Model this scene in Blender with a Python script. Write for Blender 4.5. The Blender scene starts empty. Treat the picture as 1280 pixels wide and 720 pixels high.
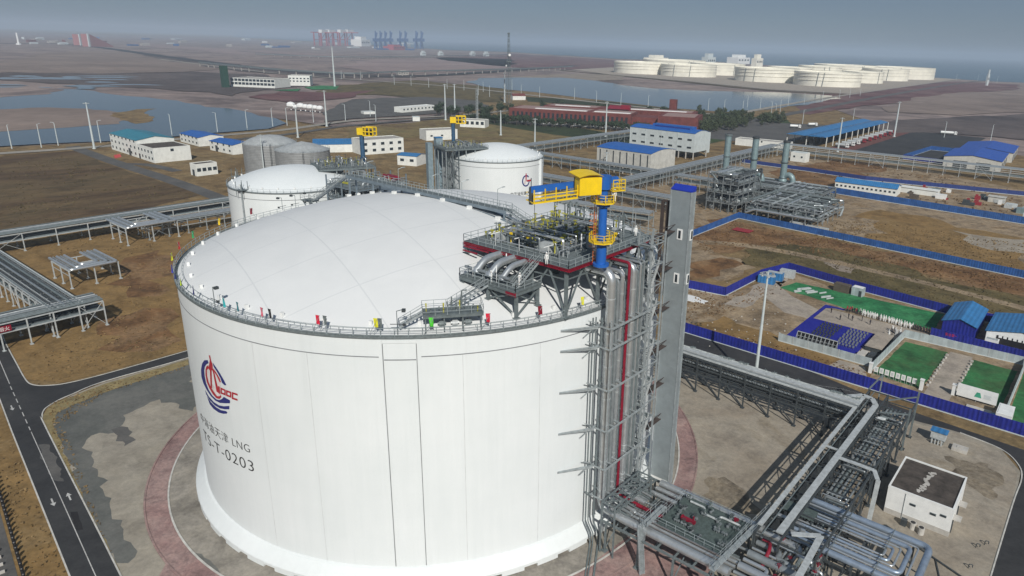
import bpy, bmesh, math, random
from math import sin, cos, pi, radians, sqrt, atan2, tan
from mathutils import Vector, Matrix
from mathutils.geometry import delaunay_2d_cdt
random.seed(7)
S = bpy.context.scene
COL = S.collection

# ---------------------------------------------------------------- camera
# world axes: X runs along the plant grid away from the tank towards the right,
# Y across it; the big tank stands at the origin, metres throughout.
GA = radians(127.0)
FOC, PIT, ROL, PCX, PCY = 866.59, 0.314504, 0.0321778, 724.45, 336.614
def _g(x, y):
    return (x*sin(GA) + y*cos(GA), -x*cos(GA) + y*sin(GA))
TC = (-27.2102, 124.04994)
CAMP = Vector((*_g(-TC[0], -TC[1]), 75.6713))
def _gv(v):
    a = _g(v[0], v[1]); return Vector((a[0], a[1], v[2]))
_F = Vector((0, cos(PIT), -sin(PIT))); _R = Vector((1, 0, 0)); _U = _R.cross(_F)
_R2 = cos(ROL)*_R + sin(ROL)*_U; _U2 = -sin(ROL)*_R + cos(ROL)*_U
CF, CR, CU = _gv(_F), _gv(_R2), _gv(_U2)
cam_d = bpy.data.cameras.new('camera'); cam = bpy.data.objects.new('camera', cam_d); COL.objects.link(cam)
M = Matrix((( CR.x, CU.x, -CF.x, CAMP.x), (CR.y, CU.y, -CF.y, CAMP.y), (CR.z, CU.z, -CF.z, CAMP.z), (0, 0, 0, 1)))
cam.matrix_world = M
cam_d.sensor_width = 36.0; cam_d.lens = FOC/1280*36.0
cam_d.shift_x = -(PCX-640)/1280; cam_d.shift_y = (PCY-360)/1280
cam_d.clip_start = 0.5; cam_d.clip_end = 60000
S.camera = cam
S.render.resolution_x, S.render.resolution_y = 1024, 576

# ---------------------------------------------------------------- light
SUN_EL = radians(36.0)
SH = _g(-0.2164, 0.9763)                     # ground direction the shadows point in
w = bpy.data.worlds.new('World'); S.world = w; w.use_nodes = True
nt = w.node_tree; bg = nt.nodes['Background']
sky = nt.nodes.new('ShaderNodeTexSky'); sky.sky_type = 'NISHITA'; sky.sun_disc = False
sky.sun_elevation = SUN_EL
SV = Vector((-SH[0]*cos(SUN_EL), -SH[1]*cos(SUN_EL), sin(SUN_EL)))   # towards the sun
sky.sun_rotation = atan2(SV.x, SV.y)
sky.altitude = 50; sky.air_density = 1.0; sky.dust_density = 0.3; sky.ozone_density = 2.0
tint = nt.nodes.new('ShaderNodeMix'); tint.data_type = 'RGBA'; tint.blend_type = 'MULTIPLY'; tint.inputs[0].default_value = 1.0
nt.links.new(sky.outputs[0], tint.inputs[6]); tint.inputs[7].default_value = (.47, .60, .80, 1)      # smoggy grey blue autumn sky
smog = nt.nodes.new('ShaderNodeMix'); smog.data_type = 'RGBA'; smog.inputs[0].default_value = .68; smog.inputs[7].default_value = (2.6, 3.4, 4.5, 1)
nt.links.new(tint.outputs[2], smog.inputs[6]); nt.links.new(smog.outputs[2], bg.inputs[0]); bg.inputs[1].default_value = 0.062
sun_d = bpy.data.lights.new('sun', 'SUN'); sun_d.energy = 4.25; sun_d.angle = radians(0.5); sun_d.color = (1.0, 0.962, 0.90)
sun = bpy.data.objects.new('sun', sun_d); COL.objects.link(sun)
sun.rotation_euler = SV.to_track_quat('Z', 'Y').to_euler(); sun.location = (0, 0, 200)
S.view_settings.view_transform = 'Standard'; S.view_settings.look = 'None'
S.view_settings.exposure = 0.0; S.view_settings.gamma = 1.0; S.view_settings.use_curve_mapping = False
S.render.engine = 'CYCLES'
S.cycles.volume_bounces = 1

# ---------------------------------------------------------------- helpers
def G(px, py, z=0.0):
    """point at height z met by the photograph's pixel (1280 wide)"""
    d = CF + CR*((px-PCX)/FOC) - CU*((py-PCY)/FOC)
    t = (z-CAMP.z)/d.z
    return CAMP + d*t
def PXof(p):
    v = Vector(p)-CAMP; wz = v.dot(CF)
    return (PCX+FOC*v.dot(CR)/wz, PCY-FOC*v.dot(CU)/wz)
def HT(b, ty):
    """height of an upright whose foot is at pixel b and whose top is at pixel row ty"""
    g = G(*b); lo, hi = 0.0, 200.0
    for _ in range(40):
        m = (lo+hi)/2
        if PXof((g.x, g.y, m))[1] > ty: lo = m
        else: hi = m
    return lo

def nodes(name):
    m = bpy.data.materials.new(name); m.use_nodes = True
    t = m.node_tree; return m, t, t.nodes['Principled BSDF']
def _coord(t, scale=1.0, sc3=None):
    tc = t.nodes.new('ShaderNodeTexCoord'); mp = t.nodes.new('ShaderNodeMapping')
    t.links.new(tc.outputs['Object'], mp.inputs['Vector'])
    mp.inputs['Scale'].default_value = sc3 if sc3 else (scale, scale, scale)
    return mp.outputs[0]
def _noise(t, vec, scale, detail=4, rough=.6, dist=0.0):
    n = t.nodes.new('ShaderNodeTexNoise'); n.inputs['Scale'].default_value = scale
    n.inputs['Detail'].default_value = detail; n.inputs['Roughness'].default_value = rough
    n.inputs['Distortion'].default_value = dist
    t.links.new(vec, n.inputs['Vector']); return n.outputs['Fac']
def _ramp(t, fac, stops):
    r = t.nodes.new('ShaderNodeValToRGB'); e = r.color_ramp.elements
    while len(e) < len(stops): e.new(0.5)
    for i, (p, c) in enumerate(stops):
        e[i].position = p; e[i].color = (*c, 1) if len(c) == 3 else c
    t.links.new(fac, r.inputs[0]); return r.outputs[0]
def _mix(t, fac, a, b, mode='MIX'):
    n = t.nodes.new('ShaderNodeMix'); n.data_type = 'RGBA'; n.blend_type = mode
    for s, val in ((0, fac), (6, a), (7, b)):
        if hasattr(val, 'is_output'): t.links.new(val, n.inputs[s])
        elif s == 0: n.inputs[0].default_value = val
        else: n.inputs[s].default_value = (*val, 1)
    return n.outputs[2]
def _math(t, op, a, b=None):
    n = t.nodes.new('ShaderNodeMath'); n.operation = op
    for i, val in ((0, a), (1, b)):
        if val is None: continue
        if hasattr(val, 'is_output'): t.links.new(val, n.inputs[i])
        else: n.inputs[i].default_value = val
    return n.outputs[0]
def _bump(t, bs, h, strength, dist=0.05):
    b = t.nodes.new('ShaderNodeBump'); b.inputs['Strength'].default_value = strength; b.inputs['Distance'].default_value = dist
    t.links.new(h, b.inputs['Height']); t.links.new(b.outputs[0], bs.inputs['Normal'])
def mat(name, c, rough=.6, metal=0.0, var=.18, scale=.6, bump=0.0, c2=None, detail=4):
    """plain painted / weathered surface: colour broken by noise"""
    m, t, bs = nodes(name)
    v = _coord(t)
    f = _noise(t, v, scale, detail, .65)
    c2 = c2 or tuple(x*(1-var*1.6) for x in c); c1 = tuple(min(1, x*(1+var*.6)) for x in c)
    col = _ramp(t, f, [(.3, c2), (.68, c1)])
    t.links.new(col, bs.inputs['Base Color'])
    bs.inputs['Roughness'].default_value = rough; bs.inputs['Metallic'].default_value = metal
    rr = _ramp(t, f, [(.2, (min(1, rough+.12),)*3), (.8, (max(.05, rough-.1),)*3)])
    t.links.new(rr, bs.inputs['Roughness'])
    if bump: _bump(t, bs, _noise(t, v, scale*6, 3), bump)
    return m
def ground_mat(name, stops, scale=.05, fine=1.2, finec=.35, rough=.95, stretch=None, bump=.25, detail=7, dist=.6):
    """earth: broad patches from stops, then fine speckle"""
    m, t, bs = nodes(name)
    v = _coord(t, 1, stretch)
    a = _noise(t, v, scale, detail, .68, dist)
    col = _ramp(t, a, stops)
    b = _noise(t, v, fine, 6, .75)
    sp = _ramp(t, b, [(.28, (1-finec,)*3), (.72, (1+finec*.6,)*3)])
    col = _mix(t, 1.0, col, sp, 'MULTIPLY')
    md = _noise(t, v, fine*.14, 9, .78, .3)              # clumps and worn spots a few metres across
    mc = min(.5, finec*1.2)
    col = _mix(t, 1.0, col, _ramp(t, md, [(.36, (1-mc, 1-mc, 1-mc*.95)), (.5, (1, 1, 1)), (.64, (1+mc*.6, 1+mc*.55, 1+mc*.45))]), 'MULTIPLY')
    t.links.new(col, bs.inputs['Base Color']); bs.inputs['Roughness'].default_value = rough
    bs.inputs['Specular IOR Level'].default_value = .2
    _bump(t, bs, b, bump, .3)
    return m
def ribbed(name, c, pitch=.9, axis=0, rough=.45, depth=.5, var=.12, metal=0.0):
    """profiled sheet metal: ribs every pitch metres along the object's axis"""
    m, t, bs = nodes(name)
    tc = t.nodes.new('ShaderNodeTexCoord'); sx = t.nodes.new('ShaderNodeSeparateXYZ')
    t.links.new(tc.outputs['Object'], sx.inputs[0])
    wv = _math(t, 'SINE', _math(t, 'MULTIPLY', sx.outputs[axis], 2*pi/pitch))
    f = _noise(t, tc.outputs['Object'], .35, 5, .7)
    col = _ramp(t, f, [(.3, tuple(x*(1-var*2) for x in c)), (.7, tuple(min(1, x*(1+var)) for x in c))])
    sh = _ramp(t, wv, [(0.0, (.86,)*3), (.3, (1,)*3)])
    t.links.new(_mix(t, 1.0, col, sh, 'MULTIPLY'), bs.inputs['Base Color'])
    bs.inputs['Roughness'].default_value = rough; bs.inputs['Metallic'].default_value = metal
    _bump(t, bs, wv, depth, .06)
    return m

class MB:
    def __init__(s): s.v = []; s.f = []; s.mi = []; s.cur = 0
    def add(s, vs, fs):
        o = len(s.v); s.v += [tuple(p) for p in vs]; s.f += [tuple(i+o for i in q) for q in fs]; s.mi += [s.cur]*len(fs)
        return s
    def box(s, c, d, rz=0.0):
        hx, hy, hz = d[0]/2, d[1]/2, d[2]/2; ca, sa = cos(rz), sin(rz); vs = []
        for z in (-hz, hz):
            for x, y in ((-hx, -hy), (hx, -hy), (hx, hy), (-hx, hy)):
                vs.append((c[0]+x*ca-y*sa, c[1]+x*sa+y*ca, c[2]+z))
        return s.add(vs, [(3, 2, 1, 0), (4, 5, 6, 7), (0, 1, 5, 4), (1, 2, 6, 5), (2, 3, 7, 6), (3, 0, 4, 7)])
    def b2(s, lo, hi):
        return s.box([(a+b)/2 for a, b in zip(lo, hi)], [abs(b-a) for a, b in zip(lo, hi)])
    def beam(s, p, q, w, h=None):
        p, q = Vector(p), Vector(q); h = h or w; d = q-p
        if d.length < 1e-6: return s
        d.normalize(); up = Vector((0, 0, 1)) if abs(d.z) < .99 else Vector((1, 0, 0))
        a = d.cross(up).normalized(); b = a.cross(d)
        vs = []
        for e in (p, q):
            for x, y in ((-w/2, -h/2), (w/2, -h/2), (w/2, h/2), (-w/2, h/2)): vs.append(e+a*x+b*y)
        return s.add(vs, [(3, 2, 1, 0), (4, 5, 6, 7), (0, 1, 5, 4), (1, 2, 6, 5), (2, 3, 7, 6), (3, 0, 4, 7)])
    def tube(s, pts, r, n=8, cap=True):
        P = [Vector(p) for p in pts]; P = [p for i, p in enumerate(P) if i == 0 or (p-P[i-1]).length > 1e-5]
        if len(P) < 2: return s
        d0 = (P[1]-P[0]).normalized(); up = Vector((0, 0, 1)) if abs(d0.z) < .95 else Vector((1, 0, 0))
        a = d0.cross(up).normalized(); rings = []
        for i, p in enumerate(P):
            if i == 0: t = d0; k = 1
            elif i == len(P)-1: t = (P[-1]-P[-2]).normalized(); k = 1
            else:
                e1 = (p-P[i-1]).normalized(); e2 = (P[i+1]-p).normalized(); t = (e1+e2)
                if t.length < 1e-4: t = e1
                t.normalize()
            a = (a-t*a.dot(t)); a = a.normalized() if a.length > 1e-5 else t.orthogonal().normalized()
            b = t.cross(a); rr = r[i] if isinstance(r, (list, tuple)) else r
            rings.append([p+(a*cos(2*pi*j/n)+b*sin(2*pi*j/n))*rr for j in range(n)])
        vs = [q for g in rings for q in g]; fs = []
        for i in range(len(P)-1):
            for j in range(n):
                k = (j+1) % n; fs.append((i*n+j, i*n+k, (i+1)*n+k, (i+1)*n+j))
        if cap: fs += [tuple(reversed(range(n))), tuple(range((len(P)-1)*n, len(P)*n))]
        return s.add(vs, fs)
    def pipe(s, pts, r, n=8, bend=None):
        """tube with rounded corners"""
        P = [Vector(p) for p in pts]; bend = bend or r*2.2; out = [P[0]]
        for i in range(1, len(P)-1):
            e1 = P[i-1]-P[i]; e2 = P[i+1]-P[i]; bl = min(bend, e1.length*.48, e2.length*.48)
            A = P[i]+e1.normalized()*bl; B = P[i]+e2.normalized()*bl
            for k in range(6):
                u = k/5; out.append(A*(1-u)**2+P[i]*2*u*(1-u)+B*u*u)
        out.append(P[-1]); return s.tube(out, r, n)
    def prism(s, poly, z0, z1):
        n = len(poly); a = sum(poly[i][0]*poly[(i+1) % n][1]-poly[(i+1) % n][0]*poly[i][1] for i in range(n))
        if a < 0: poly = list(reversed(poly))
        vs = [(p[0], p[1], z0) for p in poly]+[(p[0], p[1], z1) for p in poly]
        fs = [tuple(reversed(range(n))), tuple(range(n, 2*n))]+[(i, (i+1) % n, n+(i+1) % n, n+i) for i in range(n)]
        return s.add(vs, fs)
    def lathe(s, prof, n=48, c=(0, 0, 0), a0=0, a1=2*pi):
        full = abs(a1-a0-2*pi) < 1e-6; m = n if full else n+1; vs = []
        for r, z in prof:
            for j in range(m):
                t = a0+(a1-a0)*j/n; vs.append((c[0]+r*cos(t), c[1]+r*sin(t), c[2]+z))
        fs = []
        for i in range(len(prof)-1):
            for j in range(n):
                k = (j+1) % m; fs.append((i*m+j, i*m+k, (i+1)*m+k, (i+1)*m+j))
        return s.add(vs, fs)
    def ball(s, c, r, n=8, sq=1.0):
        return s.lathe([(max(.001, r*sin(pi*i/(n//2+1)))*1.0, -r*sq*cos(pi*i/(n//2+1))) for i in range(n//2+2)], n, c)
    def build(s, name, m, parent=None, smooth=False, local=False, base=None):
        """local: vertices are already in the parent's frame; otherwise they are world coordinates"""
        me = bpy.data.meshes.new(name)
        vs = [Vector(p) for p in s.v]; o = bpy.data.objects.new(name, me)
        if parent is not None:
            if not local:
                inv = WM[parent.name].inverted(); vs = [inv @ p for p in vs]
            o.parent = parent; WM[o.name] = WM[parent.name]; _kids.setdefault(parent.name, []).append(o)
        else:
            if base is None:
                xs = [p.x for p in vs]; ys = [p.y for p in vs]; zs = [p.z for p in vs]
                base = Vector(((min(xs)+max(xs))/2, (min(ys)+max(ys))/2, min(zs)))
            base = Vector(base); o.location = base; WM[o.name] = Matrix.Translation(base)
            if not local: vs = [p-base for p in vs]
        me.from_pydata(vs, [], s.f)
        for mm in (m if isinstance(m, (list, tuple)) else [m]): me.materials.append(mm)
        if isinstance(m, (list, tuple)): me.polygons.foreach_set('material_index', s.mi)
        if smooth:
            me.polygons.foreach_set('use_smooth', [True]*len(me.polygons))
            try: me.set_sharp_from_angle(angle=radians(40))
            except Exception: pass
        me.update(); COL.objects.link(o); return o
WM = {}
def tag(o, label=None, cat=None, group=None, kind=None):
    if label: o['label'] = label
    if cat: o['category'] = cat
    if group: o['group'] = group
    if kind: o['kind'] = kind
    return o
def thing(name, label, cat, loc=(0, 0, 0), rz=0.0, group=None):
    o = bpy.data.objects.new(name, None); COL.objects.link(o); o.empty_display_size = .5
    o.location = loc; o.rotation_euler = (0, 0, rz)
    WM[o.name] = Matrix.Translation(Vector(loc)) @ Matrix.Rotation(rz, 4, 'Z')
    return tag(o, label, cat, group)
def copy_tree(o, loc=None, rz=None, label=None, parent=None, scale=None):
    c = o.copy(); COL.objects.link(c)
    if parent is not None:
        c.parent = parent; _kids.setdefault(parent.name, []).append(c)
    if loc is not None: c.location = loc
    if rz is not None: c.rotation_euler = (0, 0, rz)
    if scale is not None: c.scale = (scale,)*3
    if label: c['label'] = label
    WM[c.name] = Matrix.Translation(c.location) @ Matrix.Rotation(c.rotation_euler.z, 4, 'Z')
    for ch in KIDS(o): copy_tree(ch, parent=c)
    return c
_kids = {}
def KIDS(o): return list(_kids.get(o.name, []))
def struct(name, mb, m, kind='structure', **k):
    o = mb.build(name, m, base=(0, 0, 0), **k); o['kind'] = kind; return o
def ragged(pts, amp, step, closed=True, seed=1):
    """subdivide an outline and jitter it so that shores and field edges wander"""
    rnd = random.Random(seed); out = []; n = len(pts)
    for i in range(n if closed else n-1):
        a, b = Vector(pts[i][:2]), Vector(pts[(i+1) % n][:2]); L = (b-a).length; k = max(1, min(60, int(L/step)))
        nrm = Vector((-(b-a).y, (b-a).x)).normalized() if L > 0 else Vector((0, 0)); ph = rnd.random()*6
        for j in range(k):
            u = j/k; q = a.lerp(b, u); f = sin(pi*u) if k > 1 else 0
            q = q+nrm*amp*f*(sin(u*k*.9+ph)*.6+rnd.uniform(-.7, .7)); out.append((q.x, q.y))
    return out
def sheet(name, pts, z, m, amp=0, step=5, seed=1):
    """flat ground sheet: pts are world xy"""
    if amp: pts = ragged(pts, amp, step, True, seed)
    cv, _, cf, _, _, _ = delaunay_2d_cdt([Vector((p[0], p[1])) for p in pts], [], [list(range(len(pts)))], 1, 1e-5)
    bm = bmesh.new(); vs = [bm.verts.new((p.x, p.y, z)) for p in cv]
    for q in cf:
        try: bm.faces.new([vs[i] for i in q])
        except ValueError: pass
    bm.normal_update()
    for fc in bm.faces:
        if fc.normal.z < 0: fc.normal_flip()
    for ax in (0, 1):                                   # keep triangles small: huge ones lose precision
        lo = min(p[ax] for p in pts); hi = max(p[ax] for p in pts); st = max(90.0, (hi-lo)/14); k = lo+st
        while k < hi:
            no = (1, 0, 0) if ax == 0 else (0, 1, 0); co = (k, 0, 0) if ax == 0 else (0, k, 0)
            bmesh.ops.bisect_plane(bm, geom=bm.verts[:]+bm.edges[:]+bm.faces[:], plane_co=co, plane_no=no); k += st
    me = bpy.data.meshes.new(name); bm.to_mesh(me); bm.free(); me.materials.append(m)
    o = bpy.data.objects.new(name, me); COL.objects.link(o); o['kind'] = 'structure'; return o
def psheet(name, px, z, m, amp=0, step=5, seed=1):
    return sheet(name, [G(*p)[:2] for p in px], z, m, amp, step, seed)

# ---------------------------------------------------------------- materials
def tank_white():
    m, t, bs = nodes('tank_white')
    tc = t.nodes.new('ShaderNodeTexCoord'); mp = t.nodes.new('ShaderNodeMapping'); mp.inputs['Scale'].default_value = (1, 1, .05)
    t.links.new(tc.outputs['Object'], mp.inputs[0])
    a = _noise(t, mp.outputs[0], 1.1, 5, .7); b = _noise(t, tc.outputs['Object'], .09, 4, .6)
    c1 = _ramp(t, a, [(.25, (.69, .725, .725)), (.6, (.725, .757, .757))])
    c2 = _ramp(t, b, [(.3, (.93, .94, .94)), (.7, (1, 1, 1))])
    col = _mix(t, 1.0, c1, c2, 'MULTIPLY')
    sx = t.nodes.new('ShaderNodeSeparateXYZ'); t.links.new(tc.outputs['Object'], sx.inputs[0])
    mp2 = t.nodes.new('ShaderNodeMapping'); mp2.inputs['Scale'].default_value = (1, 1, .015); t.links.new(tc.outputs['Object'], mp2.inputs[0])
    st = _ramp(t, _noise(t, mp2.outputs[0], 2.6, 6, .8), [(.54, (0, 0, 0)), (.70, (1, 1, 1))])          # rain streaks
    up = t.nodes.new('ShaderNodeMapRange'); up.inputs['From Min'].default_value = 22; up.inputs['From Max'].default_value = 38; t.links.new(sx.outputs[2], up.inputs[0])
    col = _mix(t, _math(t, 'MULTIPLY', _math(t, 'MULTIPLY', st, up.outputs[0]), .16), col, (.47, .46, .42))
    dn = t.nodes.new('ShaderNodeMapRange'); dn.inputs['From Min'].default_value = 7; dn.inputs['From Max'].default_value = 0; t.links.new(sx.outputs[2], dn.inputs[0])
    col = _mix(t, _math(t, 'MULTIPLY', _math(t, 'MULTIPLY', _noise(t, tc.outputs['Object'], .7, 6, .7), dn.outputs[0]), .16), col, (.42, .38, .31))   # splashed dirt at the foot
    ln = _math(t, 'LESS_THAN', _math(t, 'FRACT', _math(t, 'DIVIDE', sx.outputs[2], 3.75)), .012)
    col = _mix(t, _math(t, 'MULTIPLY', ln, .10), col, (.45, .46, .46))                                    # pour joints
    t.links.new(col, bs.inputs['Base Color']); bs.inputs['Roughness'].default_value = .55
    return m
def dome_mat():
    m, t, bs = nodes('dome_white')
    tc = t.nodes.new('ShaderNodeTexCoord'); sx = t.nodes.new('ShaderNodeSeparateXYZ')
    rot = t.nodes.new('ShaderNodeMapping'); rot.inputs['Rotation'].default_value = (0, 0, radians(16))
    t.links.new(tc.outputs['Object'], rot.inputs[0]); t.links.new(rot.outputs[0], sx.inputs[0])
    lines = None
    for ax in (0, 1):
        fr = _math(t, 'FRACT', _math(t, 'DIVIDE', _math(t, 'ADD', sx.outputs[ax], 103.0), 11.5))
        ln = _math(t, 'LESS_THAN', fr, .017)
        lines = ln if lines is None else _math(t, 'MAXIMUM', lines, ln)
    b = _noise(t, tc.outputs['Object'], .16, 6, .7, .4)
    base = _ramp(t, b, [(.3, (.645, .66, .655)), (.7, (.695, .708, .70))])
    d = _math(t, 'MULTIPLY', lines, .25)
    t.links.new(_mix(t, d, base, (.36, .39, .41)), bs.inputs['Base Color']); bs.inputs['Roughness'].default_value = .6
    return m
MT = {}
MT['tank'] = tank_white(); MT['dome'] = dome_mat()
MT['white'] = mat('white_paint', (.76, .77, .75), .5, var=.08)
MT['seam'] = mat('seam_grey', (.22, .23, .24), .7)
MT['galv'] = mat('galvanised_steel', (.36, .40, .41), .5, .25, var=.2, scale=1.5)
MT['galvl'] = mat('pale_galvanised_steel', (.50, .53, .53), .5, .2, var=.18, scale=1.2)
MT['steel'] = mat('grey_painted_steel', (.15, .18, .185), .55, .1, var=.2, scale=1.5)
MT['steeld'] = mat('dark_painted_steel', (.055, .065, .07), .6, .1, var=.25, scale=1.5)
MT['grate'] = mat('steel_grating', (.17, .20, .205), .7, .2, var=.25, scale=3)
MT['silver'] = mat('aluminium_cladding', (.62, .65, .66), .34, .75, var=.14, scale=.8)
MT['silverb'] = mat('bluish_cladding', (.36, .44, .54), .38, .6, var=.18, scale=.8)
MT['pipeg'] = mat('grey_pipe_cladding', (.30, .33, .34), .42, .45, var=.2, scale=.8)
MT['red'] = mat('red_paint', (.22, .007, .024), .45, var=.2)
MT['redb'] = mat('bright_red_paint', (.55, .03, .03), .5, var=.15)
MT['yellow'] = mat('yellow_paint', (.80, .55, .012), .42, var=.1)
MT['yelgr'] = mat('yellow_green_valve_paint', (.42, .40, .05), .5, var=.35, scale=1)
MT['blue'] = mat('crane_blue_paint', (.014, .11, .42), .4, var=.12)
MT['navy'] = mat('navy_paint', (.018, .025, .17), .5, var=.1)
MT['logor'] = mat('emblem_red', (.42, .02, .035), .5, var=.1)
MT['black'] = mat('black_paint', (.015, .015, .017), .5, var=.1)
MT['orange'] = mat('orange_paint', (.60, .16, .03), .5)
MT['conc'] = mat('concrete', (.36, .34, .31), .9, var=.2, scale=.5, bump=.2, detail=7)
MT['concl'] = mat('pale_concrete', (.47, .45, .41), .9, var=.18, scale=.5, bump=.2, detail=7)
MT['glass'] = mat('dark_window_glass', (.03, .04, .05), .15, var=.3)
MT['lift'] = mat('lift_tower_cladding', (.35, .395, .41), .42, .4, var=.13, scale=.35, detail=6)
MT['bluetop'] = mat('deep_blue_sheet', (.012, .035, .36), .45, var=.1)
MT['roofb'] = ribbed('blue_roof_sheet', (.018, .12, .43), 1.0, 0)
MT['rooft'] = ribbed('teal_roof_sheet', (.035, .22, .30), 1.0, 0)
MT['roofl'] = ribbed('light_blue_roof_sheet', (.035, .185, .42), 1.1, 0)
MT['wallw'] = mat('white_wall_render', (.70, .71, .67), .8, var=.1, scale=.4, detail=6)
MT['wallg'] = mat('pale_grey_wall', (.50, .55, .55), .7, var=.1, scale=.4)
MT['wallc'] = ribbed('cream_wall_panels', (.56, .55, .50), .6, 0, .6, .25)
MT['fenceb'] = ribbed('blue_fence_sheet', (.028, .11, .34), .9, 0, .5, .5, .22)
MT['fenced'] = ribbed('deep_blue_fence_sheet', (.016, .026, .27), .9, 0, .5, .5, .2)
MT['fencew'] = ribbed('pale_fence_sheet', (.40, .46, .47), 2.4, 0, .6, .3)
MT['silo'] = ribbed('corrugated_grey_steel', (.30, .31, .31), .9, 2, .5, .5, metal=.2)
MT['silor'] = mat('domed_grey_roof', (.40, .42, .42), .55, .1, var=.15, scale=.4)
MT['oil'] = mat('cream_oil_tank_paint', (.80, .77, .66), .6, var=.1, scale=.05)
MT['teal'] = mat('grey_green_duct', (.21, .29, .30), .5, .2, var=.15)
MT['roofbr'] = mat('brown_bitumen_roof', (.075, .062, .052), .9, var=.4, scale=.6, bump=.2, detail=8)
MT['brick'] = mat('dark_red_brick', (.15, .038, .032), .85, var=.25, scale=.25, detail=7)
MT['skin'] = mat('skin', (.42, .26, .18), .6)
MT['coat'] = mat('white_overalls', (.75, .76, .74), .8, var=.08, scale=4)
MT['dkcoat'] = mat('dark_clothes', (.025, .025, .035), .8, scale=4)
MT['rdcoat'] = mat('red_clothes', (.28, .02, .03), .8, scale=4)
MT['rail'] = mat('railing_steel', (.34, .39, .40), .5, .2, scale=2)
MT['leaf'] = mat('dark_green_leaves', (.035, .060, .026), .8, var=.5, scale=.8)
MT['leafo'] = mat('olive_green_leaves', (.055, .075, .03), .8, var=.5, scale=.8)
MT['bark'] = mat('bark', (.10, .08, .06), .9)
MT['crred'] = mat('pale_red_crane_paint', (.36, .07, .09), .6)
MT['crblue'] = mat('port_crane_blue', (.03, .10, .26), .6)
MT['line'] = mat('road_line_white', (.48, .48, .46), .7, var=.25, scale=1.5)
MT['kerb'] = mat('kerb_stone', (.52, .51, .47), .9, var=.2, scale=.8)

GM = {}
GM['earth'] = ground_mat('earth', [(.30, (.11, .074, .038)), (.42, (.17, .115, .054)), (.52, (.23, .162, .080)), (.60, (.19, .14, .070)), (.72, (.145, .092, .043))], .03, .9, .4)
GM['dry'] = ground_mat('dry_grass', [(.28, (.135, .084, .036)), (.40, (.195, .122, .048)), (.50, (.245, .158, .066)), (.58, (.21, .136, .056)), (.70, (.27, .185, .088)), (.8, (.17, .105, .046))], .045, 1.1, .30)
GM['darkgrass'] = ground_mat('dark_dry_grass', [(.28, (.060, .040, .025)), (.42, (.098, .064, .035)), (.54, (.128, .090, .047)), (.62, (.098, .072, .038)), (.75, (.115, .080, .046))], .028, .8, .38, stretch=(1.0, .35, 1))
GM['mud'] = ground_mat('mudflat', [(.28, (.10, .080, .076)), (.42, (.19, .148, .135)), (.52, (.28, .222, .20)), (.6, (.16, .128, .12)), (.74, (.24, .175, .16))], .0045, .05, .3, stretch=(1, 1, 1), bump=.05)
GM['mudred'] = ground_mat('reddish_mudflat', [(.3, (.075, .034, .036)), (.48, (.135, .066, .066)), (.7, (.20, .14, .125))], .010, .08, .3, bump=.05)
GM['sandl'] = ground_mat('pale_sand', [(.3, (.19, .155, .125)), (.5, (.25, .21, .17)), (.7, (.31, .265, .215))], .03, .6, .2)
GM['bare'] = ground_mat('bare_soil', [(.26, (.15, .105, .06)), (.40, (.235, .175, .11)), (.52, (.31, .24, .16)), (.60, (.21, .145, .08)), (.75, (.26, .20, .13))], .06, 1.0, .4)
GM['pad'] = ground_mat('plant_pad', [(.26, (.22, .185, .14)), (.42, (.29, .252, .20)), (.55, (.325, .29, .235)), (.64, (.26, .222, .168)), (.74, (.175, .14, .10))], .055, 1.3, .22, bump=.12)
GM['pads'] = ground_mat('stained_pad', [(.28, (.215, .192, .155)), (.45, (.285, .258, .21)), (.58, (.325, .297, .245)), (.72, (.24, .215, .175))], .06, 1.2, .18, bump=.12)
GM['padgrey'] = ground_mat('grey_stained_concrete', [(.28, (.088, .092, .086)), (.45, (.115, .12, .112)), (.6, (.15, .15, .138)), (.72, (.10, .102, .096))], .07, 1.2, .18, bump=.1)
GM['verge'] = ground_mat('yellowed_verge', [(.3, (.19, .15, .07)), (.5, (.27, .215, .105)), (.7, (.21, .18, .10))], .15, 1.4, .3)
GM['brickpave'] = ground_mat('red_brick_paving', [(.28, (.215, .145, .135)), (.45, (.285, .185, .172)), (.58, (.32, .23, .21)), (.72, (.26, .165, .155))], .10, 1.4, .35, bump=.12)
GM['asph'] = ground_mat('asphalt', [(.3, (.032, .033, .035)), (.5, (.043, .044, .046)), (.7, (.060, .060, .060))], .08, 3, .15, .85, bump=.08)
GM['asphl'] = ground_mat('worn_asphalt', [(.3, (.075, .074, .072)), (.5, (.10, .098, .094)), (.7, (.13, .125, .118))], .06, 3, .15, .9, bump=.08)
GM['road'] = ground_mat('pale_road', [(.3, (.25, .235, .20)), (.7, (.34, .315, .275))], .05, 1, .15)
GM['green'] = ground_mat('green_netting', [(.28, (.02, .10, .04)), (.45, (.03, .18, .07)), (.6, (.05, .22, .09)), (.75, (.07, .13, .06))], .07, .8, .4)
GM['grassy'] = ground_mat('thin_green_lawn', [(.26, (.10, .085, .05)), (.42, (.05, .115, .045)), (.60, (.035, .17, .06)), (.75, (.06, .13, .05))], .06, .8, .35)
GM['olive'] = ground_mat('olive_scrub', [(.3, (.06, .05, .024)), (.45, (.10, .082, .036)), (.56, (.14, .108, .05)), (.7, (.085, .078, .036))], .03, .7, .4)
GM['rust'] = ground_mat('rust_brown_scrub', [(.3, (.10, .058, .030)), (.46, (.18, .098, .044)), (.58, (.23, .145, .075)), (.7, (.15, .085, .04))], .06, .7, .45)
GM['pslab'] = ground_mat('pale_slab', [(.28, (.27, .232, .19)), (.5, (.36, .315, .262)), (.7, (.30, .265, .215))], .10, 1.2, .22)
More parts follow.
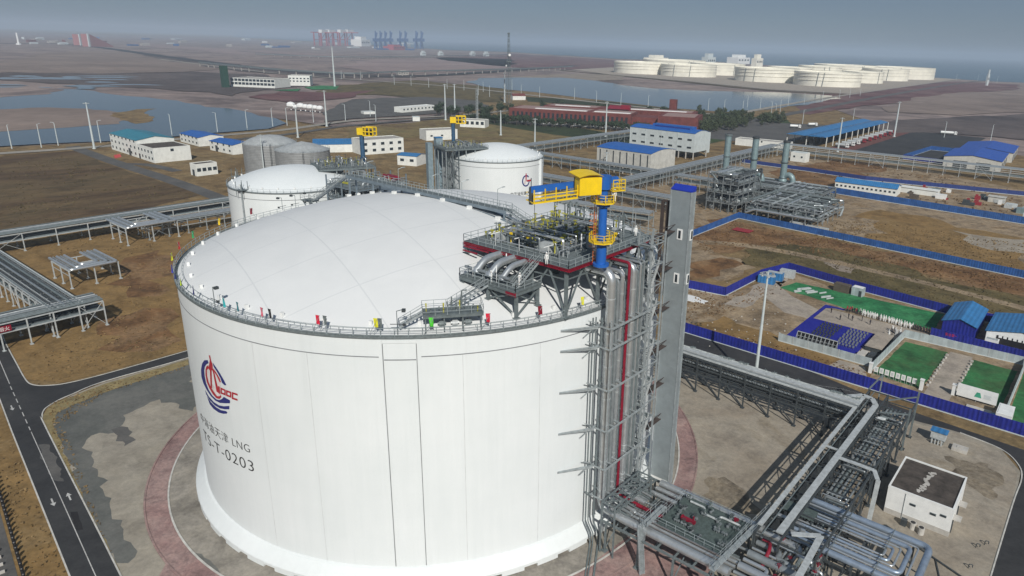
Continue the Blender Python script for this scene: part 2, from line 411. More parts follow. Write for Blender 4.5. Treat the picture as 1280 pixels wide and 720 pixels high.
GM['carpet'] = ground_mat('blue_carpet', [(.3, (.013, .017, .20)), (.7, (.017, .022, .26))], .2, 3, .1, .85, bump=.05)
def water(name, c, rough=.12, bump=.03, sc=.15):
    m, t, bs = nodes(name); v = _coord(t)
    f = _noise(t, v, .004, 5, .6, .5)
    t.links.new(_ramp(t, f, [(.3, tuple(x*.8 for x in c)), (.7, tuple(x*1.2 for x in c))]), bs.inputs['Base Color'])
    bs.inputs['Roughness'].default_value = rough; bs.inputs['IOR'].default_value = 1.33
    _bump(t, bs, _noise(t, v, sc, 4, .6), bump, 1.0); return m
GM['sea'] = water('sea_water', (.028, .080, .105), .25, .15, .05)
GM['lake'] = water('lake_water', (.055, .078, .088), .08, .02, .3)

# ---------------------------------------------------------------- ground, water, roads
BIG = 22000
def fan(name, x0, y0, x1, y1, z, m):
    return sheet(name, [(x0, y0), (x1, y0), (x1, y1), (x0, y1)], z, m)
fan('ground', -BIG, -3000, BIG, BIG*1.3, -1.2, GM['earth'])
psheet('plant_ground', [(-900, 800), (-900, 330), (-300, 205), (-60, 189), (0, 184), (60, 181), (150, 177), (250, 169), (340, 161), (360, 155), (420, 159), (560, 151), (600, 129), (640, 113), (720, 115), (1040, 136), (1060, 143), (1130, 167), (1290, 197), (1800, 301), (2200, 800), (640, 1300)], -0.06, GM['earth'])
# far mudflats (left and middle distance)
psheet('mudflat', [(-500, 184), (0, 183), (60, 180), (150, 176), (250, 168), (340, 160), (360, 154), (345, 147), (420, 158), (560, 150), (600, 128), (640, 112), (720, 114), (1040, 135), (1060, 142), (1130, 166), (1290, 196), (1800, 300),
                   (1800, 105), (1300, 104), (1240, 101), (1200, 99), (1150, 96), (880, 75), (770, 74), (700, 69.5), (640, 65.5), (560, 63), (500, 58.5), (300, 48.5), (0, 40.5), (-500, 24)], -.6, GM['mud'])
psheet('sea', [(500, 58.2), (560, 62.5), (640, 65), (700, 69), (770, 73.5), (880, 76), (1000, 84), (1150, 95.5), (1200, 99), (1240, 101.5), (1300, 104), (1800, 125), (1500, 80.5), (1000, 64), (640, 52.6), (500, 48.5), (300, 42.6), (290, 46)], -.45, GM['sea'])
# pale and reddish mud bands
psheet('mud_bank', [(0, 76), (60, 66), (130, 63), (200, 68), (260, 78), (300, 86), (230, 90), (130, 92), (0, 90)], .10, GM['sandl'] if False else ground_mat('brown_mud_bank', [(.3, (.17, .132, .112)), (.7, (.26, .205, .175))], .004, .05, .2, bump=.05), 25, 60, 3)
psheet('pale_mud', [(420, 82), (470, 74), (560, 72), (640, 74), (640, 86), (560, 90), (480, 92)], .10, ground_mat('pale_pinkish_mud', [(.3, (.22, .165, .155)), (.7, (.30, .23, .215))], .005, .05, .2, bump=.05), 20, 60, 4)
psheet('pale_mud', [(150, 52), (260, 60), (420, 68), (420, 73), (300, 68), (180, 58)], .10, bpy.data.materials['pale_pinkish_mud'], 20, 60, 5)
psheet('reddish_marsh', [(540, 72), (640, 67), (770, 75), (770, 84), (715, 87), (640, 84), (560, 76)], .10, GM['mudred'], 20, 60, 6)
psheet('reddish_marsh', [(1000, 122), (1100, 106), (1200, 102), (1275, 106), (1270, 112), (1190, 118), (1110, 130), (1000, 140)], .11, GM['mudred'], 14, 40, 7)
psheet('reddish_marsh', [(310, 121), (350, 114), (420, 116), (470, 112), (440, 122), (360, 128)], .11, GM['mudred'], 8, 20, 8)
psheet('dark_marsh', [(400, 108), (520, 100), (640, 112), (630, 128), (560, 126), (470, 118), (400, 120)], .09, GM['olive'], 10, 25, 9)
psheet('pale_mud', [(1120, 128), (1180, 117), (1290, 112), (1290, 140), (1200, 144), (1110, 140)], .12, bpy.data.materials['brown_mud_bank'], 14, 40, 10)
psheet('pale_mud', [(640, 96), (720, 92), (780, 94), (780, 100), (700, 102), (610, 101)], .13, GM['sandl'], 10, 30, 11)
# lakes
psheet('lake', [(-200, 150), (-120, 112), (0, 108), (60, 109), (100, 112), (140, 118), (200, 124), (250, 131), (300, 138), (345, 148), (358, 154), (335, 161), (250, 167.5), (150, 176), (60, 179.5), (0, 183), (-200, 196)], .16, GM['lake'], 9, 25, 12)
psheet('lake', [(582, 103), (600, 97.5), (640, 97), (700, 97), (745, 101), (775, 106), (815, 110.5), (860, 113), (915, 114.5), (970, 115.5), (1040, 119.5), (1052, 123), (1020, 128.5), (960, 137), (905, 140), (840, 135.5), (780, 128.5), (700, 119), (650, 113.5), (610, 109)], .16, GM['lake'], 7, 25, 13)
psheet('mud_island', [(-40, 140), (0, 137), (60, 134.5), (110, 136), (150, 141), (162, 148), (150, 155), (110, 157.5), (60, 161), (-40, 166)], .22, bpy.data.materials['brown_mud_bank'], 5, 12, 14)
psheet('mud_island', [(-30, 112), (40, 108), (80, 112), (60, 118), (0, 122)], .22, GM['mud'], 6, 12, 15)
psheet('mud_island', [(140, 142), (170, 137), (196, 136), (180, 141), (192, 151), (170, 155), (150, 150)], .24, GM['earth'], 4, 10, 16)
rnd = random.Random(5)
for i in range(16):                                     # streaks of standing water on the far flat
    x = rnd.uniform(-10, 130); y = rnd.uniform(94, 112); L = rnd.uniform(25, 90); h = rnd.uniform(.5, 1.3)
    psheet('tidal_pool', [(x, y), (x+L*.3, y-h), (x+L*.7, y-h*.6), (x+L, y+1), (x+L*.6, y+h), (x+L*.2, y+h)], .18+.003*i, GM['lake'], 4, 15, 20+i)
# tank farm island, embankments and far roads
psheet('island_pad', [(715, 87), (790, 83), (880, 80), (1150, 96), (1197, 99), (1060, 117.5), (960, 112), (860, 102), (760, 93)], .30, GM['pslab'])
def strip(name, px, wid, z, m, off=0.0):
    """road of constant width along a pixel polyline"""
    P = [Vector(G(*p)[:2]) for p in px]; l, r = [], []
    for i, p in enumerate(P):
        d = (P[min(i+1, len(P)-1)]-P[max(i-1, 0)]).normalized(); n = Vector((-d.y, d.x))
        l.append(p+n*(wid/2+off)); r.append(p+n*(-wid/2+off))
    me = bpy.data.meshes.new(name); vs = [(q.x, q.y, z) for q in l+r]; n = len(P)
    me.from_pydata(vs, [], [(n+i, n+i+1, i+1, i) for i in range(n-1)]); me.materials.append(m)
    o = bpy.data.objects.new(name, me); COL.objects.link(o); o['kind'] = 'structure'; return o
def curve_px(pts, k=6):
    """smooth pixel polyline"""
    out = []; n = len(pts)
    for i in range(n-1):
        p0, p1, p2, p3 = pts[max(0, i-1)], pts[i], pts[i+1], pts[min(n-1, i+2)]
        for j in range(k):
            u = j/k; q = []
            for a in (0, 1):
                q.append(.5*(2*p1[a]+(p2[a]-p0[a])*u+(2*p0[a]-5*p1[a]+4*p2[a]-p3[a])*u*u+(3*p1[a]-p0[a]-3*p2[a]+p3[a])*u**3))
            out.append(tuple(q))
    out.append(tuple(pts[-1])); return out
strip('embankment', curve_px([(700, 88), (762, 93.5), (860, 103), (960, 113), (1060, 118.5)]), 16, .34, GM['olive'])
strip('shore_road', curve_px([(760, 92), (860, 101), (960, 111), (1058, 117)]), 10, .38, GM['road'])
strip('causeway', curve_px([(880, 162), (1000, 140), (1100, 121), (1200, 104), (1235, 101)]), 14, .30, GM['asphl'])
strip('causeway_road', curve_px([(840, 158), (960, 135), (1060, 118.5), (1200, 98.8)]), 10, .36, GM['road'])
strip('causeway', curve_px([(1000, 142), (1100, 126), (1180, 113), (1250, 106)]), 26, .26, GM['mudred'])
strip('far_road', curve_px([(-60, 55), (60, 54.5), (130, 60), (200, 70), (262, 78), (330, 86), (420, 93.5), (520, 95), (640, 88), (720, 82)]), 44, .33, GM['asph'])
strip('far_road', curve_px([(200, 74), (330, 90), (420, 98), (560, 108), (680, 121), (800, 134), (900, 144)]), 12, .36, GM['road'])
strip('far_road', curve_px([(300, 64), (420, 72), (520, 72), (720, 69)]), 30, .33, GM['asphl'])
strip('shore_road', curve_px([(-60, 196), (0, 192), (130, 183), (250, 171.5), (350, 163), (440, 151), (560, 145), (640, 138)]), 9, .20, GM['road'])
strip('shore_road', curve_px([(280, 176), (360, 168), (430, 158), (540, 148.5), (600, 146)]), 8, .24, GM['asphl'])
psheet('gravel_yard', [(405, 140), (440, 124), (530, 121), (600, 126), (610, 135), (560, 141), (480, 146), (405, 152)], .14, GM['asphl'], 5, 15, 41)
# dry fields inside the plant
psheet('dry_field', [(-200, 240), (0, 196), (95, 188), (130, 204), (200, 227), (262, 241), (180, 262), (0, 300), (-200, 340)], .006, GM['darkgrass'], 2, 8, 42)
psheet('dry_field', [(-150, 345), (0, 297), (290, 240), (330, 300), (240, 436), (80, 478), (30, 474), (0, 408)], .004, GM['dry'])
psheet('dry_field', [(-200, 470), (-60, 420), (0, 505), (90, 726), (110, 790), (-200, 800)], .004, GM['dry'])
psheet('grass_field', [(430, 162), (560, 148), (640, 143), (770, 160), (690, 178), (640, 182), (520, 172), (440, 174)], .02, ground_mat('yellowing_grass', [(.3, (.12, .08, .045)), (.5, (.19, .145, .065)), (.7, (.16, .145, .065))], .03, .6, .35), 4, 12, 43)
psheet('bare_field', [(700, 250), (790, 214), (870, 205), (1000, 195), (1120, 205), (1290, 240), (1290, 345), (1160, 318), (920, 272), (860, 292), (780, 320)], .008, GM['bare'], 5, 9, 44)
psheet('dry_field', [(985, 292), (1100, 262), (1290, 300), (1290, 342), (1150, 316)], .014, GM['dry'], 7, 9, 45)
psheet('rust_field', [(960, 215), (1040, 200), (1110, 208), (1060, 232), (985, 236)], .014, GM['rust'], 7, 10, 46)
psheet('rust_field', [(868, 298), (915, 276), (1290, 350), (1290, 372), (1100, 332), (960, 305), (880, 318)], .016, GM['rust'], 3.5, 5, 47)
psheet('scrub_field', [(930, 312), (990, 305), (1080, 322), (1290, 375), (1290, 402), (1120, 372), (985, 338), (925, 330)], .018, GM['olive'], 5, 6, 48)
psheet('bare_field', [(855, 300), (905, 320), (945, 335), (900, 352), (855, 345)], .018, GM['bare'], 4, 5, 49)
psheet('spoil_heap_ground', [(1028, 325), (1050, 326), (1068, 336), (1064, 342), (1040, 334)], .024, GM['sandl'], 1.2, 3, 50)
psheet('bare_field', [(852, 352), (905, 372), (985, 340), (1080, 372), (975, 428), (1085, 475), (1060, 478), (855, 412)], .020, GM['bare'], 1, 5, 51)

psheet('dirt_track', curve_px([(860, 300), (920, 303), (1000, 316), (1100, 338), (1200, 362), (1300, 388)], 4)+curve_px([(1300, 394), (1200, 367), (1100, 343), (1000, 321), (920, 308), (860, 306)], 4), .030, GM['bare'], 1.0, 4, 81)
psheet('bare_field', [(1005, 283), (1050, 268), (1100, 276), (1110, 292), (1060, 300)], .026, GM['bare'], 6, 7, 82)
psheet('bare_field', [(1190, 288), (1290, 300), (1290, 318), (1215, 306)], .026, GM['pad'], 5, 7, 83)
psheet('rust_field', [(868, 283), (905, 272), (918, 276), (900, 290), (868, 305)], .028, GM['rust'], 3, 5, 84)
psheet('bare_field', [(905, 380), (960, 350), (985, 345), (975, 360), (930, 385)], .028, GM['pslab'], 1.5, 4, 85)
psheet('olive_field', [(855, 330), (900, 322), (930, 330), (900, 345), (855, 350)], .026, GM['rust'], 4, 5, 86)
psheet('dry_field', [(856, 410), (905, 395), (990, 430), (1080, 460), (1085, 475), (980, 447)], .032, GM['dry'], 2, 3, 87)
for i_, q_ in enumerate(([(150, 330), (200, 312), (230, 330), (200, 370), (160, 372)], [(120, 410), (180, 385), (225, 395), (228, 425), (150, 440)])):
    psheet('dry_patch', q_, .012+.002*i_, GM['rust'], 6, 5, 90+i_)

psheet('dark_mud', [(0, 91), (120, 92), (240, 90), (330, 93), (400, 106), (330, 112), (290, 120), (210, 112), (120, 108), (60, 104), (0, 100)], .125, ground_mat('dark_mudflat', [(.3, (.075, .062, .06)), (.55, (.115, .095, .09)), (.7, (.15, .12, .11))], .006, .06, .3, bump=.05), 14, 30, 95)
psheet('dark_mud', [(150, 62), (260, 76), (330, 84), (420, 91), (520, 93), (520, 97), (400, 97), (300, 89), (200, 74)], .115, bpy.data.materials['dark_mudflat'], 14, 40, 96)
psheet('dark_mud', [(1060, 160), (1120, 150), (1290, 142), (1290, 176), (1200, 168), (1120, 166)], .115, bpy.data.materials['dark_mudflat'], 8, 25, 97)

# ---------------------------------------------------------------- the ground round the big tank
def ring_pts(r, a0, a1, n=48): return [(r*cos(a0+(a1-a0)*i/n), r*sin(a0+(a1-a0)*i/n)) for i in range(n+1)]
def annulus(name, r0, r1, z, m, n=96):
    mb = MB().lathe([(r1, z), (r0, z)], n); mb.f = [tuple(reversed(f)) for f in mb.f]
    # face upwards
    v = [Vector(mb.v[i]) for i in mb.f[0]]
    if (v[1]-v[0]).cross(v[2]-v[0]).z < 0: mb.f = [tuple(reversed(f)) for f in mb.f]
    return struct(name, mb, m)
pad = [(52, 522), (62, 509), (90, 494), (130, 478), (235, 448), (400, 400), (700, 430), (820, 424), (850, 432), (1000, 478), (1130, 520), (1200, 538), (1250, 560), (1276, 590), (1270, 620), (1240, 720), (1225, 800), (172, 800), (151, 722), (100, 610)]
psheet('stained_concrete_pad', pad, .016, GM['pads'])
psheet('grey_stain', [(56, 520), (66, 512), (128, 481), (237, 450), (250, 505), (241, 514), (214, 503), (200, 499), (180, 508), (154, 519), (149, 540), (125, 541), (108, 550), (114, 570), (123, 591), (130, 616), (139, 638), (154, 668), (172, 689), (160, 704), (145, 704), (123, 668), (97, 617), (77, 555)], .021, GM['padgrey'], .9, 1.2, 101)
psheet('dark_stain', [(139, 537), (152, 533), (166, 540), (170, 550), (155, 558), (146, 548)], .024, GM['asphl'], .8, 1.0, 102)
psheet('grey_stain', [(236, 690), (262, 700), (275, 716), (262, 722), (245, 708)], .033, GM['padgrey'], .5, 1, 103)
psheet('yellow_verge', [(52, 523), (60, 510), (74, 502), (90, 496), (130, 480), (236, 449), (236, 456), (150, 484), (100, 503), (72, 515), (66, 530), (96, 604), (150, 712), (146, 724), (90, 612)], .026, GM['verge'], .35, 1.2, 104)
psheet('pale_concrete_pad', [(850, 438), (1000, 484), (1130, 526), (1198, 542), (1248, 564), (1272, 592), (1266, 622), (1236, 720), (1215, 800), (700, 800), (600, 640), (800, 520)], .022, GM['pad'])
annulus('tank_apron', 40, 48.2, .030, ground_mat('tank_apron_concrete', [(.28, (.17, .155, .13)), (.45, (.25, .23, .195)), (.58, (.31, .285, .245)), (.72, (.22, .20, .165))], .10, 1.4, .25, bump=.1))
annulus('brick_ring_road', 48.2, 51.7, .036, GM['brickpave'])
for r, nm in ((48.2, 'ring_road_kerb'), (51.7, 'ring_road_kerb')):
    struct(nm, MB().lathe([(r-.14, .03), (r-.14, .15), (r+.14, .15), (r+.14, .03)], 128), GM['brickpave'] if r > 50 else MT['kerb'])
psheet('brick_path', [(196, 726), (215, 690), (300, 760), (200, 800)], .040, GM['brickpave'])
psheet('brick_path', [(690, 740), (800, 660), (900, 690), (860, 800), (700, 800)], .040, GM['brickpave'])
# two-lane road on the left with the branch to the tank
Lpx = [(-75, 330), (-40, 410), (0, 500), (15, 540), (87, 720), (118, 800)]
Rpx = [(186, 800), (151, 720), (60, 540), (53, 522), (55, 513), (62, 507), (74, 500), (90, 493), (130, 477), (236, 447), (330, 415), (330, 410), (236, 438), (130, 468), (82, 479.5), (60, 482), (46, 482), (36, 479), (29, 470), (22, 457), (8, 431), (0, 412), (-30, 345)]
psheet('asphalt_road', Lpx+Rpx, .048, GM['asph'])
def kerb(name, px, m, wd=.22, h=.12, closed=False):
    P = [Vector(G(*p)) for p in px]; mb = MB()
    for a, b in zip(P[:-1], P[1:]): mb.beam(a+Vector((0, 0, h/2)), b+Vector((0, 0, h/2)), wd, h)
    return struct(name, mb, m)
kerb('road_kerb', Lpx, MT['kerb']); kerb('road_kerb', curve_px(Rpx[:11], 4), MT['kerb']); kerb('road_kerb', curve_px(Rpx[11:], 4), MT['kerb'])
cl = [G(*p) for p in [(0, 453), (18, 502), (39, 540+16), (48, 562), (119, 720), (150, 790)]]
def dashes(name, a, b, z, wd, on, off, m):
    a, b = Vector(a[:2]), Vector(b[:2]); d = (b-a).normalized(); n = Vector((-d.y, d.x))*wd/2; mb = MB(); s = 0
    while s < (b-a).length:
        p, q = a+d*s, a+d*min(s+on, (b-a).length)
        mb.add([(p+n).to_3d()+Vector((0, 0, z)), (p-n).to_3d()+Vector((0, 0, z)), (q-n).to_3d()+Vector((0, 0, z)), (q+n).to_3d()+Vector((0, 0, z))], [(0, 1, 2, 3)]); s += on+off
    return struct(name, mb, m)
dashes('road_centre_line', G(39, 540), G(150, 788), .054, .13, 400, 0, MT['line'])
dashes('road_centre_line', G(13, 483), G(38, 538), .054, .16, 2.2, 1.6, MT['line'])
dashes('road_centre_line', G(-20, 405), G(12, 480), .054, .16, 400, 0, MT['line'])
def arrow(px, d):
    c = Vector(G(*px)[:2]); d = d.normalized(); n = Vector((-d.y, d.x)); q = lambda u, v: (*(c+d*u+n*v), .055)
    return struct('road_arrow', MB().add([q(-1.3, .12), q(-1.3, -.12), q(.3, -.12), q(.3, .12)], [(0, 1, 2, 3)]).add([q(.3, .42), q(.3, -.42), q(1.4, 0)], [(0, 1, 2)]), MT['line'])
rd = (Vector(G(119, 720)[:2])-Vector(G(48, 562)[:2]))
psheet('dust_patch', [(48, 556), (62, 556), (74, 584), (80, 602), (66, 600), (57, 580)], .052, GM['asphl'], .5, .9, 111)
psheet('tar_patch', [(88, 640), (97, 640), (104, 662), (95, 664)], .052, ground_mat('fresh_tar', [(.3, (.022, .022, .024)), (.7, (.03, .03, .032))], .3, 3, .15), .15, .8, 112)
psheet('brown_stain', [(880, 600), (905, 596), (930, 612), (955, 640), (930, 650), (900, 640), (880, 625)], .030, ground_mat('brown_stain', [(.3, (.14, .11, .075)), (.5, (.24, .205, .155)), (.7, (.19, .155, .11))], .25, 1.0, .45), 1.0, 1.2, 113)
psheet('brown_stain', [(1180, 570), (1235, 580), (1255, 600), (1240, 625), (1200, 600)], .030, bpy.data.materials['brown_stain'], 1.0, 1.2, 114)
psheet('brown_stain', [(1050, 600), (1080, 590), (1100, 620), (1075, 640)], .030, bpy.data.materials['brown_stain'], 1.0, 1.2, 115)
arrow((66, 628), rd); arrow((86.5, 621), -rd); arrow((15, 510), rd)
# road beyond the right-hand pipe rack, and its bend
psheet('asphalt_road', curve_px([(845, 413), (980, 452), (1100, 500), (1200, 535), (1290, 566)], 4)+curve_px([(1400, 640), (1290, 735), (1235, 790), (1222, 800), (1238, 722), (1266, 630), (1277, 598), (1272, 580), (1250, 561), (1200, 541), (1130, 522), (1000, 480), (845, 432)], 4), .044, GM['asph'])
kerb('road_kerb', curve_px([(1238, 722), (1266, 630), (1277, 598), (1272, 580), (1250, 561), (1200, 541)], 5), MT['kerb'])

# the same surfaces carried on below the bottom edge of the photograph
def carry(name, a, b, dist, z, m, d=None):
    a, b = Vector(a[:2]), Vector(b[:2]); d = d or (Vector((CAMP.x, CAMP.y))-(a+b)/2).normalized(); return sheet(name, [a[:], b[:], (b+d*dist)[:], (a+d*dist)[:]], z, m)
rdn = Vector(G(150, 788)[:2])-Vector(G(48, 562)[:2]); rdn.normalize()
carry('asphalt_road', G(118, 800), G(186, 800), 120, .0485, GM['asph'], rdn)
carry('stained_concrete_pad', G(172, 800), G(1225, 800), 22, .0155, GM['pads'])
carry('asphalt_road', G(1222, 800), G(1420, 640), 60, .0435, GM['asph'], Vector((0, -1)))
kerb('road_kerb', [(118, 800), PXof(G(118, 800)+(rdn*26).to_3d())], MT['kerb']); kerb('road_kerb', [(186, 800), PXof(G(186, 800)+(rdn*26).to_3d())], MT['kerb'])

# ---------------------------------------------------------------- the air: sea haze over the whole place
hm = bpy.data.materials.new('sea_haze'); hm.use_nodes = True; ht = hm.node_tree
ht.nodes.remove(ht.nodes['Principled BSDF'])
pv = ht.nodes.new('ShaderNodeVolumePrincipled'); pv.inputs['Color'].default_value = (.60, .72, .86, 1)
pv.inputs['Density'].default_value = 1.3e-4; pv.inputs['Anisotropy'].default_value = 0.0
ht.links.new(pv.outputs[0], ht.nodes['Material Output'].inputs['Volume'])
hz = MB().b2((-BIG-500, -3500, -3.0), (BIG+500, BIG*1.3+500, 175.0)).build('haze', hm, base=(0, 0, 0)); hz['kind'] = 'stuff'

# ---------------------------------------------------------------- the big tank
RT, ZT, HD = 42.07, 39.0, 8.5
RS = (RT*RT+HD*HD)/(2*HD)
def domez(r): return ZT+HD-RS+sqrt(max(0, RS*RS-r*r))
def CYL(px, py, R=RT):
    """where the photograph's pixel meets the tank wall: arc length along the wall, height"""
    d = CF + CR*((px-PCX)/FOC) - CU*((py-PCY)/FOC)
    a = d.x**2+d.y**2; b = 2*(CAMP.x*d.x+CAMP.y*d.y); c = CAMP.x**2+CAMP.y**2-R*R
    t = (-b-sqrt(max(0, b*b-4*a*c)))/(2*a); p = CAMP+d*t
    return atan2(p.y, p.x), p.z
tank = thing('storage_tank', 'huge white gas tank in the foreground with a pale dome and blue and red emblem', 'tank')
mb = MB().lathe([(RT, 2.6), (RT, ZT)], 160); mb.build('wall', MT['tank'], tank, smooth=True)
# base ring with notched foot
mb = MB().lathe([(RT, 2.75), (RT+.35, 2.6), (RT+1.75, 1.15), (RT+1.85, 1.0)], 144)
n = 48
for i in range(n):
    a0 = 2*pi*i/n; a1 = a0+2*pi/n*.62; a2 = a0+2*pi/n; R = RT+1.85
    k = 4
    for (s, e, zb) in ((a0, a1, .06), (a1, a2, .62)):
        for j in range(k):
            u, v = s+(e-s)*j/k, s+(e-s)*(j+1)/k
            mb.add([(R*cos(u), R*sin(u), zb), (R*cos(v), R*sin(v), zb), (R*cos(v), R*sin(v), 1.0), (R*cos(u), R*sin(u), 1.0)], [(0, 1, 2, 3)])
    for a, ee in ((a0, 1), (a1, -1)):
        mb.add([(R*cos(a), R*sin(a), .06), (R*cos(a), R*sin(a), .62), ((R-.9)*cos(a), (R-.9)*sin(a), .62), ((R-.9)*cos(a), (R-.9)*sin(a), .06)], [(0, 1, 2, 3)])
mb.lathe([(RT+.9, .03), (RT+.9, .7), (RT+1.85, .7)], 144)
mb.build('base_ring', MT['tank'], tank)
mb = MB().lathe([(max(.01, RT*i/26*.998), domez(RT*i/26*.998)) for i in range(27)][::-1], 128); mb.build('dome', MT['dome'], tank, smooth=True)
mb = MB().lathe([(RT-1.0, ZT+.05), (RT-1.0, ZT+.12), (RT+.28, ZT+.12), (RT+.28, ZT-.22), (RT, ZT-.22)], 160); mb.build('rim_walkway', MT['grate'], tank)
PTH = radians(127-174.3)                                  # the raised pilaster on the front
dp = 2.72/RT
mb = MB()
def wedge(a, b, segs): return [(a+(b-a)*i/segs) for i in range(segs+1)]
# horizontal groove under the rim, broken by the pilaster
for (s, e) in ((PTH+dp, PTH+2*pi-dp),): 
    mb.lathe([(RT+.02, ZT-2.95), (RT+.05, ZT-2.95), (RT+.05, ZT-2.83), (RT+.02, ZT-2.83)], 150, (0, 0, 0), s, e)
mb.build('seam_line', MT['seam'], tank)
mb = MB()
for s in (-1, 1):
    a = PTH+s*2.45/RT
    mb.lathe([(RT+.01, 2.8), (RT+.10, 2.8), (RT+.10, ZT-.5), (RT+.01, ZT-.5)], 2, (0, 0, 0), a-.22/RT, a+.22/RT)
mb.lathe([(RT+.01, ZT-.9), (RT+.10, ZT-.9), (RT+.10, ZT-.5), (RT+.01, ZT-.5)], 6, (0, 0, 0), PTH-2.2/RT, PTH+2.2/RT)
mb.lathe([(RT+.01, 2.8), (RT+.05, 2.8), (RT+.05, ZT-.95), (RT+.01, ZT-.95)], 6, (0, 0, 0), PTH-2.1/RT, PTH+2.1/RT)
mb.build('pilaster', MT['tank'], tank)
mb = MB()
for s in (-1, 1): mb.lathe([(RT+.055, 2.9), (RT+.115, 2.9), (RT+.115, ZT-1), (RT+.055, ZT-1)], 1, (0, 0, 0), PTH+s*2.16/RT-.05/RT, PTH+s*2.16/RT+.05/RT)
mb.lathe([(RT+.055, ZT-3.35), (RT+.08, ZT-3.35), (RT+.08, ZT-3.2), (RT+.055, ZT-3.2)], 4, (0, 0, 0), PTH-2.05/RT, PTH+2.05/RT)
mb.build('pilaster_joint', MT['seam'], tank)
jg = mat('joint_grey', (.58, .60, .60), .6)
for dg in (-71, -59, -31, -16, 1, 15, 30):
    a = radians(dg)+PTH+radians(42); MB().lathe([(RT+.004, 2.8), (RT+.012, 2.8), (RT+.012, ZT-3), (RT+.004, ZT-3)], 1, (0, 0, 0), a-.035/RT, a+.035/RT).build('panel_joint', jg, tank)

# rim railing
def ring_rail(R, z, n, h=1.1, a0=0, a1=2*pi, w=.06, rails=(.55, 1.1)):
    mb = MB()
    for i in range(n):
        a = a0+(a1-a0)*i/n; mb.beam((R*cos(a), R*sin(a), z), (R*cos(a), R*sin(a), z+h), w)
    for rz in rails:
        for i in range(n):
            a, b = a0+(a1-a0)*i/n, a0+(a1-a0)*(i+1)/n
            mb.beam((R*cos(a), R*sin(a), z+rz), (R*cos(b), R*sin(b), z+rz), w*.9)
    return mb
ring_rail(RT+.2, ZT+.12, 150, 1.1, w=.07, rails=(.12, .6, 1.1)).build('railing', MT['rail'], tank)
ring_rail(RT-.95, ZT+.12, 150, .7, w=.05, rails=(.7,)).build('inner_railing', MT['rail'], tank)
for i in range(40):
    a = 2*pi*i/40+.02; r = RT-1.9; MB().box((r*cos(a), r*sin(a), domez(r)+.3), (.42, .42, .62), a).build('roof_pedestal', MT['white'], tank)
# emblem, traced onto the wall: outline points in an 8x enlargement
def wallpoly(mb, pts, off=.035, sub=3):
    q = []
    for i, (x, y) in enumerate(pts):
        a, z = CYL(245+x/8, 435+y/8); q.append((a, z))
    cv, _, cf, _, _, _ = delaunay_2d_cdt([Vector((a*RT, z)) for a, z in q], [], [list(range(len(q)))], 1, 1e-5)
    R = RT+off; mb.add([(R*cos(v.x/RT), R*sin(v.x/RT), v.y) for v in cv], [tuple(f) for f in cf])
mbB = MB()
for pts in ([(118, 120), (85, 122), (63, 155), (52, 215), (56, 285), (75, 350), (110, 420), (150, 480), (195, 525), (240, 548), (290, 552), (342, 552), (342, 522), (310, 505), (280, 487), (262, 508), (235, 520), (205, 512), (165, 475), (128, 418), (102, 350), (88, 280), (84, 225), (90, 185), (105, 163), (128, 150)],
            [(168, 145), (200, 190), (240, 250), (280, 320), (305, 370), (288, 372), (262, 348), (246, 300), (212, 238), (178, 185)],
            [(92, 418), (130, 485), (180, 540), (230, 572), (280, 582), (335, 578), (335, 612), (290, 612), (240, 602), (190, 572), (140, 520), (104, 462)],
            [(110, 480), (150, 540), (200, 590), (250, 620), (300, 630), (315, 640), (310, 655), (275, 657), (230, 645), (180, 610), (140, 562)]):
    wallpoly(mbB, pts)
mbR = MB()
for pts in ([(130, 70), (144, 75), (152, 120), (168, 165), (170, 205), (186, 245), (222, 400), (230, 450), (208, 435), (172, 240), (164, 220), (158, 222), (163, 400), (150, 400), (140, 222), (126, 205), (134, 165), (140, 120)],
            [(125, 170), (105, 185), (97, 215), (97, 270), (110, 340), (135, 400), (170, 460), (205, 500), (235, 510), (256, 490), (250, 468), (235, 482), (212, 480), (184, 442), (152, 392), (127, 338), (114, 280), (110, 222), (128, 198)],
            [(174, 205), (202, 240), (238, 300), (252, 342), (240, 342), (210, 278), (177, 226)],
            [(222, 378), (237, 384), (241, 455), (226, 448)],
            [(247, 392), (296, 415), (296, 430), (247, 407)], [(247, 436), (296, 456), (296, 471), (247, 451)], [(247, 407), (258, 412), (258, 440), (247, 436)], [(285, 425), (296, 430), (296, 456), (285, 451)],
            [(303, 418), (352, 436), (352, 451), (303, 433)], [(303, 460), (352, 479), (352, 494), (303, 475)], [(303, 433), (314, 437), (314, 464), (303, 460)], [(341, 447), (352, 451), (352, 479), (341, 475)],
            [(360, 438), (416, 456), (416, 471), (360, 453)], [(360, 453), (372, 457), (372, 494), (360, 490)], [(360, 490), (415, 508), (415, 523), (360, 505)]):
    wallpoly(mbR, pts, .042)
    if len(pts) == 4: wallpoly(mbR, [(x+2.5, y+4) for x, y in pts], .046)
mbW = MB(); wallpoly(mbW, [(130, 172), (110, 215), (112, 280), (135, 350), (180, 440), (225, 480), (252, 460), (245, 360), (225, 280), (180, 200)], .02)
emb = mbB.build('emblem', MT['navy'], tank)
emb2 = mbR.build('emblem_derrick', MT['logor'], tank); mbW.build('emblem_field', mat('emblem_pale', (.72, .66, .64), .6), tank)
